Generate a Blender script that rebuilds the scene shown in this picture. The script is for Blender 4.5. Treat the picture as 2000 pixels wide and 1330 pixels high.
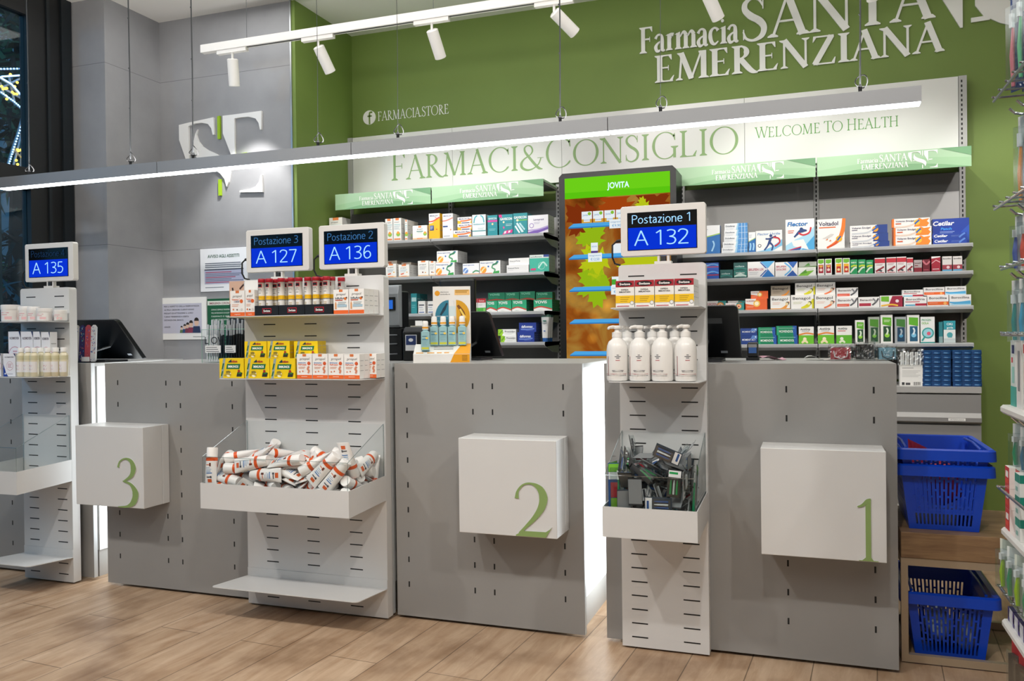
import bpy, bmesh, math, random
from mathutils import Vector, Matrix
random.seed(7)
for _o in list(bpy.data.objects): bpy.data.objects.remove(_o)
SC = bpy.context.scene
COL = SC.collection

# ------------------------------------------------------------------ camera
CAM = Vector((0.0, -3.0399, 1.14308)); FOC = 1641.74
_y, _p, _r = 0.3412, -0.00816, -0.01237
_r0 = Vector((math.cos(_y), math.sin(_y), 0)); _f0 = Vector((-math.sin(_y), math.cos(_y), 0)); _u0 = Vector((0, 0, 1))
FWD = _f0*math.cos(_p) + _u0*math.sin(_p); _u1 = -_f0*math.sin(_p) + _u0*math.cos(_p)
RGT = _r0*math.cos(_r) + _u1*math.sin(_r); UPV = -_r0*math.sin(_r) + _u1*math.cos(_r)
cam = bpy.data.cameras.new('camera'); camo = bpy.data.objects.new('camera', cam); COL.objects.link(camo)
M = Matrix.Identity(4)
for i in range(3):
    M[i][0] = RGT[i]; M[i][1] = UPV[i]; M[i][2] = -FWD[i]; M[i][3] = CAM[i]
camo.matrix_world = M
cam.sensor_fit = 'HORIZONTAL'; cam.sensor_width = 36.0; cam.lens = 36.0*FOC/2000.0
cam.clip_start = 0.02; cam.clip_end = 200
SC.camera = camo

# ------------------------------------------------------------------ view, world, lights
SC.view_settings.view_transform = 'Standard'; SC.view_settings.look = 'None'
SC.view_settings.gamma = 1.0; SC.view_settings.use_curve_mapping = False
SC.view_settings.exposure = 0.0
SC.cycles.use_denoising = True
SC.cycles.max_bounces = 8; SC.cycles.diffuse_bounces = 4; SC.cycles.glossy_bounces = 3
SC.cycles.transmission_bounces = 6; SC.cycles.transparent_max_bounces = 16
SC.cycles.caustics_reflective = False; SC.cycles.caustics_refractive = False
SC.cycles.sample_clamp_indirect = 4.0
W = bpy.data.worlds.new('dusk'); SC.world = W; W.use_nodes = True
W.node_tree.nodes['Background'].inputs[0].default_value = (0.10, 0.26, 0.42, 1)
W.node_tree.nodes['Background'].inputs[1].default_value = 2.0

def lamp(name, kind, loc, power, color=(1, 1, 1), target=None, **kw):
    d = bpy.data.lights.new(name, kind); d.energy = power; d.color = color
    for k, v in kw.items(): setattr(d, k, v)
    o = bpy.data.objects.new(name, d); COL.objects.link(o); o.location = loc
    if target is not None:
        o.rotation_euler = (Vector(target)-Vector(loc)).to_track_quat('-Z', 'Y').to_euler()
    return o
WARM = (1.0, 0.955, 0.90)
# ceiling downlights over the customers' side of the shop
for i, (x, y, tx) in enumerate([(-3.5, -2.3, -2.9), (-1.75, -2.4, -1.5), (-0.1, -2.4, -0.3), (1.3, -2.2, 0.3)]):
    lamp('downlight', 'SPOT', (x, y, 3.1), 92, WARM, (tx, 0.0, 0.55), spot_size=math.radians(84), spot_blend=0.6, shadow_soft_size=0.05)
lamp('ceiling_fill_light', 'AREA', (-1.4, -3.6, 3.12), 48, (1, 0.975, 0.95), (-1.4, -3.2, 0), shape='RECTANGLE', size=5.0, size_y=2.2)  # soft ambient fill added under the ceiling, no fitting is built here
lamp('upward_fill_light', 'AREA', (-1.4, -2.6, 2.5), 50, (1, 0.97, 0.92), (-1.4, -2.3, 3.2), shape='RECTANGLE', size=5.0, size_y=0.5)  # added fill aimed upwards so the ceiling bounces more light
lamp('ceiling_fill_light', 'AREA', (-1.2, 0.8, 3.14), 24, (1, 0.98, 0.95), (-1.2, 0.9, 0), shape='RECTANGLE', size=4.8, size_y=0.7)  # second added fill, lifts the ambient light behind the counters
lamp('upward_fill_light', 'AREA', (-1.85, 0.3, 2.03), 17, (1, 0.98, 0.95), (-1.85, 0.3, 3.1), shape='RECTANGLE', size=4.3, size_y=0.04)  # added over the linear pendant to brighten the ceiling
# spots on the suspended rail (their housings are built further down)
SPOT_AIM = [((-3.12, 1.0, 2.745), (-3.28, 1.33, 1.50), 41), ((-2.55, 1.0, 2.745), (-2.3, 1.95, 1.75), 20),
            ((-1.86, 1.0, 2.745), (-1.75, 1.95, 1.75), 20), ((-1.19, 1.0, 2.745), (-0.35, 1.95, 2.2), 15),
            ((-0.45, 1.0, 2.745), (0.1, 1.95, 1.85), 22), ((0.25, 1.0, 2.745), (0.62, 1.95, 1.75), 18), ((1.05, 1.0, 2.745), (1.15, 1.95, 1.5), 30)]  # last spot is added out of view to brighten the green wall
def spot_dir(a, b): return ((Vector(b)-Vector(a)).normalized()+Vector((0, 0, -0.25 if -3 < a[0] < 1 else -0.05))).normalized()
for a, b, pw in SPOT_AIM:
    p = Vector(a)+spot_dir(a, b)*0.158
    lamp('rail_spot_light', 'SPOT', p, pw, (1, 0.97, 0.93), p+spot_dir(a, b), spot_size=math.radians(74 if pw == 41 else 82), spot_blend=0.55 if pw == 41 else 0.7, shadow_soft_size=0.02)
lamp('blue_fill_light', 'SPOT', (-5.3, -4.6, 3.0), 300, (0.45, 0.66, 1.0), (-4.06, 0.88, 1.8), spot_size=math.radians(44), spot_blend=0.8, shadow_soft_size=0.25)  # unseen lamp added outside to tint the pillar blue

# ------------------------------------------------------------------ helpers
def U(x, y, **k):
    """point where the line of sight through (x, y) meets the plane X=, Y= or Z="""
    d = FWD + RGT*((x-1000)/FOC) + UPV*((665-y)/FOC)
    a, c = list(k.items())[0]; i = 'XYZ'.index(a)
    return CAM + d*((c-CAM[i])/d[i])
def lin(c):
    return c/12.92 if c <= 0.04045 else ((c+0.055)/1.055)**2.4
def hexc(h):
    return tuple(lin(int(h[i:i+2], 16)/255) for i in (0, 2, 4)) + (1,)
_mats = {}
def mat(col, rough=0.45, metal=0.0, spec=0.5, noise=0.0, scale=8.0, bump=0.0, coat=0.0):
    key = (col, rough, metal, spec, noise, scale, bump, coat)
    if key in _mats: return _mats[key]
    m = bpy.data.materials.new('paint_'+col); m.use_nodes = True
    nt = m.node_tree; b = nt.nodes['Principled BSDF']; c = hexc(col)
    b.inputs['Base Color'].default_value = c; b.inputs['Roughness'].default_value = rough
    b.inputs['Metallic'].default_value = metal; b.inputs['Specular IOR Level'].default_value = spec
    b.inputs['Coat Weight'].default_value = coat
    if noise or bump:
        tc = nt.nodes.new('ShaderNodeTexCoord'); n = nt.nodes.new('ShaderNodeTexNoise')
        n.inputs['Scale'].default_value = scale; n.inputs['Detail'].default_value = 6
        nt.links.new(tc.outputs['Object'], n.inputs['Vector'])
        if noise:
            r = nt.nodes.new('ShaderNodeValToRGB')
            r.color_ramp.elements[0].position = 0.3; r.color_ramp.elements[1].position = 0.7
            r.color_ramp.elements[0].color = tuple(v*(1-noise) for v in c[:3])+(1,)
            r.color_ramp.elements[1].color = tuple(min(1, v*(1+noise)) for v in c[:3])+(1,)
            nt.links.new(n.outputs['Fac'], r.inputs['Fac']); nt.links.new(r.outputs['Color'], b.inputs['Base Color'])
        if bump:
            bp = nt.nodes.new('ShaderNodeBump'); bp.inputs['Strength'].default_value = bump; bp.inputs['Distance'].default_value = 0.01
            nt.links.new(n.outputs['Fac'], bp.inputs['Height']); nt.links.new(bp.outputs['Normal'], b.inputs['Normal'])
    _mats[key] = m; return m
def glow(col, strength):
    key = ('glow', col, strength)
    if key in _mats: return _mats[key]
    m = bpy.data.materials.new('glow_'+col); m.use_nodes = True; nt = m.node_tree
    nt.nodes.remove(nt.nodes['Principled BSDF']); e = nt.nodes.new('ShaderNodeEmission')
    e.inputs[0].default_value = hexc(col); e.inputs[1].default_value = strength
    nt.links.new(e.outputs[0], nt.nodes['Material Output'].inputs[0]); _mats[key] = m; return m
def clear(name, tint='ffffff', see=0.9, rough=0.02):
    if name in _mats: return _mats[name]
    m = bpy.data.materials.new(name); m.use_nodes = True; nt = m.node_tree
    nt.nodes.remove(nt.nodes['Principled BSDF'])
    t = nt.nodes.new('ShaderNodeBsdfTransparent'); t.inputs[0].default_value = hexc(tint)
    g = nt.nodes.new('ShaderNodeBsdfGlossy'); g.inputs['Roughness'].default_value = rough
    f = nt.nodes.new('ShaderNodeLayerWeight'); f.inputs['Blend'].default_value = 0.5
    pw = nt.nodes.new('ShaderNodeMath'); pw.operation = 'POWER'; pw.inputs[1].default_value = 4.0; nt.links.new(f.outputs['Facing'], pw.inputs[0])
    ad = nt.nodes.new('ShaderNodeMath'); ad.operation = 'MULTIPLY_ADD'; ad.inputs[1].default_value = 0.45; ad.inputs[2].default_value = (1-see)*0.5; ad.use_clamp = True
    nt.links.new(pw.outputs[0], ad.inputs[0])
    x = nt.nodes.new('ShaderNodeMixShader'); nt.links.new(ad.outputs[0], x.inputs[0])
    nt.links.new(t.outputs[0], x.inputs[1]); nt.links.new(g.outputs[0], x.inputs[2])
    nt.links.new(x.outputs[0], nt.nodes['Material Output'].inputs[0]); _mats[name] = m; return m

class MB:
    """collects polygons; build() links them as one mesh object"""
    def __init__(s): s.v = []; s.f = []; s.i = []; s.mats = []
    def mi(s, m):
        if m not in s.mats: s.mats.append(m)
        return s.mats.index(m)
    def poly(s, pts, m):
        k = len(s.v); s.v += [tuple(p) for p in pts]; s.f.append(tuple(range(k, k+len(pts)))); s.i.append(s.mi(m)); return s
    def mesh(s, vs, fs, m):
        k = len(s.v); s.v += [tuple(p) for p in vs]; j = s.mi(m)
        for f in fs: s.f.append(tuple(k+a for a in f)); s.i.append(j)
        return s
    def box(s, x0, x1, y0, y1, z0, z1, m, side=None, top=None):
        v = [(x, y, z) for z in (z0, z1) for y in (y0, y1) for x in (x0, x1)]
        side = side or m; top = top or m
        for f, mm in (((0, 1, 5, 4), m), ((1, 3, 7, 5), side), ((3, 2, 6, 7), m), ((2, 0, 4, 6), side), ((4, 5, 7, 6), top), ((2, 3, 1, 0), top)):
            s.poly([v[a] for a in f], mm)
        return s
    def prism(s, pts, axis, a, b, m, cap=None):
        """extrude a 2D outline along an axis; pts are the two other coordinates in x,y,z order"""
        def P(p, w): q = list(p); q.insert('xyz'.index(axis), w); return q
        n = len(pts)
        k = len(s.v); s.v += [tuple(P(p, a)) for p in pts] + [tuple(P(p, b)) for p in pts]
        j = s.mi(m); jc = s.mi(cap or m)
        s.f.append(tuple(k+i for i in range(n))); s.i.append(jc); s.f.append(tuple(k+n+i for i in reversed(range(n)))); s.i.append(jc)
        for i in range(n):
            s.f.append((k+i, k+(i+1) % n, k+n+(i+1) % n, k+n+i)); s.i.append(j)
        return s
    def tube(s, pts, r, m, n=8, cap=True):
        pts = [Vector(p) for p in pts]; rings = []; k = len(s.v)
        rs = r if isinstance(r, (list, tuple)) else [r]*len(pts)
        t0 = (pts[1]-pts[0]).normalized(); a = t0.orthogonal().normalized()
        for i, p in enumerate(pts):
            t = (pts[min(i+1, len(pts)-1)]-pts[max(i-1, 0)]).normalized()
            a = (a - t*a.dot(t)).normalized(); b = t.cross(a)
            s.v += [tuple(p + (a*math.cos(q)+b*math.sin(q))*rs[i]) for q in [2*math.pi*j/n for j in range(n)]]
        j = s.mi(m)
        for i in range(len(pts)-1):
            for q in range(n):
                s.f.append((k+i*n+q, k+i*n+(q+1) % n, k+(i+1)*n+(q+1) % n, k+(i+1)*n+q)); s.i.append(j)
        if cap:
            s.f.append(tuple(k+q for q in reversed(range(n)))); s.i.append(j)
            s.f.append(tuple(k+(len(pts)-1)*n+q for q in range(n))); s.i.append(j)
        return s
    def lathe(s, prof, m, c=(0, 0, 0), n=20, ms=None):
        """profile of (radius, height) about the z axis"""
        k = len(s.v)
        for r, z in prof: s.v += [(c[0]+r*math.cos(2*math.pi*q/n), c[1]+r*math.sin(2*math.pi*q/n), c[2]+z) for q in range(n)]
        for i in range(len(prof)-1):
            j = s.mi(ms[i] if ms else m)
            for q in range(n):
                s.f.append((k+i*n+q, k+i*n+(q+1) % n, k+(i+1)*n+(q+1) % n, k+(i+1)*n+q)); s.i.append(j)
        s.f.append(tuple(k+q for q in reversed(range(n)))); s.i.append(s.mi(ms[0] if ms else m))
        s.f.append(tuple(k+(len(prof)-1)*n+q for q in range(n))); s.i.append(s.mi(ms[-1] if ms else m))
        return s
    def ball(s, c, r, m, n=8):
        return s.lathe([(max(1e-4, r*math.sin(math.pi*i/n)), -r*math.cos(math.pi*i/n)) for i in range(n+1)], m, c, n*2)
    def xf(s, k, mtx):
        for i in range(k, len(s.v)): s.v[i] = tuple(mtx @ Vector(s.v[i]))
        return s
    def data(s, name, smooth=False, weld=False):
        me = bpy.data.meshes.new(name); me.from_pydata(s.v, [], s.f)
        for m in s.mats: me.materials.append(m)
        me.polygons.foreach_set('material_index', s.i)
        if smooth: me.polygons.foreach_set('use_smooth', [True]*len(s.f))
        me.update(); return me
    def build(s, name, parent=None, smooth=False, bevel=0.0, at=None, fix=True):
        me = s.data(name, smooth)
        if fix:
            bm = bmesh.new(); bm.from_mesh(me)
            if bevel or smooth: bmesh.ops.remove_doubles(bm, verts=bm.verts, dist=1e-5)
            bmesh.ops.recalc_face_normals(bm, faces=bm.faces); bm.to_mesh(me); bm.free()
        o = bpy.data.objects.new(name, me); COL.objects.link(o)
        if at is not None: o.location = at
        if parent is not None: o.parent = parent
        if bevel:
            b = o.modifiers.new('bevel', 'BEVEL'); b.width = bevel; b.segments = 2; b.limit_method = 'ANGLE'; b.angle_limit = 0.6
        if smooth and hasattr(me, 'set_sharp_from_angle'): me.set_sharp_from_angle(angle=0.7)
        return o
def tag(o, label, cat, group=None):
    o['label'] = label; o['category'] = cat
    if group: o['group'] = group
    return o
def thing(name, label, cat, loc=(0, 0, 0), group=None, rot=(0, 0, 0)):
    o = bpy.data.objects.new(name, None); COL.objects.link(o); o.empty_display_size = 0.05
    o.location = loc; o.rotation_euler = rot; return tag(o, label, cat, group)
def struct(o): o['kind'] = 'structure'; return o
def copy_tree(root, loc, label=None, group=None, rot=None):
    r = root.copy(); COL.objects.link(r); r.location = loc
    if rot is not None: r.rotation_euler = rot
    if label: r['label'] = label
    if group: r['group'] = group
    for ch in list(root.children):
        c = ch.copy(); COL.objects.link(c); c.parent = r
        for g in list(ch.children):
            d = g.copy(); COL.objects.link(d); d.parent = c
    return r

# ------------------------------------------------------------------ lettering
_txt = {}
def sans(s, bold=0.0):
    """triangles of a line of plain lettering, cap height about 0.73; returns (verts, faces, width)"""
    key = (s, bold)
    if key not in _txt:
        cu = bpy.data.curves.new('lettering', 'FONT'); cu.body = s; cu.offset = bold; cu.resolution_u = 3
        o = bpy.data.objects.new('lettering', cu); COL.objects.link(o)
        dg = bpy.context.evaluated_depsgraph_get(); me = o.evaluated_get(dg).to_mesh()
        vs = [tuple(v.co) for v in me.vertices]; fs = [tuple(p.vertices) for p in me.polygons]
        o.evaluated_get(dg).to_mesh_clear(); bpy.data.objects.remove(o); bpy.data.curves.remove(cu)
        xs = [v[0] for v in vs] or [0]
        _txt[key] = (vs, fs, max(xs)-min(xs), min(xs))
    return _txt[key]
def put_text(mb, s, x, y, z, h, m, width=None, align='l', bold=0.0, slant=0.0):
    """lettering of cap height h on the plane y, facing -y, baseline z, starting (or centred) at x"""
    vs, fs, w, x0 = sans(s, bold); k = h/0.73; sx = k
    if width: sx = min(width/max(w, 1e-6), k*1.6) if width > 0 else k
    ox = x - (w*sx/2 if align == 'c' else w*sx if align == 'r' else 0)
    mb.mesh([(ox+(a-x0)*sx+b*k*slant, y, z+b*k) for a, b, c in vs], fs, m)
def sweep(pts, ws, n=26):
    """Catmull-Rom ribbon through pts whose width runs through ws"""
    P = [pts[0]]+list(pts)+[pts[-1]]; Wd = [ws[0]]+list(ws)+[ws[-1]]; out = []
    for i in range(1, len(P)-2):
        for k in range(n//max(1, len(pts)-1)+2):
            t = k/(n//max(1, len(pts)-1)+2)
            def cr(a, b, c, d): return 0.5*((2*b)+(c-a)*t+(2*a-5*b+4*c-d)*t*t+(3*b-a-3*c+d)*t**3)
            out.append((cr(P[i-1][0], P[i][0], P[i+1][0], P[i+2][0]), cr(P[i-1][1], P[i][1], P[i+1][1], P[i+2][1]), max(0.008, Wd[i]+(Wd[i+1]-Wd[i])*t)))
    out.append((pts[-1][0], pts[-1][1], ws[-1])); L = []; R = []
    for i, (x, y, w) in enumerate(out):
        a = out[max(0, i-1)]; b = out[min(len(out)-1, i+1)]; dx, dy = b[0]-a[0], b[1]-a[1]; d = math.hypot(dx, dy) or 1
        L.append((x-dy/d*w/2, y+dx/d*w/2)); R.append((x+dy/d*w/2, y-dx/d*w/2))
    return [[L[i], R[i], R[i+1], L[i+1]] for i in range(len(out)-1)]
def bar(a, b, w): return sweep([a, b], [w, w], 1)[:0] + [_bar(a, b, w)]
def _bar(a, b, w):
    dx, dy = b[0]-a[0], b[1]-a[1]; d = math.hypot(dx, dy); nx, ny = -dy/d*w/2, dx/d*w/2
    return [(a[0]+nx, a[1]+ny), (a[0]-nx, a[1]-ny), (b[0]-nx, b[1]-ny), (b[0]+nx, b[1]+ny)]
def hb(x0, x1, y0, y1): return [(x0, y0), (x1, y0), (x1, y1), (x0, y1)]
def ring(cx, cy, rx, ry, a0, a1, T, t, n=40):
    o = []
    for i in range(n):
        q = []
        for a in (a0+(a1-a0)*i/n, a0+(a1-a0)*(i+1)/n):
            a = math.radians(a); w = t+(T-t)*math.cos(a)**2
            q.append(((cx+rx*math.cos(a), cy+ry*math.sin(a)), (cx+(rx-w)*math.cos(a), cy+(ry-w)*math.sin(a))))
        o.append([q[0][0], q[1][0], q[1][1], q[0][1]])
    return o
def serif(x, y, up, h=0.13, w=0.08, th=0.028):
    s = 1 if up else -1
    return [(x-h, y), (x+h, y), (x+h, y+s*th), (x+w*0.5, y+s*0.085), (x-w*0.5, y+s*0.085), (x-h, y+s*th)]
def glyph(c, T, t):
    st = lambda x: [hb(x-T/2, x+T/2, 0, 1), serif(x, 0, True, T*0.5+0.075, T), serif(x, 1, False, T*0.5+0.075, T)]
    tst = lambda x: [hb(x-t/2, x+t/2, 0, 1), serif(x, 0, True, 0.10, t), serif(x, 1, False, 0.10, t)]
    if c == 'F' or c == 'E' or c == 'L':
        g = st(0.18); 
        if c != 'L': g += [hb(0.18, 0.56, 1-t*0.8, 1), [(0.56, 1), (0.57, 0.80), (0.545, 0.80), (0.47, 1-t)], hb(0.18, 0.46, 0.50, 0.50+t*0.8), hb(0.445, 0.47, 0.42, 0.61)]
        if c != 'F': g += [hb(0.18, 0.60, 0, t*0.8), [(0.58, 0), (0.64, 0.22), (0.615, 0.22), (0.50, t)]]
        return g, (0.62 if c == 'F' else 0.68)
    if c == 'A':
        return [_bar((0.09, 0), (0.40, 1.0), t), _bar((0.385, 1.03), (0.70, 0), T), hb(0.20, 0.58, 0.34, 0.34+t*0.85), serif(0.09, 0, True, 0.11, t), serif(0.70, 0, True, 0.13, T)], 0.80
    if c == 'R':
        return st(0.18)+ring(0.26, 0.755, 0.29, 0.245, -90, 90, T, t*0.8, 20)+[hb(0.18, 0.27, 1-t*0.8, 1), hb(0.18, 0.27, 0.51, 0.51+t*0.8)]+sweep([(0.28, 0.53), (0.5, 0.2), (0.64, 0.04), (0.80, -0.02)], [T, T*1.05, T*0.9, t*0.5], 14), 0.76
    if c == 'M':
        return [_bar((0.13, 0), (0.20, 1), t), _bar((0.185, 1.0), (0.50, 0.02), T), _bar((0.50, 0.02), (0.82, 1), t), hb(0.80, 0.80+T, 0, 1), serif(0.12, 0, True, 0.11, t), serif(0.80+T/2, 0, True, T/2+0.075, T), serif(0.15, 1, False, 0.09, t), serif(0.83, 1, False, 0.10, T)], 1.05
    if c == 'N':
        return [hb(0.14-t/2, 0.14+t/2, 0, 1), _bar((0.14, 1.0), (0.76, -0.02), T), hb(0.76-t/2, 0.76+t/2, 0, 1), serif(0.14, 0, True, 0.11, t), serif(0.76, 1, False, 0.11, t), serif(0.10, 1, False, 0.10, t)], 0.90
    if c in 'CG':
        g = ring(0.52, 0.5, 0.46, 0.525, 42, 318, T, t*0.8)+[[(0.86, 0.97), (0.875, 0.68), (0.85, 0.68), (0.80, 0.86)]]
        if c == 'G': return g+[hb(0.80, 0.80+T*0.95, 0.02, 0.44), serif(0.80+T*0.48, 0.46, False, 0.13, T)], 0.98
        return g+[[(0.87, 0.20), (0.84, 0.22), (0.80, 0.11), (0.86, 0.15)]], 0.92
    if c == 'O': return ring(0.52, 0.5, 0.48, 0.525, 0, 360, T, t*0.8, 48), 1.04
    if c == 'I': return st(0.18), 0.36
    if c == 'S': return sweep([(0.47, 0.80), (0.38, 0.96), (0.24, 1.0), (0.11, 0.90), (0.10, 0.74), (0.22, 0.58), (0.40, 0.44), (0.49, 0.27), (0.44, 0.08), (0.27, -0.01), (0.12, 0.05), (0.06, 0.22)], [t*0.6, t, t*1.1, T*0.7, T*0.85, T*1.05, T*1.05, T*0.85, T*0.75, t*1.1, t, t*0.6], 60)+[hb(0.46, 0.485, 0.72, 0.98), hb(0.055, 0.08, 0.02, 0.27)], 0.58
    if c == 'Z': return [hb(0.08, 0.66, 1-t*0.8, 1), _bar((0.60, 0.98), (0.12, 0.02), T), hb(0.08, 0.68, 0, t*0.8), [(0.08, 1), (0.06, 0.80), (0.085, 0.80), (0.16, 1-t)], [(0.68, 0), (0.71, 0.22), (0.685, 0.22), (0.60, t)]], 0.76
    if c == 'T': return [hb(0.36-T/2, 0.36+T/2, 0, 1), serif(0.36, 0, True, T/2+0.075, T), hb(0.03, 0.69, 1-t*0.8, 1), [(0.03, 1), (0.01, 0.80), (0.035, 0.80), (0.12, 1-t)], [(0.69, 1), (0.71, 0.80), (0.685, 0.80), (0.60, 1-t)]], 0.70
    if c == 'H': return st(0.18)+st(0.72)+[hb(0.18, 0.72, 0.50, 0.50+t*0.85)], 0.90
    if c == 'W': return [_bar((0.09, 1), (0.37, 0), T), _bar((0.37, 0), (0.62, 0.98), t), _bar((0.56, 1), (0.84, 0), T), _bar((0.84, 0), (1.10, 1), t), serif(0.09, 1, False, 0.12, T), serif(0.57, 1, False, 0.12, T), serif(1.10, 1, False, 0.10, t)], 1.16
    if c == '&': return sweep([(0.86, 0.44), (0.76, 0.2), (0.55, 0.03), (0.32, -0.01), (0.13, 0.09), (0.09, 0.26), (0.2, 0.44), (0.42, 0.58), (0.53, 0.74), (0.48, 0.92), (0.35, 0.98), (0.23, 0.90), (0.24, 0.74), (0.36, 0.55), (0.62, 0.2), (0.78, 0.03), (0.92, -0.01)], [t, t, t*1.1, T*0.8, T, T, t*1.3, t, T*0.6, T*0.6, t, T*0.6, T*0.8, T, T, T, t*0.5], 90)+[hb(0.72, 0.96, 0.44, 0.44+t*0.5)], 0.98
    if c == '.': return [[(0.1+0.06*math.cos(a*math.pi/4), 0.05+0.06*math.sin(a*math.pi/4)) for a in range(8)]], 0.2
    if c == 'a': return sweep([(0.08, 0.50), (0.16, 0.62), (0.27, 0.64), (0.34, 0.56), (0.35, 0.40), (0.35, 0.12), (0.40, 0.03), (0.47, 0.05)], [t*1.6, t, t, T*0.8, T, T, T*0.7, t*0.6], 26)+sweep([(0.34, 0.40), (0.17, 0.31), (0.09, 0.17), (0.14, 0.03), (0.24, 0.03), (0.34, 0.12)], [t*0.6, t, T*0.9, T*0.8, t, t*0.6], 22), 0.48
    if c == 'r': return [hb(0.09, 0.09+T, 0, 0.62), serif(0.09+T/2, 0, True, T/2+0.06, T), [(0.02, 0.58), (0.09+T, 0.66), (0.09+T, 0.55)]]+sweep([(0.09+T, 0.45), (0.24, 0.60), (0.35, 0.58)], [t*0.6, t*1.2, T*0.9], 10), 0.37
    if c == 'm':
        g = [[(0.02, 0.58), (0.09+T, 0.66), (0.09+T, 0.55)]]
        for i in (0, 1, 2): x = 0.09+i*0.31; g += [hb(x, x+T, 0, 0.5 if i else 0.62), serif(x+T/2, 0, True, T/2+0.06, T)]
        for i in (0, 1): x = 0.09+T+i*0.31; g += sweep([(x, 0.46), (x+0.09, 0.60), (x+0.17, 0.62), (x+0.245, 0.5)], [t*0.6, t, T*0.8, T], 14)
        return g, 0.90
    if c == 'c': return sweep([(0.40, 0.52), (0.33, 0.61), (0.22, 0.62), (0.11, 0.50), (0.09, 0.30), (0.15, 0.10), (0.27, 0.02), (0.41, 0.12)], [T*0.9, t, t, T*0.8, T, T*0.9, t*1.2, t*0.5], 30), 0.45
    if c == 'i': return [hb(0.09, 0.09+T, 0, 0.62), serif(0.09+T/2, 0, True, T/2+0.06, T), [(0.02, 0.58), (0.09+T, 0.66), (0.09+T, 0.55)], [(0.13+0.065*math.cos(a*math.pi/4), 0.86+0.065*math.sin(a*math.pi/4)) for a in range(8)]], 0.28
    return [], 0.3
def roman(s, T=0.115, t=0.045, track=0.0, small=None):
    """polygons of a line of roman capitals (cap height 1); characters after small[0] index use scale small[1]"""
    out = []; x = 0
    for i, c in enumerate(s):
        k = 1.0
        if small and i not in small[0]: k = small[1]
        g, a = glyph(c, T/ (k if k < 1 else 1), t/(k if k < 1 else 1))
        out += [[(x+px*k, py*k) for px, py in p] for p in g]; x += (a+track)*k
    return out, x
def put_roman(mb, s, x0, x1, z0, h, y, m, depth=0.0, skew=0.0, **kw):
    """roman lettering spread over x0..x1 on plane y; depth > 0 makes solid letters standing out towards -y"""
    ps, w = roman(s, **kw); sx = (x1-x0)/w
    for i, p in enumerate(ps):
        q = [(x0+a*sx, z0+b*h) for a, b in p]; e = 0.00003*(i % 40)
        if depth: mb.prism(q, 'y', y-depth-e, y-e, m)
        else: mb.poly([(a, y-e*0.3, b) for a, b in q], m)
def thin_glyph(c, w):
    ln = lambda *p: [_bar(p[i], p[i+1], w) for i in range(len(p)-1)]
    sw = lambda *p: sweep(list(p), [w]*len(p), 26)
    G = {'P': (lambda: ln((.1, 0), (.1, 1))+sw((.1, .97), (.34, .97), (.51, .87), (.51, .65), (.34, .53), (.1, .53)), .60),
     'A': (lambda: ln((.03, 0), (.36, 1), (.70, 0))+ln((.15, .36), (.58, .36)), .76), '1': (lambda: ln((.06, .80), (.30, .985))+ln((.29, .99), (.29, 0)), .56),
     '2': (lambda: sw((.04, .80), (.12, .94), (.29, .97), (.46, .88), (.48, .70), (.38, .48), (.2, .25), (.05, .05))+ln((.03, .035), (.54, .035)), .62),
     '3': (lambda: sw((.06, .92), (.25, .97), (.43, .90), (.46, .74), (.36, .58), (.18, .53))+sw((.18, .53), (.40, .46), (.49, .28), (.41, .09), (.22, .03), (.04, .08)), .60),
     '5': (lambda: ln((.46, .965), (.12, .965))+ln((.12, .965), (.09, .55))+sw((.09, .56), (.28, .60), (.46, .48), (.49, .30), (.40, .09), (.22, .03), (.05, .07)), .60),
     '6': (lambda: sw((.47, .93), (.32, .97), (.16, .82), (.08, .5), (.1, .22), (.2, .05), (.35, .04), (.49, .18), (.49, .4), (.38, .54), (.22, .52), (.10, .36)), .60),
     '7': (lambda: ln((.04, .965), (.53, .965))+ln((.52, .965), (.2, 0)), .58), '4': (lambda: ln((.42, 0), (.42, 1))+ln((.43, .98), (.04, .28))+ln((.03, .28), (.58, .28)), .64),
     'o': (lambda: ring(.28, .33, .25, .335, 0, 360, w, w, 28), .58), 's': (lambda: sw((.36, .58), (.2, .63), (.09, .53), (.14, .39), (.28, .29), (.35, .15), (.22, .03), (.05, .07)), .44),
     't': (lambda: ln((.17, .85), (.17, .14))+sw((.17, .16), (.20, .04), (.34, .04))+ln((.03, .62), (.34, .62)), .38),
     'a': (lambda: sw((.07, .55), (.2, .63), (.33, .55), (.36, .4))+ln((.36, .42), (.36, 0))+sw((.36, .38), (.15, .34), (.07, .18), (.14, .04), (.27, .06), (.36, .18)), .50),
     'z': (lambda: ln((.03, .62), (.38, .62))+ln((.37, .62), (.05, .04))+ln((.03, .035), (.40, .035)), .46), 'i': (lambda: ln((.09, 0), (.09, .64))+[hb(.05, .13, .85, .95)], .22),
     'n': (lambda: ln((.08, 0), (.08, .64))+sw((.08, .42), (.18, .59), (.3, .62), (.40, .52), (.42, .3))+ln((.42, .34), (.42, 0)), .54),
     'e': (lambda: ln((.07, .35), (.46, .35))+sw((.45, .35), (.40, .56), (.26, .63), (.12, .55), (.07, .33), (.13, .1), (.27, .03), (.43, .09)), .54)}
    if c not in G: return [], .32
    return G[c][0](), G[c][1]
def put_thin(mb, s, xc, y, z, h, m, width, w=0.075):
    """monoline lettering centred at xc on the plane y"""
    L = []; x = 0
    for c in s:
        g, a = thin_glyph(c, w); L += [[(px+x, py) for px, py in p] for p in g]; x += a
    sx = width/x
    for k, p in enumerate(L): mb.poly([(xc-width/2+px*sx, y-0.00001*k, z+py*h) for px, py in p], m)
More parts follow.
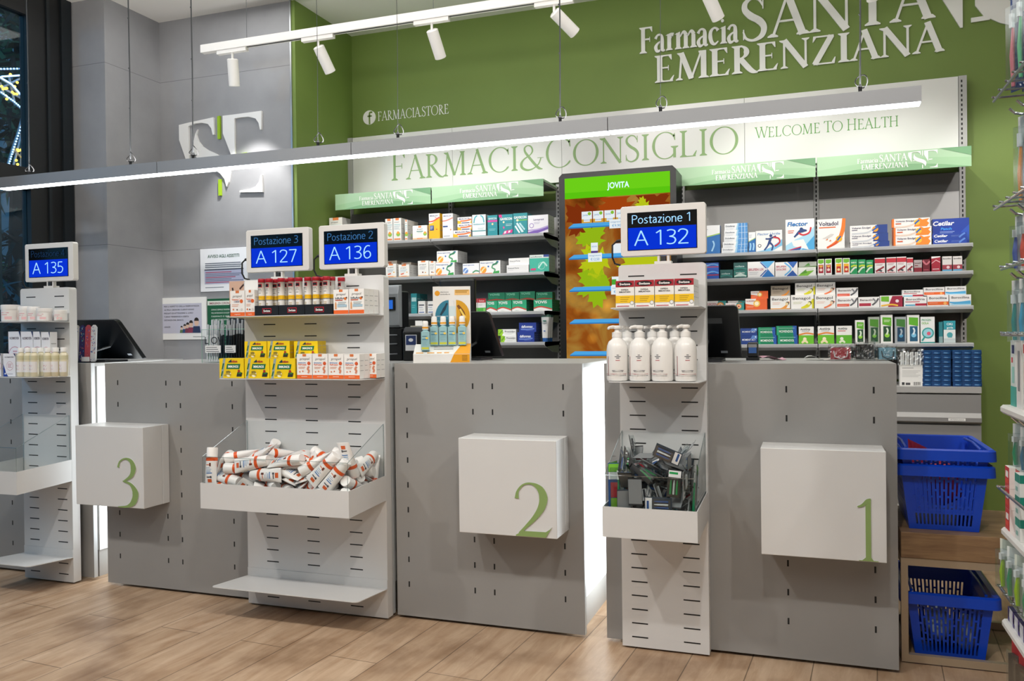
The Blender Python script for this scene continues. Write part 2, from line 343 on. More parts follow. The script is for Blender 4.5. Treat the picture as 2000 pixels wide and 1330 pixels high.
# the shop's monogram in a unit box: (outline, colour key)
LOGO = [
 ([(0.0, 0.93), (0.12, 0.945), (0.12, 0.40), (0.108, 0.40), (0.0, 0.74)], 'w'),
 ([(0.12, 0.945), (0.43, 0.975), (0.435, 0.76), (0.415, 0.76), (0.40, 0.84), (0.36, 0.90), (0.28, 0.925), (0.20, 0.925), (0.12, 0.90)], 'w'),
 ([(0.23, 0.85), (0.215, 0.78), (0.24, 0.70), (0.29, 0.63), (0.36, 0.575), (0.45, 0.525), (0.54, 0.46), (0.60, 0.38), (0.62, 0.28), (0.60, 0.16), (0.575, 0.10),
   (0.55, 0.20), (0.50, 0.27), (0.42, 0.33), (0.30, 0.40), (0.22, 0.48), (0.18, 0.58), (0.18, 0.70), (0.20, 0.79)], 'w'),
 ([(0.54, 0.98), (0.68, 0.98), (0.68, 0.40), (0.665, 0.40), (0.54, 0.76)], 'w'),
 ([(0.68, 0.98), (1.0, 0.985), (0.995, 0.76), (0.98, 0.76), (0.965, 0.84), (0.93, 0.90), (0.85, 0.93), (0.76, 0.935), (0.68, 0.93)], 'w'),
 ([(0.73, 0.02), (1.0, 0.0), (0.995, 0.21), (0.98, 0.21), (0.96, 0.13), (0.92, 0.075), (0.86, 0.05), (0.73, 0.04)], 'w'),
 ([(0.475, 0.98), (0.505, 0.985), (0.505, 0.70), (0.475, 0.70)], 'g'), ([(0.475, 0.20), (0.505, 0.20), (0.505, 0.0), (0.475, 0.0)], 'g'),
 ([(0.16, 0.475), (0.25, 0.48), (0.25, 0.44), (0.16, 0.435)], 'g'), ([(0.70, 0.49), (0.82, 0.50), (0.82, 0.45), (0.70, 0.44)], 'g')]
def put_logo(mb, x0, z0, w, h, y, white, green, depth=0.0):
    for i, (p, c) in enumerate(LOGO):
        m = white if c == 'w' else green; q = [(x0+a*w, z0+b*h) for a, b in p]
        if depth: mb.prism(q, 'y', y-depth-0.0001*i, y-0.0001*i, m)
        else: mb.poly([(a, y, b) for a, b in q], m)
# ================================================================== the room
CZ = 3.175
def plank_floor():
    m = bpy.data.materials.new('oak_plank_tiles'); m.use_nodes = True; nt = m.node_tree; b = nt.nodes['Principled BSDF']; L = nt.links.new
    tc = nt.nodes.new('ShaderNodeTexCoord'); mp = nt.nodes.new('ShaderNodeMapping')
    mp.inputs['Rotation'].default_value = (0, 0, math.radians(-86.0)); mp.inputs['Location'].default_value = (0.55, 0.0, 0)
    L(tc.outputs['Object'], mp.inputs['Vector'])
    br = nt.nodes.new('ShaderNodeTexBrick'); br.offset = 0.37; br.offset_frequency = 2
    for k, v in (('Scale', 1.0), ('Mortar Size', 0.0021), ('Mortar Smooth', 0.2), ('Bias', 0.0), ('Brick Width', 1.2), ('Row Height', 0.2)): br.inputs[k].default_value = v
    br.inputs['Color1'].default_value = hexc('d0b69b'); br.inputs['Color2'].default_value = hexc('c1a78c'); br.inputs['Mortar'].default_value = hexc('86735f')
    L(mp.outputs[0], br.inputs['Vector'])
    m2 = nt.nodes.new('ShaderNodeMapping'); m2.inputs['Scale'].default_value = (1.6, 11, 1); L(mp.outputs[0], m2.inputs['Vector'])
    n = nt.nodes.new('ShaderNodeTexNoise'); n.inputs['Scale'].default_value = 2.0; n.inputs['Detail'].default_value = 8; n.inputs['Roughness'].default_value = 0.6; n.inputs['Distortion'].default_value = 0.6
    L(m2.outputs[0], n.inputs['Vector'])
    n2 = nt.nodes.new('ShaderNodeTexNoise'); n2.inputs['Scale'].default_value = 3.2; n2.inputs['Detail'].default_value = 5; L(mp.outputs[0], n2.inputs['Vector'])
    r = nt.nodes.new('ShaderNodeValToRGB'); r.color_ramp.elements[0].position = 0.28; r.color_ramp.elements[1].position = 0.68
    r.color_ramp.elements[0].color = hexc('d2c4b6'); r.color_ramp.elements[1].color = (1, 1, 1, 1); L(n.outputs['Fac'], r.inputs['Fac'])
    r2 = nt.nodes.new('ShaderNodeValToRGB'); r2.color_ramp.elements[0].position = 0.30; r2.color_ramp.elements[1].position = 0.52
    r2.color_ramp.elements[0].color = hexc('b5a698'); r2.color_ramp.elements[1].color = (1, 1, 1, 1); L(n2.outputs['Fac'], r2.inputs['Fac'])
    x = nt.nodes.new('ShaderNodeMix'); x.data_type = 'RGBA'; x.blend_type = 'MULTIPLY'; x.inputs[0].default_value = 1.0
    L(br.outputs['Color'], x.inputs[6]); L(r.outputs['Color'], x.inputs[7])
    x2 = nt.nodes.new('ShaderNodeMix'); x2.data_type = 'RGBA'; x2.blend_type = 'MULTIPLY'; x2.inputs[0].default_value = 0.8
    L(x.outputs[2], x2.inputs[6]); L(r2.outputs['Color'], x2.inputs[7]); L(x2.outputs[2], b.inputs['Base Color'])
    b.inputs['Roughness'].default_value = 0.42; b.inputs['Specular IOR Level'].default_value = 0.35
    bp = nt.nodes.new('ShaderNodeBump'); bp.inputs['Strength'].default_value = 0.25; bp.inputs['Distance'].default_value = 0.002
    L(br.outputs['Fac'], bp.inputs['Height']); bp.invert = True; L(bp.outputs[0], b.inputs['Normal'])
    return m
def stone_panels(base, z0, dz):
    """large stoneware tiles: level joints every dz, faint clouds"""
    m = bpy.data.materials.new('grey_stoneware'); m.use_nodes = True; nt = m.node_tree; b = nt.nodes['Principled BSDF']; L = nt.links.new
    tc = nt.nodes.new('ShaderNodeTexCoord'); sx = nt.nodes.new('ShaderNodeSeparateXYZ'); L(tc.outputs['Object'], sx.inputs[0])
    def mth(op, a, v=None, w=None):
        q = nt.nodes.new('ShaderNodeMath'); q.operation = op
        for i, s in enumerate((a, v, w)):
            if s is None: continue
            if isinstance(s, (int, float)): q.inputs[i].default_value = s
            else: L(s, q.inputs[i])
        return q.outputs[0]
    f = mth('FRACT', mth('DIVIDE', mth('SUBTRACT', sx.outputs['Z'], z0), dz))
    j = mth('LESS_THAN', f, 0.0032)
    n = nt.nodes.new('ShaderNodeTexNoise'); n.inputs['Scale'].default_value = 2.6; n.inputs['Detail'].default_value = 9; n.inputs['Roughness'].default_value = 0.55; L(tc.outputs['Object'], n.inputs['Vector'])
    r = nt.nodes.new('ShaderNodeValToRGB'); c = hexc(base)
    r.color_ramp.elements[0].position = 0.3; r.color_ramp.elements[1].position = 0.72
    r.color_ramp.elements[0].color = tuple(v*0.86 for v in c[:3])+(1,); r.color_ramp.elements[1].color = tuple(v*1.1 for v in c[:3])+(1,)
    L(n.outputs['Fac'], r.inputs['Fac'])
    x = nt.nodes.new('ShaderNodeMix'); x.data_type = 'RGBA'; L(mth('MULTIPLY', j, 0.6), x.inputs[0]); L(r.outputs['Color'], x.inputs[6]); x.inputs[7].default_value = tuple(v*0.3 for v in c[:3])+(1,)
    L(x.outputs[2], b.inputs['Base Color']); b.inputs['Roughness'].default_value = 0.6; b.inputs['Specular IOR Level'].default_value = 0.3
    return m
STONE = stone_panels('9b9c9f', 0.62, 1.083)
GREEN = mat('718840', 0.62, noise=0.04, scale=3)
WHITEP = mat('e9e7e2', 0.7, noise=0.015, scale=2)
DARKM = mat('101214', 0.45)
struct(MB().box(-4.35, 4.1, -6.1, 2.15, -0.12, 0, plank_floor()).build('floor'))
struct(MB().box(-4.35, 4.1, -6.1, 2.15, CZ, CZ+0.12, WHITEP).build('ceiling'))
struct(MB().box(-2.92, 4.1, 2.0, 2.15, 0, CZ, GREEN).build('wall_back'))
struct(MB().box(-2.945, -2.92, 1.33, 2.15, 0, CZ, GREEN).build('wall_return'))
struct(MB().box(-4.35, -2.945, 1.33, 1.48, 0, CZ, STONE).build('wall_stone'))
struct(MB().box(-4.35, -3.94, 0.88, 1.33, 0, CZ, STONE).build('wall_pillar'))
struct(MB().box(4.0, 4.1, -6.0, 2.0, 0, CZ, WHITEP).build('wall_right'))
struct(MB().box(-4.35, 4.1, -6.1, -6.0, 0, CZ, WHITEP).build('wall_front'))
STEEL = mat('b8bcc0', 0.3, 0.9)
struct(MB().box(-2.953, -2.943, 1.322, 1.33, 0, CZ, STEEL).build('trim_1'))
# shop window on the left: black frame, transom, jamb and two panes
wf = MB()
for y0, y1 in ((0.585, 0.88), (-0.75, -0.62), (-2.4, -2.27), (-4.2, -4.07), (-6.0, -5.9)): wf.box(-4.27, -4.2, y0, y1, 0, CZ, DARKM)
wf.box(-4.262, -4.205, -5.9, 0.585, 2.0, 2.125, DARKM); wf.box(-4.262, -4.205, -5.9, 0.585, 3.0, CZ, DARKM); wf.box(-4.262, -4.205, -5.9, 0.585, 0, 0.08, DARKM)
wf.box(-4.2, -4.188, 0.70, 0.72, 0, CZ, mat('1c2226', 0.3)); wf.box(-4.2, -4.185, 0.80, 0.872, 0, CZ, mat('1a2024', 0.3))
wo = struct(wf.build('window_1'))
GLASS = clear('window_glass', 'cfe0e4', 0.93)
gp = MB(); 
for y0, y1 in ((-0.62, 0.585), (-2.27, -0.75), (-4.07, -2.4), (-5.9, -4.2)):
    for z0, z1 in ((0.08, 2.0), (2.125, 3.0)): gp.box(-4.238, -4.23, y0, y1, z0, z1, GLASS)
gp.build('glass_pane', wo)

# ------------------------------------------------------------------ outside, at dusk
struct(MB().box(-16, -4.36, -8, 12, -0.2, -0.1, mat('5c5a58', 0.8, noise=0.15, scale=5)).build('ground_outside'))
bl = thing('apartment_building', 'pale building across the street seen through the shop window', 'building', (-11, 6.5, -0.1))
f = MB().box(-0.2, 0, -5.5, 4.5, 0, 7.5, mat('8d9aa4', 0.8, noise=0.12, scale=2)); f.build('facade', bl)
for i, (y, z) in enumerate([(-1.6, 1.2), (-0.2, 1.2), (1.3, 1.2), (-1.6, 4.0), (0.0, 4.0)]):
    w = MB().box(0.0, 0.03, y-0.05, y+0.75, z-0.05, z+1.55, mat('dfe6ea', 0.5)).build('window_frame', bl)
    MB().box(0.03, 0.035, y, y+0.7, z, z+1.5, mat('3f6f86', 0.15)).build('pane', w)
pl = thing('planter', 'brown planter box of green shrubs outside the window', 'planter', (-8.75, 3.95, -0.1))
MB().box(-0.3, 0.3, -0.7, 0.7, 1.55, 1.82, mat('8a4a3a', 0.7)).build('trough', pl)
MB().box(-0.25, 0.25, -0.6, 0.6, 0, 1.55, mat('2a3438', 0.7)).build('pedestal', pl)
def leaves(n, c, r, size, cols, seed, long=2.2):
    R = random.Random(seed); mb = MB(); ms = [mat(k, 0.6) for k in cols]
    for _ in range(n):
        while True:
            p = Vector((R.uniform(-1, 1), R.uniform(-1, 1), R.uniform(-1, 1)))
            if p.length < 1: break
        p = Vector((c[0]+p.x*r[0], c[1]+p.y*r[1], c[2]+p.z*r[2]))
        a = Vector((R.uniform(-1, 1), R.uniform(-1, 1), R.uniform(-1, 0.4))).normalized(); b = a.orthogonal().normalized()
        s = size*R.uniform(0.6, 1.3); m = R.choice(ms)
        mb.poly([p-b*s*0.3, p+a*s*long*0.5-b*s*0.12, p+a*s*long, p+a*s*long*0.5+b*s*0.22, p+b*s*0.1], m)
    return mb
leaves(260, (0, 0, 1.95), (0.32, 0.7, 0.25), 0.09, ('2f6a3c', '24523a', '4a8a4c'), 3).build('shrub', pl)
tr = thing('conifer', 'dark green conifer branches outside the upper window pane', 'tree', (-7.4, 3.2, -0.1))
MB().tube([(0, 0, 0), (0.05, 0, 2.0), (0, 0.1, 5.2)], [0.16, 0.13, 0.05], mat('3a332e', 0.8)).build('trunk', tr)
leaves(2600, (0, 0, 4.1), (0.9, 1.3, 1.5), 0.10, ('16403a', '1d5044', '2c6a55', '0e2c2c', '4f8f6e'), 5, 3.2).build('foliage', tr)
leaves(900, (0.3, 0, 1.5), (0.7, 0.9, 1.1), 0.08, ('123234', '1b444a', '0b1f24', '3f7486'), 6, 3.0).build('undergrowth', tr)
pm = thing('yucca', 'spiky green plant behind the light star outside', 'plant', (-6.7, 2.35, -0.1))
q = MB()
for i in range(26):
    a = i*2.4; l = 0.45+0.1*math.sin(i*1.7); e = 0.2+0.5*((i*7) % 10)/10
    d = Vector((math.cos(a)*math.cos(e), math.sin(a)*math.cos(e), math.sin(e))); s = d.cross(Vector((0, 0, 1))).normalized()*0.022
    q.poly([Vector((0, 0, 2.55))-s, Vector((0, 0, 2.55))+s, Vector((0, 0, 2.55))+d*l*0.6+s*0.8, Vector((0, 0, 2.5))+d*l, Vector((0, 0, 2.55))+d*l*0.6-s*0.8], mat('2f7a44', 0.5))
q.build('leaves', pm); MB().tube([(0, 0, 0), (0.02, 0.01, 2.55)], [0.07, 0.05], mat('4b4338', 0.8)).build('stem', pm)
st = thing('light_star', 'large star of blue and warm fairy lights outside the window', 'light decoration', (-5.9, 1.95, 0))
o = Vector((-5.9, 1.95, 0))
def q3(x, y): return U(x, y, X=-5.9)-o
fr = MB(); bulbs_b = []; bulbs_w = []
edges = [[(-60, 132), (0, 135), (54, 134), (90, 138)], [(-30, 165), (0, 181), (24, 198), (46, 217), (60, 232)], [(46, 217), (36, 255), (24, 290), (15, 320), (10, 345)],
         [(-5, 150), (20, 165), (46, 195)], [(0, 150), (30, 148), (60, 146)]]
for k, e in enumerate(edges):
    P = [q3(*p) for p in e]; fr.tube(P, 0.008, mat('a9adb4', 0.5, 0.3), 6)
    n = 26
    for i in range(n):
        t = (i+0.5)/n*(len(P)-1); a = int(t); bulbs_b.append(P[a].lerp(P[a+1], t-a)+Vector((0.016, 0, 0)))
R = random.Random(4)
for (xa, ya), (xb, yb) in [((48, 230), (30, 300)), ((52, 240), (30, 330)), ((30, 290), (50, 310)), ((10, 170), (50, 150)), ((0, 165), (45, 190)), ((22, 145), (35, 205)), ((52, 215), (46, 330)), ((5, 160), (15, 190))]:
    fr.tube([q3(xa, ya)+Vector((-0.03, 0, 0)), q3(xb, yb)+Vector((-0.03, 0, 0))], 0.009, mat('c9ccd2', 0.4, 0.5), 6)
    for i in range(4): bulbs_w.append(q3(xa, ya).lerp(q3(xb, yb), R.random())+Vector((0, R.uniform(-.02, .02), R.uniform(-.02, .02))))
fr.build('frame', st)
b = MB()
for p in bulbs_b: b.ball(p, 0.007, glow('a9c8ff', 7), 4)
b.build('blue_bulbs', st)['kind'] = 'stuff'
b = MB()
for p in bulbs_w: b.ball(p, 0.011, glow('ffb84a', 6), 4)
b.build('warm_bulbs', st)

# ------------------------------------------------------------------ signs on the walls
WHITE = mat('f2f2f0', 0.45); LOGOG = mat('9bbf1e', 0.5); SIGNG = mat('7f9c5c', 0.5)
s = MB(); put_logo(s, -3.782, 2.03, 0.625, 0.505, 1.329, WHITE, LOGOG, 0.014)
tag(s.build('monogram_sign'), 'white raised monogram with small green bars on the grey stone wall', 'sign')
s = MB(); FLET = mat('efefec', 0.45)
put_roman(s, 'Farmacia', -0.955, -0.375, 2.812, 0.155, 1.999, FLET, 0.009, T=0.16, t=0.075)
put_roman(s, 'SANTA', -0.365, 0.640, 2.812, 0.238, 1.999, FLET, 0.009, T=0.15, t=0.055)
put_roman(s, 'EMERENZIANA', -0.865, 0.685, 2.628, 0.16, 1.999, FLET, 0.009, T=0.17, t=0.065)
tag(s.build('shop_name_letters'), 'large white raised shop name lettering on the green wall', 'sign')
s = MB(); put_logo(s, 0.66, 2.5, 0.98, 0.60, 1.999, FLET, FLET, 0.010)
tag(s.build('monogram_sign'), 'large white raised monogram beside the shop name on the green wall', 'sign')
s = MB(); c = (-2.79, 2.612); r = 0.048
n = 40; s.prism([(c[0]+r*math.cos(2*math.pi*i/n), c[1]+r*math.sin(2*math.pi*i/n)) for i in range(n)], 'y', 1.997, 1.9995, FLET)
for p in sweep([(c[0]+0.024, c[1]+0.032), (c[0]+0.010, c[1]+0.034), (c[0]+0.002, c[1]+0.022), (c[0]+0.002, c[1]-0.046)], [0.012]*4, 24)+[hb(c[0]-0.014, c[0]+0.02, c[1]+0.004, c[1]+0.014)]:
    s.poly([(a, 1.9965, b) for a, b in p], GREEN)
put_roman(s, 'FARMACIA.STORE', -2.728, -2.205, 2.582, 0.062, 1.998, FLET, T=0.10, t=0.05)
tag(s.build('web_address_sign'), 'small white web address lettering with round emblem on green wall', 'sign')
# notices on the stone wall
def notice(name, label, x0, x1, z0, z1, base, draw):
    s = MB().box(x0, x1, 1.322, 1.3295, z0, z1, mat(base, 0.35)); draw(s, 1.3215); return tag(s.build(name), label, 'notice')
def d1(s, y):
    put_text(s, 'AVVISO AGLI ASSISTITI', -3.46, y, 1.643, 0.020, mat('23553c'), 0.24, 'c', 0.02)
    g = mat('6e7480')
    for i in range(3): s.poly([(a, y, b) for a, b in hb(-3.60, -3.33+0.01*(i % 2), 1.605-0.012*i, 1.611-0.012*i)], g)
    s.poly([(a, y, b) for a, b in hb(-3.605, -3.31, 1.478, 1.572)], mat('b9bcd6')); s.poly([(a, y-0.0003, b) for a, b in hb(-3.605, -3.31, 1.565, 1.572)], mat('3b4252'))
    for i in range(7): s.poly([(a, y-0.0004, b) for a, b in hb(-3.597, -3.40+0.03*((i*3) % 4), 1.549-0.0105*i, 1.554-0.0105*i)], mat('b4506a' if i in (0, 3, 6) else '7d839c'))
    s.poly([(a, y, b) for a, b in hb(-3.60, -3.46, 1.455, 1.459)], g)
notice('wall_notice', 'white notice headed in green capitals, upper one on the grey wall', -3.637, -3.283, 1.432, 1.702, 'eef0f4', d1)
def d2(s, y):
    s.poly([(a, y, b) for a, b in hb(-3.94, -3.632, 1.172, 1.362)], mat('c6c6d6')); k = mat('4a4a55'); y -= 0.0004
    for i, t in enumerate(['PER IL RISPETTO DELLA RISERVATEZZA', 'ALTRUI I SIGNORI CLIENTI SONO', 'PREGATI DI ATTENDERE IL LORO', 'TURNO TENENDOSI A DEBITA', 'DISTANZA DAL BANCO.', '', 'GRAZIE']):
        if t: put_text(s, t, -3.928, y, 1.340-0.022*i, 0.0095, k, len(t)*0.0082, 'l', 0.015)
    for i, (x, h) in enumerate([(-3.79, 0.035), (-3.765, 0.044), (-3.742, 0.052), (-3.715, 0.062), (-3.672, 0.075)]):
        w = h*0.42; z = 1.174; yy = y-0.0002*i
        s.poly([(x-w, yy, z), (x+w, yy, z), (x+w*0.8, yy, z+h*0.55), (x-w*0.8, yy, z+h*0.55)], mat(('5d7a4a', '2c4f7a', '7a3a4a', '8a3a52', '2c3a5c')[i]))
        s.poly([(x+w*0.55*math.cos(a*math.pi/6), yy-0.0001, z+h*0.85+w*0.7*math.sin(a*math.pi/6)) for a in range(12)], mat('e2bfa8'))
        s.poly([(x+w*0.6*math.cos(a*math.pi/6), yy-0.00015, z+h*1.0+w*0.7*math.sin(a*math.pi/6)) for a in range(7)], mat('2b2422'))
    put_text(s, 'farmaciasantaemerenziana', -3.70, y, 1.146, 0.008, k, 0.09)
notice('wall_notice', 'white notice about keeping your distance, with a drawn queue of people', -3.968, -3.598, 1.131, 1.40, 'f3f3f1', d2)
def d3(s, y):
    s.poly([(a, y, b) for a, b in hb(-3.585, -3.36, 1.345, 1.372)], mat('dfe6da'))
    put_text(s, 'EMERGENZA CORONAVIRUS', -3.472, y-0.0004, 1.351, 0.013, mat('8c2c4a'), 0.20, 'c', 0.02)
    for i, t in enumerate(['DONACI SEMPLICI TRASFERIMENTI', 'PRO INTERVENTO DI SOSTEGNO', 'FARMACI E SERVIZI', 'A FAVORE DELLE FARMACIE COVID']): put_text(s, t, -3.472, y, 1.312-0.021*i, 0.010, mat('dfe9df'), 0.17, 'c')
    put_text(s, '800 097 311', -3.472, y, 1.205, 0.017, mat('cfe3cf'), 0.13, 'c')
notice('wall_notice', 'dark green notice with white lettering beside the distance notice', -3.588, -3.35, 0.99, 1.386, '1f5c3a', d3)

# ------------------------------------------------------------------ suspended light line and spot rail
ALU = mat('8d8f92', 0.5, 0.25); CABLE = mat('4a4d50', 0.6); CLIP = mat('1b1c1e', 0.7); DIFF = glow('f4fbff', 9.0)
LX = [-4.07, -3.012, -1.928, -0.758, 0.381]; LY = 0.3; LZ = 1.945
ll = thing('linear_pendant_light', 'long silver linear pendant light hanging over the counters', 'lamp', (-1.85, LY, LZ))
off = Vector((1.85, -LY, -LZ))
for i in range(4):
    a, b = LX[i]+1.85+0.0015, LX[i+1]+1.85-0.0015
    h = MB().box(a, b, -0.03, 0.03, 0.006, 0.062, ALU).build('profile', ll)
    MB().box(a+0.002, b-0.002, -0.027, 0.027, 0.0015, 0.006, DIFF).build('diffuser', h)
for (px, py) in ((57, 345), (255, 322), (377, 308), (621, 280), (777, 262), (1094, 228), (1290, 208), (1680, 172)):
    p = U(px, py, Y=LY); x = p.x+1.85; thick = px in (255, 377, 1094, 1680, 57)
    c = MB(); c.tube([(x, 0, 0.062), (x, 0, 0.10), (x+0.004, 0, 0.5), (x, 0, CZ-LZ)], 0.0032 if thick else 0.0012, CABLE, 6)
    if thick:
        for zz in (0.35, 0.55, 0.8): c.ball((x, 0, zz), 0.004, CABLE, 4)
    c.lathe([(0.006, 0.062), (0.007, 0.085), (0.004, 0.095)], CLIP, (x, 0, 0), 10)
    c.tube([(x+0.004+0.021*math.sin(t), 0.012*math.sin(t*2), 0.105-0.023*math.cos(t)) for t in [k*0.35 for k in range(19)]], 0.0022, CLIP, 6)
    c.build('suspension_cable', ll)
RZ = 2.80
rl = thing('lighting_track', 'white suspended lighting track carrying adjustable spotlights', 'lighting track', (-1.3, 1.0, RZ))
PW = mat('eceae6', 0.4)
MB().box(-2.03, 1.9, -0.018, 0.018, 0, 0.045, PW).box(-1.9, 1.85, -0.006, 0.006, -0.001, 0, DARKM).build('rail', rl)
for x in (-1.72, -0.55, 0.62, 1.7): MB().tube([(x, 0, 0.045), (x, 0, CZ-RZ)], 0.0013, CABLE, 6).build('suspension_wire', rl)
names = ['leftmost of the spotlights, pointing down at the grey wall', 'second spotlight from the left, tilted to the right', 'third spotlight from the left, over the green wall', 'fourth spotlight from the left, turned sideways', 'spotlight at the top edge above the shop name', 'spotlight on the track above the right end of the shelving', 'rightmost spotlight on the track, over the rack of oral care']
for (a, b, pw), nm in zip(SPOT_AIM, names):
    d = spot_dir(a, b); a = Vector(a)
    t = thing('spotlight', 'white '+nm, 'spotlight', (a.x, 1.0, RZ), 'spotlights on the track')
    MB().box(-0.10, 0.10, -0.014, 0.014, -0.022, -0.001, PW).build('track_adapter', t)
    z0 = Vector((0, 0, -0.055)); A = MB().tube([(0, 0, -0.022), (0, 0, -0.06)], 0.007, PW, 8); A.build('stem', t)
    c0 = z0-d*0.0; rot = d.to_track_quat('Z', 'Y').to_matrix().to_4x4()
    c = MB().lathe([(0.024, 0.0), (0.031, 0.004), (0.031, 0.150), (0.028, 0.152), (0.026, 0.14)], PW, (0, 0, 0), 24); c.xf(0, Matrix.Translation(c0) @ rot); c.build('housing', t, True)
    c = MB().lathe([(0.024, 0.1405), (0.001, 0.142)], glow('fff3dc', 6), (0, 0, 0), 20); c.xf(0, Matrix.Translation(c0) @ rot); c.build('lens', t)
# ================================================================== counters, display stands, screens
LAM = mat('939290', 0.5, noise=0.03, scale=3); TOPL = mat('a9a8a6', 0.45); EDGE = mat('c9cccd', 0.4)
WMET = mat('d5d5d4', 0.38, noise=0.01, scale=4); BLK = mat('0c0c0d', 0.6); SLOTD = mat('1a1a1a', 0.8)
SW = mat('f0f0ee', 0.4)
HOLES = {1: [-0.58, -0.52, -0.08, 0.197], 2: [-1.531, -1.245, -1.163, -0.878], 3: [-3.01, -2.734, -2.655, -2.376], 4: [-3.72]}
def counter(k, x0, x1, label, yf=0.0, dark=None):
    t = thing('sales_counter', label, 'counter', (x0, yf, 0), 'sales counters in a row'); w = x1-x0
    f = MB().box(0, w, 0, 0.022, 0.012, 1.028, LAM, EDGE)
    for hx in HOLES[k]:
        for i in range(9): f.box(hx-x0-0.003, hx-x0+0.003, -0.0006, 0.002, 0.94-0.1*i-0.011, 0.94-0.1*i+0.011, SLOTD)
    f.build('front_panel', t)
    MB().box(0.0, w, 0.022, 0.62, 1.012, 1.028, TOPL).build('worktop', t)
    MB().box(0.02, 0.04, 0.05, 0.60, 0.13, 1.012, SW).build('side_panel', t)
    MB().box(w-0.035, w-0.015, 0.05, 0.60, 0.13, 1.012, SW).build('side_panel', t)
    MB().box(0.03, w-0.03, 0.06, 0.58, 0, 0.13, mat('b4b3b0', 0.5)).build('plinth', t)
    MB().box(0.04, w-0.035, 0.45, 0.47, 0.13, 1.0, SW).build('back_panel', t)
    MB().box(0.04, w-0.035, 0.05, 0.45, 0.55, 0.57, SW).build('inner_shelf', t)
    return t
counter(1, -0.72, 0.267, 'grey counter front nearest the blue baskets, carrying the number 1 box')
counter(2, -1.585, -0.803, 'grey counter front carrying the number 2 box')
counter(3, -3.085, -1.605, 'long grey counter front carrying the number 3 box')
counter(4, -4.15, -3.205, 'grey counter at the far left behind the stand with white tubs', 0.036)
# slim light strips in the gaps between the counters
for (x1, ys, st_, lab) in ((-0.7203, 0.10, 9, 'white strip lamp in the gap right of the number 2 counter'), (-3.0853, 0.10, 6, 'white strip lamp in the gap left of the number 3 counter')):
    t = thing('strip_lamp', lab, 'lamp', (x1, ys, 0.0))
    MB().box(-0.007, 0, 0, 0.42, 0.14, 1.0, EDGE).build('channel', t)
    MB().box(-0.0085, -0.007, 0.004, 0.416, 0.15, 0.99, glow('f6fcff', st_)).build('diffuser', t)
# number boxes hooked to the counter fronts
NUMG = mat('86a05f', 0.5)
def digit(k):
    if k == '1': return sweep([(0.0, 0.87), (0.09, 0.90), (0.17, 0.97), (0.235, 1.0)], [0.02, 0.05, 0.06, 0.03], 16)+[[(0.14, 0.90), (0.235, 1.0), (0.235, 0.06), (0.29, 0.0), (0.06, 0.0), (0.14, 0.06)], [(0.02, 0), (0.36, 0), (0.36, 0.012), (0.02, 0.012)]]
    if k == '2': return sweep([(0.02, 0.70), (0.04, 0.84), (0.14, 0.965), (0.28, 0.985), (0.41, 0.90), (0.465, 0.74), (0.43, 0.55), (0.32, 0.36), (0.17, 0.18), (0.06, 0.05)], [0.07, 0.04, 0.03, 0.04, 0.11, 0.14, 0.12, 0.085, 0.05, 0.04], 60)+[[(0.0, 0), (0.50, 0), (0.60, 0.20), (0.57, 0.16), (0.50, 0.105), (0.12, 0.10), (0.0, 0.02)]]
    return sweep([(0.04, 0.80), (0.08, 0.92), (0.20, 0.985), (0.33, 0.94), (0.385, 0.80), (0.33, 0.64), (0.16, 0.525)], [0.05, 0.03, 0.03, 0.08, 0.12, 0.08, 0.02], 40)+sweep([(0.14, 0.53), (0.32, 0.47), (0.425, 0.30), (0.38, 0.12), (0.24, 0.02), (0.03, 0.0)], [0.02, 0.06, 0.135, 0.12, 0.05, 0.015], 40)
for k, x0, dx0, dx1, z0, hh in (('1', -0.159, 0.295, 0.355, 0.408, 0.197), ('2', -1.241, 0.225, 0.362, 0.408, 0.195), ('3', -3.10, 0.235, 0.355, 0.408, 0.215)):
    t = thing('number_box', 'white box with green numeral %s hung on its grey counter front' % k, 'number box', (x0, 0, 0.405), 'number boxes on the counter fronts')
    MB().box(0, 0.38, -0.158, -0.045, 0, 0.352, WMET).build('cover', t, bevel=0.002)
    MB().box(0.0, 0.38, -0.043, -0.002, 0, 0.352, WMET).build('back_frame', t, bevel=0.0015)
    n = MB(); ps = digit(k); mx = max(p[0] for q in ps for p in q); sx = (dx1-dx0)/mx
    for i, q in enumerate(ps): n.prism([(dx0+a*sx, z0-0.405+b*hh) for a, b in q], 'y', -0.1615-0.00001*i, -0.1583-0.00001*i, WMET, NUMG)
    n.build('numeral', t)
# ------------------------------------------------------------------ display stands
ACR = clear('clear_acrylic', 'fcfdfd', 0.985)
def rounded_shelf(mb, x0, x1, yb, yf, zb, zf, th=0.003, rad=0.02):
    pts = [(x0, yb), (x1, yb)]
    for cx, cy, a0 in ((x1-rad, yf+rad, 0), (x0+rad, yf+rad, -90)):
        for i in range(5): a = math.radians(a0-90*i/4); pts.append((cx+rad*math.cos(a), cy+rad*math.sin(a)))
    z = lambda y: zb+(zf-zb)*(yb-y)/(yb-yf)
    n = len(pts); v = [(x, y, z(y)) for x, y in pts]+[(x, y, z(y)-th) for x, y in pts]
    mb.mesh(v, [tuple(range(n)), tuple(range(2*n-1, n-1, -1))]+[(i, (i+1) % n, n+(i+1) % n, n+i) for i in range(n)], WMET)
    mb.box(x0, x1, yb-0.0025, yb-0.0002, zb-0.001, zb+0.035, WMET)
    return mb
YS = -0.045
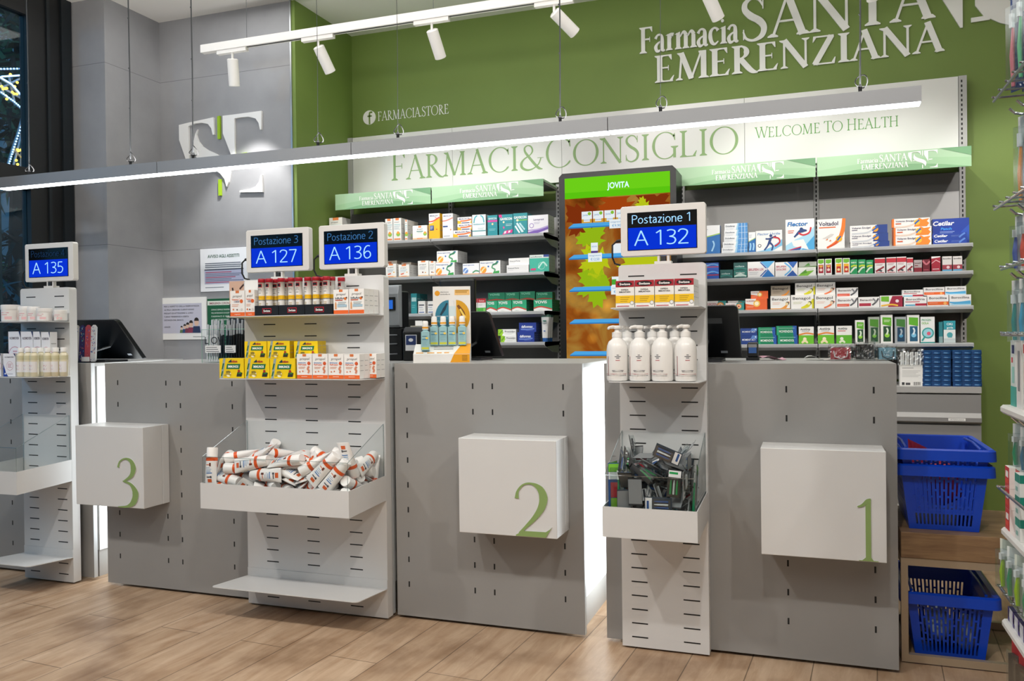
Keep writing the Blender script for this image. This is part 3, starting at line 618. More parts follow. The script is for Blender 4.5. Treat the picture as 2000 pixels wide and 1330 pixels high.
def stand(x0, x1, label, cols, zb_, low=True):
    t = thing('display_stand', label, 'display stand', (x0, 0, 0), 'white slotted display stands'); w = x1-x0
    r = 0.012
    p = MB(); out = [(0, 0.008), (w, 0.008)]+[(w-r+r*math.cos(a), 1.385-r+r*math.sin(a)) for a in (0, .5, 1.05, 1.57)]+[(r+r*math.cos(a), 1.385-r+r*math.sin(a)) for a in (1.57, 2.1, 2.64, 3.14)]
    p.prism(out, 'y', YS, -0.002, WMET)
    for c in cols:
        for k in range(27):
            z = 0.044+0.05*k
            p.box(c-x0-0.029, c-x0+0.029, YS-0.0005, YS+0.002, z-0.0022, z+0.0022, BLK)
    p.build('back_panel', t)
    rounded_shelf(MB(), 0, w, YS, zb_[0], 1.224, 1.228).build('shelf', t)
    rounded_shelf(MB(), 0, w, YS, zb_[1], 0.972, 0.976).build('shelf', t)
    if low: rounded_shelf(MB(), 0, w, YS, -0.285, 0.127, 0.146).build('shelf', t)
    # trough and clear bin
    yb, yf = YS-0.001, -0.335; a = MB(); th = 0.003; zt = lambda y: 0.582+(0.570-0.582)*(yb-y)/(yb-yf)
    def slab(P, m):  # closed slab from 4 outer + 4 inner corners
        a.mesh(P, [(0, 1, 2, 3), (7, 6, 5, 4), (0, 4, 5, 1), (1, 5, 6, 2), (2, 6, 7, 3), (3, 7, 4, 0)], m)
    def wall(xa, ya, xb, yb2, ox, oy, za0, za1, zb0, zb1, m):
        slab([(xa, ya, za0), (xb, yb2, zb0), (xb, yb2, zb1), (xa, ya, za1), (xa+ox, ya+oy, za0), (xb+ox, yb2+oy, zb0), (xb+ox, yb2+oy, zb1), (xa+ox, ya+oy, za1)], m)
    wall(0, yf, w, yf, 0, th, 0.470, 0.570, 0.470, 0.570, WMET)
    wall(0, yb, 0, yf+th, th, 0, 0.482, 0.582, 0.470, 0.570, WMET); wall(w-th, yb, w-th, yf+th, th, 0, 0.482, 0.582, 0.470, 0.570, WMET)
    a.mesh([(0.003, yb, 0.482), (w-0.003, yb, 0.482), (w-0.003, yf+th, 0.4705), (0.003, yf+th, 0.4705), (0.003, yb, 0.486), (w-0.003, yb, 0.486), (w-0.003, yf+th, 0.4745), (0.003, yf+th, 0.4745)],
           [(3, 2, 1, 0), (4, 5, 6, 7), (0, 1, 5, 4), (1, 2, 6, 5), (2, 3, 7, 6), (3, 0, 4, 7)], WMET)
    tr = a.build('trough', t); a = MB(); i = 0.006
    wall(i, yf+0.005, w-i, yf+0.005, 0, 0.003, 0.476, 0.672, 0.476, 0.672, ACR)
    wall(i, yb-0.004, i, yf+0.009, 0.003, 0, 0.488, 0.787, 0.476, 0.672, ACR); wall(w-i-0.003, yb-0.004, w-i-0.003, yf+0.009, 0.003, 0, 0.488, 0.787, 0.476, 0.672, ACR)
    wall(i, yb-0.003, w-i, yb-0.003, 0, 0.002, 0.488, 0.787, 0.488, 0.787, ACR)
    # polished edges that catch the light
    ED = clear('acrylic_edge', 'dfe9ea', 0.45, 0.15)
    a.tube([(i+0.0015, yf+0.0065, 0.476), (i+0.0015, yf+0.0065, 0.673), (w-i-0.0015, yf+0.0065, 0.673), (w-i-0.0015, yf+0.0065, 0.476)], 0.0016, ED, 6)
    for xx in (i+0.0015, w-i-0.0015): a.tube([(xx, yf+0.0065, 0.673), (xx, yb-0.003, 0.788), (xx, yb-0.003, 0.49)], 0.0016, ED, 6)
    a.build('clear_bin', t)
    return t
S4 = stand(-3.548, -3.245, 'narrow white display stand at far left holding white tubs and clear bottles', (-3.481, -3.305), (-0.17, -0.235))
S2 = stand(-2.272, -1.605, 'wide white display stand in the middle with a bin of cream tubes', (-2.146, -1.946, -1.745), (-0.175, -0.225))
S1 = stand(-0.652, -0.343, 'narrow white display stand holding soap dispensers and a bin of toothbrushes', (-0.5875, -0.4025), (-0.2, -0.24), False)
# ------------------------------------------------------------------ ticket screens
PLAS = mat('dedcd8', 0.4); NAVY = glow('0a35d8', 0.95); TXT = glow('9fd2ff', 1.25); TXTD = glow('4f8fd0', 0.6); BLKSC = mat('05070b', 0.12)
def ticket_screen(n, num, x0, x1, text_m, z0=1.417, y=-0.032):
    w = x1-x0; h = 0.18
    t = thing('ticket_screen', 'white framed queue screen reading Postazione %d and %s' % (n, num), 'screen', (x0+w/2, y, z0), 'queue number screens on the stands')
    MB().prism([(a-w/2, b) for a, b in [(r_x, r_z) for r_x, r_z in ((0.006, 0), (w-0.006, 0), (w, 0.006), (w, h-0.006), (w-0.006, h), (0.006, h), (0, h-0.006), (0, 0.006))]], 'y', 0, 0.03, PLAS).build('housing', t, bevel=0.002)
    x_0, x_1, za, zb = -w/2+0.025, w/2-0.03, 0.02, h-0.024; zm = za+(zb-za)*0.60
    d = MB().box(x_0, x_1, -0.0012, 0.0, za, zb, BLKSC)
    d.poly([(x_0+0.003, -0.0018, za+0.002), (x_1-0.003, -0.0018, za+0.002), (x_1-0.003, -0.0018, zm), (x_0+0.003, -0.0018, zm)], NAVY)
    put_thin(d, 'Postazione %d' % n, (x_0+x_1)/2, -0.0022, zm+0.014, 0.031, text_m, (x_1-x_0)*0.88, 0.085)
    put_thin(d, num, (x_0+x_1)/2, -0.0022, za+0.017, 0.053, TXT, (x_1-x_0)*0.80, 0.075)
    d.build('display', t)
    c = MB().box(-0.03, 0.03, -0.004, 0.03, -0.0315, -0.022, PLAS).box(-0.02, -0.012, 0.004, 0.02, -0.022, 0, PLAS).box(0.014, 0.022, 0.004, 0.02, -0.022, 0, PLAS).box(-0.008, 0.010, 0.0, 0.018, -0.024, -0.004, mat('2a2a2c', 0.5))
    c.build('clip_mount', t)
    MB().tube([(-w/2+0.004, 0.02, 0.06), (-w/2-0.02, 0.02, 0.058), (-w/2-0.035, 0.018, 0.045), (-w/2-0.035, 0.016, 0.0), (-w/2-0.028, 0.024, -0.022), (-w/2-0.01, 0.036, -0.028)], 0.0035, BLK, 8).tube([(-w/2-0.004, 0.02, 0.06), (-w/2-0.02, 0.02, 0.058)], 0.006, BLK, 8).build('cable', t)
ticket_screen(4, 'A 135', -3.530, -3.230, glow('27476f', 0.5))
ticket_screen(3, 'A 127', -2.268, -1.957, TXTD)
ticket_screen(2, 'A 136', -1.909, -1.606, TXTD)
ticket_screen(1, 'A 132', -0.645, -0.342, TXT)

# ================================================================== wall shelving behind
LG = mat('c9c8c7', 0.5); DG = mat('6e6d6b', 0.55); SHM = mat('a9aaab', 0.4, 0.2); POSTM = mat('aeadac', 0.4)
def bay_posts(t, xs, z0=0.862, z1=2.064):
    for x in xs:
        p = MB().box(x-0.014, x+0.014, 1.955, 1.99, z0, z1, POSTM)
        for k in range(int((z1-z0)/0.025)-1): p.box(x-0.0035, x+0.0035, 1.9545, 1.956, z0+0.02+0.025*k, z0+0.035+0.025*k, BLK)
        p.build('upright', t)
SEG = {'left': ([-2.93, -2.185, -1.46], [1.732, 1.505, 1.275, 1.093]), 'right': ([-0.702, 0.037, 0.765], [1.567, 1.430, 1.256, 1.070])}
SY = 1.65
for side, (xs, zs) in SEG.items():
    t = thing('pharmacy_shelving', 'grey metal wall shelving full of medicine packs, %s' % ('left of the lit vending screen' if side == 'left' else 'right of the lit vending screen'), 'shelving', ((xs[0]+xs[-1])/2, 1.95, 0), 'pharmacy wall shelving')
    o = -(xs[0]+xs[-1])/2
    bay_posts(t, [x+o for x in xs])
    for ch in list(t.children):
        for v in ch.data.vertices: v.co.y -= 1.95
    for a, b in zip(xs, xs[1:]):
        MB().box(a+o+0.015, b+o-0.015, 0.012, 0.03, 0.87, zs[0]-0.01, DG).build('back_panel', t)
        MB().box(a+o+0.015, b+o-0.015, 0.010, 0.03, zs[0]+0.002, 1.945 if side == 'right' else 1.86, LG).build('back_panel', t)
        if side == 'left': MB().box(a+o+0.015, b+o-0.015, 0.009, 0.03, 1.865, 1.96, DG).build('back_panel', t)
        else: MB().box(a+o+0.015, b+o-0.015, 0.009, 0.03, 1.87, 1.97, DG).build('back_panel', t)
        for z in zs:
            s = MB(); x_a, x_b = a+o+0.002, b+o-0.002; yf = SY-1.95
            # shelf with a rolled sloping front lip
            s.prism([(0.0, z), (yf+0.012, z), (yf, z-0.006), (yf, z-0.018), (yf+0.05, z-0.035), (yf+0.05, z-0.028), (0.0, z-0.022)], 'x', x_a, x_b, SHM)
            for xx in (x_a, x_b-0.004):
                s.prism([(0.0, z-0.0004), (yf+0.006, z-0.0004), (yf-0.001, z-0.005), (yf-0.001, z-0.022), (yf+0.16, z-0.062), (0.0, z-0.07)], 'x', xx, xx+0.004, SHM)
            s.build('shelf', t)
    # lit header strips with the shop name
    for a, b in zip(xs, xs[1:]):
        y0, y1 = -0.285, -0.255; z0, z1 = 1.947, 2.047; xa, xb = a+o+0.004, b+o-0.004
        if side == 'left' and a < -2.5: xa = -2.86+o
        h = MB().prism([(y0, z0), (y0, z1), (0.0, z1), (0.0, z1-0.012), (y0+0.004, z1-0.012), (y0+0.004, z0)], 'x', xa, xb, mat('a8caa6', 0.4))
        e = y0-0.0006; w = xb-xa; G1 = mat('9cc49a', 0.4); G2 = mat('7fae80', 0.4); G3 = mat('6f9f74', 0.4)
        cv = lambda f: [(xa+w*i/20, e, z0+f(i/20)*0.1) for i in range(21)]
        h.poly(cv(lambda u: 0)+list(reversed(cv(lambda u: 0.30+0.30*math.sin(u*2.6)))), G1)
        h.poly([(p[0], p[1]-0.0003, p[2]) for p in cv(lambda u: 0)+list(reversed(cv(lambda u: max(0.0, 0.42*math.sin(u*3.0)-0.10+0.04*u))))], G2)
        h.poly([(xa+w*0.80, e-0.0005, z1), (xb, e-0.0005, z1), (xb, e-0.0005, z1-0.045)], G3)
        lw = xa+w*0.26 if side == 'left' else xa+w*0.27
        put_roman(h, 'Farmacia', lw, lw+0.10, z0+0.052, 0.024, e-0.0009, WHITE, T=0.15, t=0.07)
        put_roman(h, 'SANTA', lw+0.105, lw+0.235, z0+0.052, 0.036, e-0.0009, WHITE, T=0.15, t=0.07)
        put_roman(h, 'EMERENZIANA', lw+0.02, lw+0.24, z0+0.018, 0.027, e-0.0009, WHITE, T=0.17, t=0.075)
        put_logo(h, lw+0.24, z0+0.006, 0.135, 0.090, e-0.0009, WHITE, WHITE)
        h.build('header_strip', t)
        MB().box(xa, xb, -0.25, -0.01, 2.02, 2.035, DG).build('header_bracket', t)
# header board with the department name
HB = mat('dddcda', 0.5, noise=0.01, scale=2); GRN = mat('86a56c', 0.5); GRN2 = mat('5f9a4c', 0.5)
t = thing('header_board', 'long white header board with green roman lettering above the shelving', 'sign', (-1.07, 1.95, 2.07))
o = 1.07
for a, b in ((-2.885, -2.16), (-2.158, -1.43), (-1.428, -0.345), (-0.343, 0.745)):
    MB().box(a+o, b+o, -0.012, 0.01, 0.0, 0.40, HB).build('panel', t)
s = MB(); e = -0.0128
ps = 'FARMACI&CONSIGLIO'
put_roman(s, ps, -2.609+o, -0.372+o, 0.092, 0.178, e, GRN, T=0.088, t=0.038, small=((0, 8), 0.86))
s.build('lettering', t); s = MB(); put_roman(s, 'WELCOME TO HEALTH', -0.287+o, 0.459+o, 0.165, 0.062, e, GRN2, T=0.085, t=0.05, small=((0, 8, 11), 0.92))
s.build('motto', t)
p = MB().box(0.747+o, 0.785+o, -0.02, 0.03, 0.0, 0.40, POSTM)
for k in range(15): p.box(0.757+o, 0.764+o, -0.0206, -0.019, 0.015+0.025*k, 0.028+0.025*k, BLK)
p.build('side_upright', t)
MB().box(-2.925+o, -2.887+o, -0.02, 0.03, 0.0, 0.40, POSTM).build('side_upright', t)

# ------------------------------------------------------------------ vending screen
k = thing('vending_screen', 'tall lit touch screen in black frame showing autumn leaves and product shelves', 'vending screen', (-0.978, 1.42, 0.0423))
k.scale = (0.962, 1, 0.963)
KF = mat('0a0b0d', 0.35)
w2, z0, z1 = 0.333, -0.0436, 2.052
MB().prism([(-w2, z0), (w2, z0), (w2, z1-0.02), (w2-0.02, z1), (-w2+0.02, z1), (-w2, z1-0.02)], 'y', 0.0, 0.21, KF).build('cabinet', k)
sx0, sx1, sz0, sz1 = -0.298, 0.300, 0.96, 2.022
def leafmat():
    m = bpy.data.materials.new('autumn_screen_image'); m.use_nodes = True; nt = m.node_tree; L = nt.links.new
    nt.nodes.remove(nt.nodes['Principled BSDF'])
    tc = nt.nodes.new('ShaderNodeTexCoord'); n = nt.nodes.new('ShaderNodeTexNoise'); n.inputs['Scale'].default_value = 4.5; n.inputs['Detail'].default_value = 5; n.inputs['Distortion'].default_value = 0.8
    L(tc.outputs['Object'], n.inputs['Vector'])
    r = nt.nodes.new('ShaderNodeValToRGB'); cr = r.color_ramp
    cr.elements[0].position = 0.25; cr.elements[0].color = hexc('6b3209'); cr.elements[1].position = 0.75; cr.elements[1].color = hexc('e6a03a')
    q = cr.elements.new(0.45); q.color = hexc('a5591b'); q = cr.elements.new(0.58); q.color = hexc('b98a3c')
    L(n.outputs['Fac'], r.inputs['Fac'])
    v = nt.nodes.new('ShaderNodeTexVoronoi'); v.inputs['Scale'].default_value = 9; L(tc.outputs['Object'], v.inputs['Vector'])
    sp = nt.nodes.new('ShaderNodeValToRGB'); sp.color_ramp.elements[0].position = 0.0; sp.color_ramp.elements[0].color = hexc('ffb53c'); sp.color_ramp.elements[1].position = 0.45; sp.color_ramp.elements[1].color = (0, 0, 0, 1)
    L(v.outputs['Distance'], sp.inputs['Fac'])
    sz = nt.nodes.new('ShaderNodeSeparateXYZ'); L(tc.outputs['Object'], sz.inputs[0])
    mr = nt.nodes.new('ShaderNodeMapRange'); mr.inputs[1].default_value = 1.55; mr.inputs[2].default_value = 1.0; L(sz.outputs['Z'], mr.inputs[0])
    x = nt.nodes.new('ShaderNodeMix'); x.data_type = 'RGBA'; x.blend_type = 'ADD'; L(mr.outputs[0], x.inputs[0]); L(r.outputs['Color'], x.inputs[6]); L(sp.outputs['Color'], x.inputs[7])
    e = nt.nodes.new('ShaderNodeEmission'); e.inputs[1].default_value = 0.75; L(x.outputs[2], e.inputs[0]); L(e.outputs[0], nt.nodes['Material Output'].inputs[0]); return m
d = MB().box(sx0, sx1, -0.002, 0.0, sz0, sz1, leafmat())
def rect(mb, x0, x1, a, b, y, m): mb.poly([(x0, y, a), (x1, y, a), (x1, y, b), (x0, y, b)], m)
LIME = glow('6fd31a', 0.95); rect(d, sx0, sx1, 1.905, sz1, -0.0025, LIME); rect(d, sx0, sx1, 1.905, 1.94, -0.0028, glow('5cc812', 0.95))
put_text(d, 'JOVITA', 0.012, -0.0033, 1.950, 0.034, glow('d6f5ff', 1.2), 0.125, 'c', 0.02)
HALF = [(0.0, 1.0), (0.10, 0.78), (0.20, 0.82), (0.17, 0.55), (0.30, 0.60), (0.42, 0.72), (0.50, 0.55), (0.74, 0.62), (0.68, 0.42), (0.90, 0.30), (0.60, 0.14), (0.66, 0.0), (0.40, -0.02), (0.30, -0.10), (0.52, -0.34), (0.26, -0.30), (0.12, -0.36), (0.02, -0.34), (0.02, -0.60)]
def maple(cx, cz, s, rot, m, y):
    pts = HALF+[(-a, b) for a, b in reversed(HALF[1:-1])]; ca, sa = math.cos(rot), math.sin(rot)
    d.poly([(min(sx1-0.004, max(sx0+0.004, cx+s*(a*ca-b*sa))), y, min(1.90, cz+s*(a*sa+b*ca))) for a, b in pts], m)
def clip_leaf(*a): maple(*a)
LF1 = glow('c4d11c', 0.85); LF2 = glow('9cc21a', 0.85); LF3 = glow('b04a12', 0.8); LF4 = glow('8a3510', 0.8)
for a in ((-0.16, 1.80, 0.16, 2.3, LF4), (0.02, 1.84, 0.15, 0.9, LF3), (0.20, 1.80, 0.16, -0.6, LF4)): maple(*a, -0.0024)
for a in ((-0.13, 1.665, 0.115, 0.5, LF2), (-0.10, 1.55, 0.13, 1.9, LF1), (0.10, 1.52, 0.17, -0.5, LF1), (-0.10, 1.42, 0.15, 2.0, LF2), (0.16, 1.84, 0.06, 1.4, LF1), (0.18, 1.36, 0.12, 0.4, LF2)): maple(*a, -0.0026)
SHB = glow('4fa8e6', 0.95)
for z in (1.755, 1.578, 1.395, 1.212, 1.030):
    d.poly([(sx0+0.02, -0.003, z-0.012), (sx0+0.05, -0.003, z+0.008), (sx1-0.05, -0.003, z+0.008), (sx1-0.02, -0.003, z-0.012)], SHB)
    rect(d, sx0+0.02, sx1-0.02, z-0.019, z-0.012, -0.0031, glow('2f80c4', 0.9))
WG = glow('eaf2f6', 0.95)
for i in range(5):
    x = -0.20+0.066*i; rect(d, x, x+0.06, 1.763, 1.828, -0.0033, WG); rect(d, x, x+0.06, 1.763, 1.785, -0.0035, glow('d9a63a', 0.9)); rect(d, x+0.012, x+0.048, 1.77, 1.79, -0.0036, WG)
    d.poly([(x+0.045+0.010*math.cos(a*0.785), -0.0036, 1.815+0.010*math.sin(a*0.785)) for a in range(8)], glow('8bc53a', 0.9)); put_text(d, 'Jovita', x+0.006, -0.0037, 1.803, 0.012, glow('3f86c0', 0.9), 0.03)
    put_text(d, 'vitamine', x+0.012, -0.0037, 1.776, 0.009, glow('2f6db0', 0.9), 0.036)
def tagp(x, z, s):
    rect(d, x, x+0.08, z-0.05, z, -0.0038, WG); put_text(d, s, x+0.04, -0.0042, z-0.042, 0.015, glow('2f8fd0', 0.9), 0.05, 'c'); put_text(d, 'integratore', x+0.04, -0.0042, z-0.018, 0.009, glow('3f86c0', 0.9), 0.066, 'c')
tagp(-0.04, 1.775, '€9,90'); tagp(-0.165, 1.592, '€12,50'); tagp(-0.035, 1.405, '€8,50')
rect(d, -0.148, -0.108, 1.588, 1.65, -0.0034, WG); rect(d, -0.148, -0.108, 1.592, 1.604, -0.0036, glow('5c3f8f', 0.8)); put_text(d, 'sonno', -0.128, -0.0037, 1.625, 0.011, glow('3f86c0', 0.9), 0.03, 'c')
rect(d, -0.02, 0.03, 1.586, 1.64, -0.0034, WG); rect(d, 0.03, 0.034, 1.586, 1.64, -0.0034, glow('4fae3a', 0.9)); rect(d, -0.03, 0.02, 1.405, 1.455, -0.0034, WG); rect(d, -0.03, -0.005, 1.41, 1.44, -0.0036, glow('4fae3a', 0.9))
d.build('screen', k)

# ------------------------------------------------------------------ drawer cabinet, bench
CAB = mat('878685', 0.5); CABL = mat('a8a7a5', 0.4)
def cabinet(x0, x1, label, tags):
    t = thing('drawer_cabinet', label, 'cabinet', (x1, 1.55, 0), 'low cabinets under the shelving'); w = x0-x1
    MB().box(w, 0, 0.022, 0.44, 0.03, 0.825, CAB).build('body', t)
    MB().box(w-0.002, 0.002, 0.0, 0.445, 0.826, 0.855, CABL).build('top', t)
    for i, z in enumerate((0.818, 0.668, 0.518, 0.36)):
        dr = MB().prism([(0.0, z), (0.0, z-0.088), (-0.004, z-0.09), (-0.012, z-0.112), (-0.012, z-0.132), (0.0, z-0.14), (0.018, z-0.14), (0.018, z)], 'x', w, 0, CAB).build('drawer', t)
        MB().prism([(-0.0045, z-0.0895), (-0.0125, z-0.1118), (-0.0122, z-0.113), (-0.0035, z-0.0905)], 'x', w+0.002, -0.002, CABL).build('grip', dr)
        if tags:
            xx, lab = ((-0.145, 'VETERINARIA') if i == 0 else (-0.215, 'COLLUTTORIO SPAZZOLINI'))
            l = MB().box(xx, xx+0.075, -0.0137, -0.0128, z-0.127, z-0.114, mat('eeeeec', 0.4)); put_text(l, lab, xx+0.0375, -0.0141, z-0.1235, 0.006, mat('6a6a6a'), 0.062, 'c'); l.build('drawer_label', dr)
cabinet(-0.645, 0.776, 'grey cabinet with wide labelled drawers behind the blue baskets', True)
cabinet(-2.9, -1.37, 'grey drawer cabinet under the left wall shelving behind the counters', False)
def wood(name, c1, c2, sc=(3, 30, 30)):
    m = bpy.data.materials.new(name); m.use_nodes = True; nt = m.node_tree; b = nt.nodes['Principled BSDF']; L = nt.links.new
    tc = nt.nodes.new('ShaderNodeTexCoord'); mp = nt.nodes.new('ShaderNodeMapping'); mp.inputs['Scale'].default_value = sc; L(tc.outputs['Object'], mp.inputs[0])
    n = nt.nodes.new('ShaderNodeTexNoise'); n.inputs['Scale'].default_value = 1.6; n.inputs['Detail'].default_value = 9; n.inputs['Roughness'].default_value = 0.65; n.inputs['Distortion'].default_value = 0.5; L(mp.outputs[0], n.inputs['Vector'])
    r = nt.nodes.new('ShaderNodeValToRGB'); r.color_ramp.elements[0].position = 0.3; r.color_ramp.elements[1].position = 0.7; r.color_ramp.elements[0].color = hexc(c1); r.color_ramp.elements[1].color = hexc(c2)
    L(n.outputs['Fac'], r.inputs['Fac']); L(r.outputs['Color'], b.inputs['Base Color']); b.inputs['Roughness'].default_value = 0.5; return m
t = thing('bench', 'oak bench slab on a bronze metal frame beside the number 1 counter', 'bench', (0.285, 0.105, 0))
FRM = mat('b5a48d', 0.4, 0.35)
MB().box(0, 1.1, 0, 0.465, 0.362, 0.45, wood('oak_slab', '735640', 'a78863')).build('seat_slab', t, bevel=0.002)
f = MB()
for y in (0.004, 0.44):
    f.box(0, 1.1, y, y+0.022, 0.335, 0.361, FRM); f.box(0, 1.1, y, y+0.022, 0.004, 0.03, FRM)
    for x in (0, 0.5, 1.078): f.box(x, x+0.022, y, y+0.022, 0.03, 0.335, FRM)
for x in (0, 0.5, 1.078):
    for z in (0.335, 0.004): f.box(x, x+0.022, 0.026, 0.44, z, z+0.026, FRM)
f.build('frame', t)
# ================================================================== packs on shelves and stands
def draw(mb, decor, w, h, y, x0=0.0, z0=0.0):
    """print on a face: coordinates run 0..1 across and up"""
    k = 0
    for d in decor:
        k += 1; yy = y-0.00025-0.00012*k; X = lambda a: x0+a*w; Z = lambda b: z0+b*h
        if d[0] == 'r': mb.poly([(X(d[1]), yy, Z(d[2])), (X(d[3]), yy, Z(d[2])), (X(d[3]), yy, Z(d[4])), (X(d[1]), yy, Z(d[4]))], mat(d[5]))
        elif d[0] == 'p': mb.poly([(X(a), yy, Z(b)) for a, b in d[1]], mat(d[2]))
        elif d[0] == 'c':
            r = d[3]*h; n = 16; mb.poly([(X(d[1])+r*math.cos(2*math.pi*i/n), yy, Z(d[2])+r*math.sin(2*math.pi*i/n)) for i in range(n)], mat(d[4]))
        elif d[0] == 'w':  # ribbon
            for q in sweep([(X(a), Z(b)) for a, b in d[1]], [v*h for v in d[2]], 18): mb.poly([(a, yy, b) for a, b in q], mat(d[3]))
        elif d[0] == 't':  # x, y, height, words, colour, width, align, bold
            put_text(mb, d[4], X(d[1]), yy, Z(d[2]), d[3]*h, mat(d[5]), (d[6]*w if len(d) > 6 and d[6] else None), d[7] if len(d) > 7 else 'l', d[8] if len(d) > 8 else 0.015, d[9] if len(d) > 9 else 0.0)
        elif d[0] == 'l':  # small print as fine bars: x0, x1, y top, rows, colour
            for i in range(d[4]):
                a, b = d[1], d[2]-(0.12*((i*7) % 3))*(d[2]-d[1]); z = d[3]-i*d[6] if len(d) > 6 else d[3]-i*0.06
                mb.poly([(X(a), yy, Z(z)), (X(b), yy, Z(z)), (X(b), yy, Z(z+0.02)), (X(a), yy, Z(z+0.02))], mat(d[5]))
MAN = lambda c, s=1.0, ox=0.0, oy=0.0: [('w', [(ox+0.30*s, oy+0.05), (ox+0.42*s, oy+0.25), (ox+0.50*s, oy+0.45*s), (ox+0.55*s, oy+0.62*s)], [0.05, 0.07, 0.12, 0.10], c),
      ('w', [(ox+0.50*s, oy+0.42*s), (ox+0.62*s, oy+0.25), (ox+0.58*s, oy+0.03)], [0.10, 0.07, 0.04], c), ('w', [(ox+0.35*s, oy+0.60*s), (ox+0.52*s, oy+0.60*s), (ox+0.75*s, oy+0.72*s)], [0.03, 0.09, 0.03], c), ('c', ox+0.55*s, oy+0.74*s, 0.07, c)]
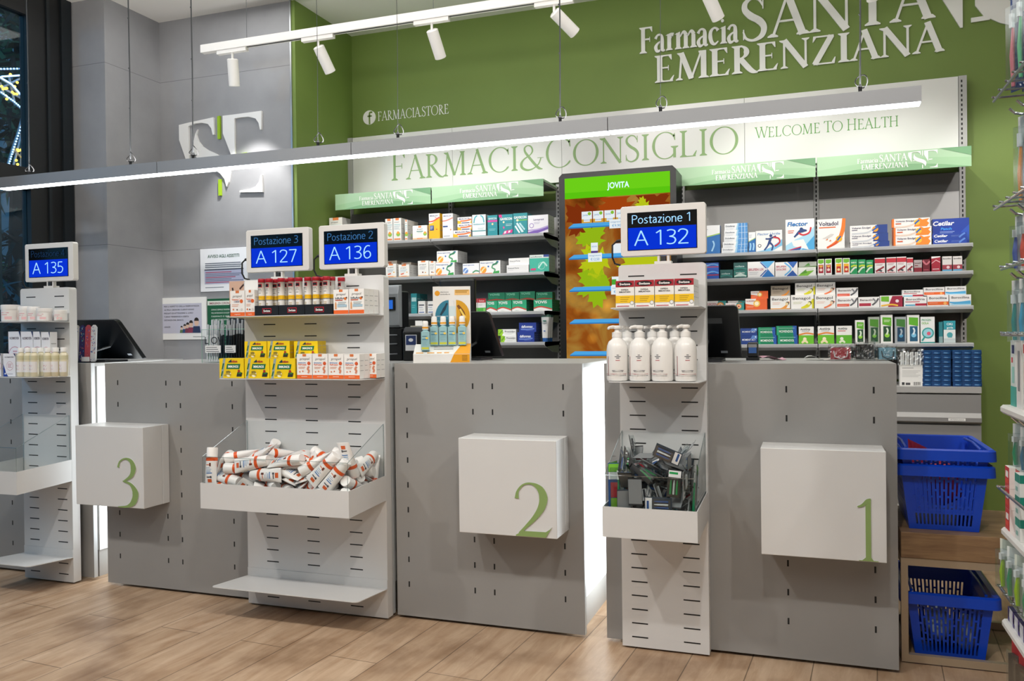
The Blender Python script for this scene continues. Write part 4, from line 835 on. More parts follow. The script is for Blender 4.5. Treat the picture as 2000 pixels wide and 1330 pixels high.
# key: (words, body, side, top, print)
DES = {
 'bluefig': ('white and blue carton with outlined figures', 'f3f5f6', '1d5fa8', 'f3f5f6', [('p', [(0, 0), (1, 0), (1, 0.68), (0, 0.50)], '1f6cb4'), ('p', [(0, 0.50), (1, 0.68), (1, 0.72), (0, 0.54)], '9fc65a'), ('w', [(0.2, 0.08), (0.3, 0.3), (0.25, 0.45)], [0.02]*3, '9fd0f0'), ('w', [(0.65, 0.08), (0.75, 0.3), (0.7, 0.45)], [0.02]*3, '9fd0f0'), ('l', 0.1, 0.5, 0.85, 3, 'b9c4cc')]),
 'bluegrid': ('flat white carton with pale blue grid', 'f1f4f6', 'dfe6ec', 'f1f4f6', [('p', [(0.5, 0), (1, 0), (1, 1), (0.56, 1)], '4d93d2'), ('p', [(0.5, 0), (0.58, 0), (0.62, 1), (0.56, 1)], '9fd0ee'), ('r', 0.62, 0.45, 1, 0.5, 'cfe2f2'), ('r', 0.74, 0, 0.76, 1, 'cfe2f2'), ('r', 0.87, 0, 0.89, 1, 'cfe2f2'), ('t', 0.05, 0.48, 0.26, 'Diclofenac', '3d4f66', 0.4), ('l', 0.05, 0.4, 0.25, 2, '9aa7b4', 0.15)]),
 'unidie': ('white carton with blue running figure, medium', 'f4f4f2', 'd8d8d6', 'f4f4f2', [('t', 0.06, 0.78, 0.12, 'Flector Unidie', '2a78b8', 0.86, 'l', 0.01, 0.15), ('p', [(0.0, 0.0), (0.6, 0.0), (1, 0.25), (1, 0.55), (0.6, 0.2), (0.3, 0.05)], '7fc4e8'), ('c', 0.14, 0.28, 0.08, '2a2f38'), ('c', 0.14, 0.28, 0.055, 'f4f4f2')]+MAN('1b3f7c', 1.0, 0.02)+[('w', [(0.72, 0.22), (0.9, 0.4), (0.86, 0.6), (0.66, 0.66)], [0.02, 0.05, 0.06, 0.03], 'c8202e')]),
 'flector': ('large white and blue carton with reaching figure', 'f6f6f4', 'e2e6ea', 'f6f6f4', [('p', [(0, 0), (1, 0), (1, 0.75), (0.75, 0.5), (0.35, 0.35), (0, 0.15)], 'a9daf0'), ('p', [(0.55, 0), (1, 0), (1, 0.45)], '4aa8de'), ('p', [(0.2, 0.30), (0.62, 0.34), (0.8, 0.0), (0.28, 0.12)], 'f2f2f0'), ('p', [(0.05, 0), (0.55, 0.12), (0.5, 0)], 'c8283a'), ('p', [(0.15, 0), (0.55, 0.08), (0.5, 0)], '1d4f9c'), ('t', 0.06, 0.78, 0.14, 'Flector', '1676bd', 0.70, 'l', 0.03, 0.2), ('w', [(0.30, 0.42), (0.48, 0.58), (0.58, 0.62), (0.74, 0.62)], [0.03, 0.10, 0.12, 0.04], '1b3f7c'), ('c', 0.55, 0.67, 0.055, '1b3f7c'), ('w', [(0.45, 0.55), (0.62, 0.48), (0.82, 0.55), (0.88, 0.72)], [0.02, 0.03, 0.04, 0.05], 'cf2030'), ('l', 0.08, 0.3, 0.62, 2, 'e06a4a', 0.06)]),
 'voltadol': ('large white carton with orange curve', 'f3f1ee', 'eceae6', 'f3f1ee', [('w', [(0.98, 1.0), (0.93, 0.6), (0.75, 0.25), (0.35, 0.02)], [0.10, 0.13, 0.12, 0.05], 'f07a1c'), ('w', [(0.86, 0.4), (0.66, 0.16), (0.35, 0.04)], [0.03, 0.05, 0.02], 'd84a14'), ('t', 0.05, 0.78, 0.14, 'Voltadol', '2a2550', 0.72, 'l', 0.02), ('r', 0.06, 0.70, 0.68, 0.735, 'e0692c'), ('p', [(0.18, 0.34), (0.5, 0.50), (0.62, 0.48), (0.38, 0.34)], 'd6d2cc'), ('p', [(0.3, 0.28), (0.36, 0.34), (0.40, 0.30)], 'e8822c'), ('p', [(0.42, 0.24), (0.48, 0.30), (0.52, 0.26)], 'e8822c'), ('c', 0.80, 0.32, 0.10, 'f3b21c'), ('w', [(0.74, 0.26), (0.8, 0.34), (0.86, 0.40)], [0.03, 0.06, 0.03], '1f54a4')]),
 'gelblue': ('long white carton with navy end and figure', 'f3f2f0', 'f3f2f0', 'f3f2f0', [('p', [(0.60, 0), (1, 0), (1, 1), (0.72, 1)], '1f3f8c'), ('w', [(0.05, 0.02), (0.45, 0.10), (0.62, 0.5)], [0.04, 0.08, 0.05], 'cfd3d8'), ('t', 0.05, 0.60, 0.22, 'Voltaren Emulgel', '2c2858', 0.5), ('r', 0.05, 0.40, 0.2, 0.48, '2c2858'), ('c', 0.68, 0.5, 0.34, 'f2a61c'), ('w', [(0.60, 0.3), (0.68, 0.55), (0.76, 0.75)], [0.10, 0.2, 0.10], '2a62b4'), ('c', 0.70, 0.82, 0.12, '2a62b4')]),
 'gelorange': ('long white carton with orange end and figure', 'f3f1ee', 'f07a20', 'f5f3f0', [('r', 0, 0, 0.05, 1, 'f07a20'), ('p', [(0.58, 0), (0.92, 0), (0.98, 0.35), (0.92, 0.6), (0.98, 0.9), (0.80, 0.8), (0.72, 1), (0.64, 0.7)], 'f08a2a'), ('w', [(0.05, 0.05), (0.4, 0.08), (0.62, 0.4)], [0.06, 0.12, 0.08], 'e8d2c2'), ('t', 0.09, 0.62, 0.2, 'Voltaren Emulgel', '3a2c58', 0.5), ('r', 0.09, 0.36, 0.24, 0.48, 'd85a24'), ('c', 0.66, 0.5, 0.32, 'f6c23a'), ('w', [(0.60, 0.3), (0.66, 0.55), (0.72, 0.75)], [0.1, 0.2, 0.1], '2a62b4')]),
 'patch': ('large royal blue carton with white lettering', '1c3f9e', '16327e', '2448a6', [('p', [(0.5, 0), (1, 0.15), (1, 0.75), (0.8, 0.5)], '2a55b8'), ('t', 0.0, 0.74, 0.17, 'Cetilar', 'f2f6fa', 0.58, 'l', 0.03, 0.2), ('t', 0.22, 0.56, 0.10, 'Patch', '3fa0f0', 0.30, 'l', 0.03, 0.2), ('l', 0.2, 0.6, 0.48, 3, 'a9c0ea', 0.05)]),
 'tubebox': ('long low blue carton with white lettering', '1f44a4', '18357f', '2a50b0', [('t', 0.04, 0.28, 0.5, 'Cetilar', 'f2f6fa', 0.40, 'l', 0.03, 0.2), ('l', 0.55, 0.8, 0.5, 2, 'a9c0ea', 0.2), ('w', [(0.78, 0.1), (0.85, 0.5), (0.95, 0.9)], [0.12, 0.25, 0.1], '5f8ad8')]),
 'bluered': ('royal blue carton with red line', '1f57b4', '1b4c9e', '2a62c0', [('r', 0, 0.35, 1, 0.46, 'c03040'), ('w', [(0, 0.5), (0.5, 0.8), (1, 0.6)], [0.05, 0.14, 0.08], '5aa0e4'), ('l', 0.1, 0.6, 0.7, 1, 'dfe9f4')]),
 'darkteal': ('dark teal carton', '1f5a58', '184644', '256a66', [('t', 0.1, 0.45, 0.2, 'oxilana', 'bcd6d2', 0.7), ('w', [(0, 0.2), (0.5, 0.35), (1, 0.15)], [0.06]*3, '2f8078')]),
 'tealoval': ('teal carton with pale oval', '2a7a70', '205e58', '2f8278', [('w', [(0.05, 0.2), (0.5, 0.4), (0.95, 0.2)], [0.1, 0.5, 0.1], 'cfe4dc'), ('t', 0.15, 0.62, 0.2, 'oxilana', 'e4f0ec', 0.7), ('r', 0, 0, 1, 0.1, '1f5a54')]),
 'bluex': ('white carton with large blue cross shape', 'f2f1f0', 'e2e2e2', 'f6f6f4', [('p', [(0.52, 0), (1.0, 0), (0.76, 0.48)], '2a78c4'), ('p', [(0.48, 1), (1.0, 1), (0.75, 0.55)], '5aaee4'), ('p', [(0.45, 0.95), (0.7, 0.5), (0.45, 0.05), (0.5, 0.05), (0.76, 0.5), (0.5, 0.95)], '2456a8'), ('t', 0.04, 0.42, 0.16, 'BRUFEN LIX', 'b83a54', 0.56), ('l', 0.06, 0.4, 0.3, 2, 'a0a8b0', 0.1), ('c', 0.70, 0.5, 0.06, 'e8f4fa')]),
 'bluex2': ('white carton with small blue cross shape', 'f2f1f0', 'e2e2e2', 'f6f6f4', [('p', [(0.5, 0), (1.0, 0), (0.78, 0.4)], '2456a8'), ('p', [(0.55, 1), (1.0, 1), (0.8, 0.55)], '2a62b4'), ('w', [(0.42, 0.95), (0.7, 0.5), (0.42, 0.05)], [0.04, 0.08, 0.04], '6ab4e8'), ('t', 0.05, 0.62, 0.14, 'BRUFEN', 'b83a54', 0.44), ('t', 0.05, 0.42, 0.14, 'DOLORE', 'b83a54', 0.44)]),
 'leafpack': ('white and green carton with leaves', 'eef0ea', 'd8dcd2', 'f2f4ee', [('p', [(0, 0), (0.55, 0), (0.9, 0.6), (0.3, 0.5)], '7fbf3a'), ('p', [(0.1, 0.2), (0.45, 0.75), (0.5, 0.3)], '5a9a34'), ('l', 0.45, 0.9, 0.8, 2, '8a9a80', 0.14)]),
 'greyleaf': ('grey green carton with leaves', 'a9aea4', '8f948c', 'b4b8ae', [('p', [(0, 0), (1, 0), (1, 0.25), (0, 0.1)], '5a7a44'), ('p', [(0.3, 0.2), (0.55, 0.8), (0.65, 0.3)], '4f8a3a'), ('l', 0.5, 0.9, 0.8, 2, '6a7064', 0.14)]),
 'tallred': ('tall lime topped carton, crimson panel', 'f0efec', 'e0dfdc', '8cc63a', [('p', [(0.08, 0.74), (0.5, 0.70), (0.92, 0.76), (0.92, 0.96), (0.08, 0.96)], '6fb52c'), ('r', 0.14, 0.12, 0.86, 0.64, 'a81c34'), ('c', 0.5, 0.32, 0.09, 'f0d8d0'), ('w', [(0.3, 0.6), (0.5, 0.5), (0.7, 0.6)], [0.03]*3, 'e8b04a')]),
 'tallyel': ('tall lime topped carton, yellow and red', 'f0efec', 'e0dfdc', '8cc63a', [('p', [(0.08, 0.74), (0.5, 0.70), (0.92, 0.76), (0.92, 0.96), (0.08, 0.96)], '6fb52c'), ('r', 0.14, 0.12, 0.86, 0.66, 'f0b428'), ('r', 0.22, 0.12, 0.78, 0.5, 'c8302c'), ('c', 0.5, 0.30, 0.08, 'f6e2b0')]),
 'tallgreen': ('tall green carton with pale swoosh', '239a5c', '1c7f4a', '2aa866', [('t', 0.12, 0.74, 0.10, 'NEO', 'f0f6ee', 0.7), ('w', [(0.0, 0.1), (0.5, 0.4), (0.9, 0.45)], [0.04, 0.12, 0.05], 'e4eedc'), ('w', [(0.1, 0.5), (0.5, 0.58), (0.95, 0.55)], [0.03, 0.05, 0.03], 'c8d83a')]),
 'tallredw': ('tall white carton with red top and bird shape', 'eeeceb', 'd4d2d0', 'f2f0ee', [('r', 0, 0.66, 1, 0.94, 'c2283a'), ('l', 0.12, 0.8, 0.58, 2, 'b06a74', 0.07), ('w', [(0.1, 0.12), (0.4, 0.22), (0.9, 0.42)], [0.05, 0.14, 0.03], '9a2434'), ('w', [(0.4, 0.2), (0.7, 0.12)], [0.08, 0.02], '4a4a50'), ('r', 0.1, 0.02, 0.9, 0.05, 'c2283a')]),
 'greyred': ('grey and dark red carton', 'b4a8a8', '8f8484', 'c4b8b8', [('r', 0, 0, 1, 0.35, '8a2434'), ('t', 0.1, 0.68, 0.12, 'borocill', '5a2430', 0.75), ('r', 0.1, 0.5, 0.5, 0.56, '8a2434')]),
 'darkred': ('dark red carton with slanted line', '6f1c2c', '561622', '7f2434', [('w', [(0, 0.9), (0.5, 0.6), (1, 0.85)], [0.04]*3, 'c8707c'), ('r', 0.1, 0.1, 0.8, 0.18, 'a84a58')]),
 'redzig': ('crimson and white carton with slanted band', 'a8283c', '84202f', 'eeeceb', [('p', [(0, 0.86), (1, 0.94), (1, 1), (0, 1)], 'eeeceb'), ('p', [(0, 0.5), (0.5, 0.72), (1, 0.56), (1, 0.62), (0.5, 0.78), (0, 0.56)], 'eab8c0'), ('r', 0.1, 0.12, 0.85, 0.18, 'e4c0c6')]),
 'boroc': ('tall grey white carton with red base', 'dcd8d6', 'a8a4a2', 'e4e0de', [('r', 0, 0.05, 1, 0.42, '9c3444'), ('r', 0, 0, 1, 0.10, '4f9fc8'), ('t', 0.08, 0.80, 0.10, 'Borocillina', '3a3438', 0.82), ('c', 0.6, 0.25, 0.10, 'e4c8cc')]),
 'nuro': ('teal and white carton with round target', 'e4e2e0', '2a8a88', 'eceae8', [('p', [(0.45, 0), (1, 0), (1, 1), (0.62, 1)], '2a8f8c'), ('t', 0.04, 0.55, 0.26, 'NUROFEN', 'a83040', 0.5), ('c', 0.72, 0.5, 0.36, 'e8882a'), ('c', 0.72, 0.5, 0.24, 'f6e4c0'), ('c', 0.72, 0.5, 0.14, 'c83a24')]),
 'nuroo': ('bright orange carton with round target', 'e8622a', 'c84f20', 'f0ece8', [('p', [(0, 0.55), (0.42, 0.4), (0.5, 1), (0, 1)], 'f0ece8'), ('c', 0.52, 0.55, 0.30, 'f6c65a'), ('c', 0.52, 0.55, 0.18, 'fff0d0'), ('t', 0.04, 0.72, 0.13, 'NUROFEN', 'a83040', 0.4), ('l', 0.06, 0.4, 0.3, 2, 'f6d0b8', 0.1)]),
 'benao': ('white carton with orange swoosh', 'f1efeb', 'd8d6d2', 'f6f4f0', [('t', 0.08, 0.66, 0.20, 'Benagol', '2e2c2c', 0.8, 'l', 0.01), ('l', 0.1, 0.5, 0.46, 2, 'e0843a', 0.10), ('w', [(0.5, 0.0), (0.75, 0.15), (0.95, 0.55)], [0.08, 0.2, 0.03], 'e8963a'), ('c', 0.86, 0.42, 0.13, '4a4a48'), ('c', 0.83, 0.38, 0.11, 'e8d2a0'), ('r', 0, 0, 1, 0.06, 'e8a24a')]),
 'benay': ('white carton with lime yellow swoosh', 'f1efeb', 'd8d6d2', 'f6f4f0', [('t', 0.08, 0.66, 0.20, 'Benagol', '2e2c2c', 0.76, 'l', 0.01), ('l', 0.1, 0.5, 0.46, 2, 'a8b43a', 0.10), ('w', [(0.45, 0.05), (0.72, 0.2), (0.98, 0.6)], [0.08, 0.26, 0.1], 'd8d21c'), ('r', 0.92, 0, 1, 0.7, 'd2cc1c'), ('c', 0.82, 0.40, 0.13, '4a4a48'), ('c', 0.79, 0.36, 0.11, 'ece8a0')]),
 'benap': ('white carton with peach swoosh', 'f1efeb', 'd8d6d2', 'f6f4f0', [('t', 0.08, 0.66, 0.20, 'Benagol', '2e2c2c', 0.78, 'l', 0.01), ('l', 0.1, 0.5, 0.46, 2, 'e0946a', 0.10), ('w', [(0.45, 0.02), (0.72, 0.2), (0.95, 0.5)], [0.06, 0.14, 0.05], 'e87a4a'), ('c', 0.84, 0.42, 0.13, '4a4a48'), ('c', 0.81, 0.38, 0.11, 'e8c8a8')]),
 'benad': ('tan carton with orange swoosh', 'a89a88', '8a7e70', 'b8aa98', [('t', 0.08, 0.62, 0.22, 'Benagol', '22201e', 0.8, 'l', 0.01), ('l', 0.1, 0.5, 0.42, 2, '6a5a48', 0.12), ('w', [(0.55, 0.0), (0.78, 0.15), (0.95, 0.5)], [0.08, 0.2, 0.05], 'd8882a')]),
 'benact': ('flat white carton with red bar', 'ecebe9', 'cfcdca', 'f2f0ee', [('t', 0.08, 0.62, 0.2, 'Benactiv', '5a3a3e', 0.62), ('r', 0.04, 0.12, 0.62, 0.38, 'e0604a'), ('l', 0.08, 0.5, 0.22, 1, 'f6d8d0'), ('w', [(0.66, 0.2), (0.86, 0.5), (0.98, 0.9)], [0.05, 0.1, 0.03], '55565a'), ('w', [(0.86, 0.5), (0.72, 0.85)], [0.08, 0.03], '8a8c90')]),
 'benacr': ('flat white carton with crimson bar', 'ecebe9', 'cfcdca', 'f2f0ee', [('t', 0.08, 0.62, 0.2, 'Benactiv', '5a3a3e', 0.62), ('r', 0.04, 0.12, 0.60, 0.40, 'b02c44'), ('w', [(0.66, 0.2), (0.84, 0.5), (0.96, 0.85)], [0.05, 0.1, 0.03], '55565a'), ('w', [(0.84, 0.5), (0.70, 0.85)], [0.08, 0.03], '8a8c90')]),
 'crimson': ('crimson and lime carton', 'eceae6', 'c8c6c2', 'f0eeea', [('p', [(0.35, 0.0), (1, 0), (1, 0.95), (0.55, 0.95)], '9c1c3c'), ('p', [(0.05, 0.5), (0.4, 0.45), (0.4, 0.92), (0.05, 0.92)], '6fb52c'), ('w', [(0.05, 0.1), (0.5, 0.2), (0.8, 0.1)], [0.08, 0.14, 0.05], 'e8b43a'), ('c', 0.76, 0.5, 0.14, 'f0dce0')]),
 'borw': ('flat white carton, crimson and blue bars', 'ecebea', 'cfcecc', 'f2f1f0', [('t', 0.10, 0.64, 0.22, 'Borocillina', '2c2a30', 0.82, 'l', 0.01), ('r', 0.06, 0.44, 0.7, 0.52, 'c04a58'), ('r', 0.5, 0.06, 1, 0.30, 'a8243c'), ('r', 0.06, 0.06, 0.5, 0.2, '4fa8c8')]),
 'boro': ('flat white carton with orange bar', 'ecebea', 'cfcecc', 'f2f1f0', [('t', 0.10, 0.64, 0.22, 'Borocillina', '2c2a30', 0.82, 'l', 0.01), ('r', 0.02, 0.08, 1, 0.40, 'e06428'), ('c', 0.84, 0.24, 0.14, 'f0b060'), ('l', 0.1, 0.5, 0.26, 1, 'f6dcc8')]),
 'borb': ('flat white carton with blue bar', 'ecebea', 'cfcecc', 'f2f1f0', [('t', 0.10, 0.64, 0.22, 'Borocillina', '2c2a30', 0.82, 'l', 0.01), ('w', [(0.02, 0.3), (0.4, 0.22), (0.98, 0.28)], [0.10, 0.26, 0.34], '4fa6d4'), ('r', 0.02, 0.05, 1, 0.14, '9cd0e8')]),
 'momact': ('navy carton with white lettering', '1f3f86', '18326c', '2a4c94', [('t', 0.1, 0.40, 0.22, 'MOMENT ACT', 'eef2f8', 0.8), ('p', [(0.6, 0.6), (1, 0.6), (1, 1), (0.7, 1)], '5a86c8'), ('c', 0.9, 0.82, 0.08, 'e8eef6')]),
 'momen': ('green carton with blue end', '17855c', '1c4a94', '2a9a70', [('t', 0.14, 0.28, 0.26, 'MOMENDOL', 'eef6f0', 0.7), ('p', [(0.84, 0), (1, 0), (1, 1), (0.80, 1)], '1f56a8'), ('r', 0.08, 0.74, 0.9, 0.78, 'a8dcc4'), ('r', 0.05, 0.0, 0.12, 1, '2aa878')]),
 'acti': ('white and lime green carton with seated figure', 'efeeea', 'd2d0cc', 'f4f3f0', [('r', 0, 0, 1, 0.5, '6cbf2a'), ('w', [(0, 0.52), (0.5, 0.62), (1, 0.56)], [0.02, 0.07, 0.03], 'e88a3a'), ('t', 0.1, 0.80, 0.11, 'ActiGrip', '2c2c34', 0.66, 'l', 0.02, 0.15), ('l', 0.2, 0.7, 0.72, 1, '8a8a90'), ('c', 0.4, 0.28, 0.10, 'f6ecc8'), ('w', [(0.2, 0.05), (0.4, 0.18), (0.6, 0.05)], [0.1, 0.16, 0.08], 'f2e4b8')]),
 'actir': ('white and lime green carton with red line', 'efeeea', 'd2d0cc', 'f4f3f0', [('r', 0, 0, 1, 0.48, '5fb32c'), ('t', 0.1, 0.80, 0.11, 'ActiGrip', '2c2c34', 0.6, 'l', 0.02, 0.15), ('r', 0.1, 0.70, 0.6, 0.735, 'c83a3a'), ('c', 0.35, 0.28, 0.09, 'eef2e0'), ('w', [(0.2, 0.05), (0.38, 0.16), (0.56, 0.05)], [0.1, 0.14, 0.08], 'dfe8c8')]),
 'trospn': ('tall white carton with dark green panel', 'efeeea', 'd6d4d0', 'f4f3f0', [('r', 0.22, 0.06, 0.86, 0.60, '1c4a2c'), ('p', [(0.15, 0.66), (0.9, 0.60), (0.9, 0.90), (0.15, 0.92)], '5fae28'), ('c', 0.54, 0.28, 0.08, '8fd03a'), ('w', [(0.5, 0.3), (0.6, 0.44), (0.5, 0.54)], [0.02]*3, 'd8e8d0'), ('l', 0.28, 0.8, 0.8, 2, 'dff0c8', 0.05)]),
 'trosgd': ('tall grey carton with dark green panel', 'a4aaa0', '868c84', 'b0b6ac', [('r', 0.22, 0.06, 0.86, 0.60, '1c4a2c'), ('p', [(0.15, 0.66), (0.9, 0.60), (0.9, 0.90), (0.15, 0.92)], '4a8a28'), ('c', 0.54, 0.28, 0.07, '6fae3a'), ('w', [(0.5, 0.3), (0.6, 0.44), (0.5, 0.54)], [0.02]*3, 'a8b8a0')]),  # white carton's colours dimmed, its shade is painted in
 'trosbd': ('tall grey carton with dark blue panel', 'a4aaac', '868c90', 'b0b6b8', [('r', 0.22, 0.06, 0.86, 0.60, '17405c'), ('p', [(0.15, 0.66), (0.9, 0.60), (0.9, 0.90), (0.15, 0.92)], '3f7a34'), ('c', 0.54, 0.28, 0.07, '4f9ac0'), ('w', [(0.5, 0.3), (0.6, 0.44), (0.5, 0.54)], [0.02]*3, 'a8b8c0')]),  # copy of the blue-panelled carton with shade mixed into the colours
 'trosb': ('tall white carton with teal blue panel', 'efeeea', 'd6d4d0', 'f4f3f0', [('r', 0.22, 0.06, 0.86, 0.60, '1c5a7c'), ('p', [(0.15, 0.66), (0.9, 0.60), (0.9, 0.90), (0.15, 0.92)], '5fae28'), ('c', 0.54, 0.28, 0.08, '7fc4e4'), ('w', [(0.5, 0.3), (0.6, 0.44), (0.5, 0.54)], [0.02]*3, 'd8e8f0')]),
 'gola': ('white carton with teal magnifier', 'eef0ee', 'd8dad8', 'f4f5f4', [('t', 0.08, 0.84, 0.08, 'PROGEN', '2a9a6a', 0.66), ('t', 0.08, 0.72, 0.08, 'GOLA', '6fbf3a', 0.5), ('c', 0.52, 0.38, 0.21, '2f9f9a'), ('c', 0.52, 0.38, 0.165, '9ad4e0'), ('c', 0.58, 0.36, 0.07, 'e0607a'), ('w', [(0.32, 0.26), (0.1, 0.08)], [0.05, 0.06], '2f9f9a'), ('r', 0, 0, 1, 0.04, '2f9f9a')]),
 'oki': ('white carton with teal lettering panel', 'e8eeec', '2f8a96', 'e8eeec', [('r', 0, 0.60, 1, 1, '2f9aa8'), ('t', 0.26, 0.80, 0.11, 'OKi', 'f4f8f8', 0.5), ('t', 0.26, 0.65, 0.09, 'gola', 'f4f8f8', 0.55), ('c', 0.52, 0.36, 0.12, '4fa8b0'), ('p', [(0.34, 0.24), (0.72, 0.24), (0.62, 0.38), (0.44, 0.38)], '4fa8b0'), ('r', 0, 0, 1, 0.2, 'c8d4d4')]),
 'okid': ('teal carton mostly hidden in the row', '2f7f88', '256870', '3a8f98', [('r', 0, 0, 1, 0.3, '8aa8a8')]),
 'propt': ('tall white carton with orange tab and leaf', 'f1efea', 'e2e0dc', 'f4f2ee', [('r', 0.28, 0.90, 0.72, 1.0, 'e8884a'), ('t', 0.15, 0.80, 0.05, 'propol', '6a6a68', 0.6), ('r', 0.1, 0.70, 0.9, 0.725, '8ac0c8'), ('l', 0.1, 0.9, 0.64, 4, 'b8c8cc', 0.05), ('c', 0.62, 0.28, 0.10, '8fc24a'), ('c', 0.60, 0.34, 0.065, 'f0a030'), ('r', 0.1, 0.03, 0.9, 0.09, 'e8884a')]),
 'propw': ('wide white carton with hanging tab and green leaf', 'f1efea', 'e2e0dc', 'f4f2ee', [('r', 0.40, 0.84, 0.60, 0.97, 'e8884a'), ('t', 0.32, 0.70, 0.09, 'propol', '6a6a68', 0.36), ('r', 0.28, 0.54, 0.72, 0.60, '5a8f88'), ('l', 0.35, 0.65, 0.46, 1, '9ac0a0'), ('c', 0.86, 0.38, 0.14, '8fc24a'), ('c', 0.86, 0.46, 0.09, 'f0a030'), ('r', 0, 0, 1, 0.10, 'e8c8a0'), ('r', 0.3, 0.02, 0.7, 0.08, 'e8884a')]),
 'maayel': ('tall yellow and white carton with navy square', 'f2f0ec', 'f2b81c', 'f4f2ee', [('p', [(0, 0), (1, 0), (1, 0.80), (0.6, 0.72), (0.3, 0.62), (0, 0.60)], 'f4ba1c'), ('w', [(0, 0.68), (0.4, 0.70), (1, 0.84)], [0.012]*3, 'e05a3a'), ('t', 0.1, 0.88, 0.06, 'MAALOX', '2a3a72', 0.72, 'l', 0.02, 0.15), ('t', 0.56, 0.80, 0.045, 'Plus', 'e0503a', 0.3), ('r', 0.08, 0.32, 0.46, 0.52, '1f3a7c'), ('l', 0.12, 0.4, 0.47, 3, 'c8d4ec', 0.05), ('r', 0.66, 0.34, 0.78, 0.38, 'd8502a')]),
 'maawh': ('tall white carton with blue lettering', 'efeeec', 'c4c2c0', 'f4f2f0', [('t', 0.1, 0.88, 0.06, 'MAALOX', '2a3a72', 0.74, 'l', 0.02, 0.15), ('w', [(0, 0.70), (0.4, 0.72), (1, 0.82)], [0.012]*3, 'd89080'), ('r', 0.04, 0.44, 0.5, 0.50, '2f4a86'), ('c', 0.78, 0.33, 0.03, 'e88a4a'), ('l', 0.1, 0.7, 0.06, 1, '8a90a0')]),
 'maafl': ('flat white carton with yellow corner', 'f0eeec', 'd8d6d2', 'f4f2f0', [('t', 0.10, 0.60, 0.26, 'MAALOX Plus', '2a3a72', 0.82, 'l', 0.02, 0.15), ('p', [(0, 0), (0.3, 0), (0.2, 0.4), (0, 0.5)], 'f4ba1c'), ('r', 0.3, 0.04, 0.85, 0.16, '1f2f64'), ('w', [(0.2, 0.4), (0.6, 0.42), (1, 0.6)], [0.03]*3, 'e8783a'), ('p', [(0.88, 0), (1, 0), (1, 0.5)], 'f4ba1c')]),
 'neo': ('white carton with teal arch outline', 'eef2f2', 'd8dcdc', 'f4f6f6', [('w', [(0.12, 0.62), (0.2, 0.86), (0.38, 0.96)], [0.025]*3, '4fa8b4'), ('w', [(0.62, 0.96), (0.8, 0.86), (0.88, 0.62)], [0.025]*3, '4fa8b4'), ('t', 0.06, 0.52, 0.09, 'neobianacid', '3f9aa8', 0.86), ('r', 0, 0.22, 1, 0.26, '2f8f96'), ('l', 0.4, 0.9, 0.36, 2, 'b0c0c4', 0.06), ('r', 0, 0, 1, 0.03, '9ac0c4')]),
 'gavs': ('teal carton with pink band and white lettering', '1f8f9a', '176f78', '2a9aa4', [('r', 0, 0.66, 1, 0.76, 'c8409a'), ('t', 0.08, 0.80, 0.08, 'GAVISCON', 'eef6f6', 0.84), ('c', 0.5, 0.56, 0.05, 'f4d8a0'), ('l', 0.15, 0.8, 0.3, 2, '8fd0d4', 0.06)]),
 'gavm': ('teal carton with magenta sachets', '1c8d98', '176f78', '2a9aa4', [('p', [(0, 0.88), (0.25, 0.84), (0.2, 1), (0, 1)], 'd8308a'), ('t', 0.1, 0.72, 0.12, 'GAVISCON', 'f0f6f6', 0.86, 'l', 0.03), ('p', [(0.25, 0.0), (0.95, 0.08), (1, 0.24), (0.4, 0.18)], 'd8308a'), ('p', [(0.35, 0.04), (0.5, 0.06), (0.55, 0.18), (0.4, 0.16)], 'f0e4ec'), ('p', [(0.65, 0.08), (0.8, 0.1), (0.85, 0.2), (0.7, 0.18)], 'f0e4ec'), ('p', [(0.28, 0.36), (0.36, 0.28), (0.42, 0.36), (0.34, 0.42)], 'e84a9a'), ('c', 0.35, 0.62, 0.05, 'f4e4c0'), ('l', 0.5, 0.95, 0.5, 2, 'd8eef0', 0.07)]),
 'gavg': ('teal carton with pale fan of sachets', '1f8f98', '17707a', '1c5a60', [('t', 0.05, 0.74, 0.12, 'GAVISCON', 'f0f6f6', 0.9, 'l', 0.03), ('r', 0.3, 0.64, 1, 0.68, '7fc83a'), ('c', 0.3, 0.66, 0.06, 'f4e4c0'), ('p', [(0.2, 0.50), (0.3, 0.56), (0.75, 0.10), (0.6, 0.06)], 'd8eef2'), ('p', [(0.4, 0.50), (0.5, 0.54), (0.85, 0.22), (0.78, 0.16)], 'b4dce4'), ('p', [(0.1, 0.36), (0.18, 0.42), (0.5, 0.06), (0.4, 0.04)], 'eef8fa')]),
 'purple': ('white carton with purple wave', 'eceaf0', 'd8d6da', 'f2f0f4', [('w', [(0, 0.02), (0.5, 0.10), (1, 0.26)], [0.06, 0.2, 0.14], '7a5ab4'), ('w', [(0, 0.16), (0.5, 0.20), (1, 0.36)], [0.02, 0.03, 0.02], 'b8a4d8'), ('c', 0.18, 0.42, 0.14, 'a890cc'), ('c', 0.18, 0.42, 0.10, 'eceaf0'), ('t', 0.28, 0.70, 0.10, 'Levopraid', '4a4478', 0.5), ('l', 0.3, 0.6, 0.58, 2, 'a8a0c0', 0.07)]),
 'props': ('small white carton with orange base', 'f1efea', 'e2e0dc', 'f4f2ee', [('r', 0.3, 0.88, 0.7, 1.0, 'e8884a'), ('t', 0.2, 0.70, 0.08, 'propol', '6a6a68', 0.55), ('l', 0.15, 0.8, 0.58, 3, '7aa8c0', 0.09), ('c', 0.78, 0.36, 0.05, 'f0b02a'), ('w', [(0.2, 0.2), (0.5, 0.28)], [0.02, 0.03], 'e07a5a'), ('r', 0, 0, 1, 0.08, 'e8c8a0'), ('r', 0.25, 0.02, 0.75, 0.07, 'e8884a')]),
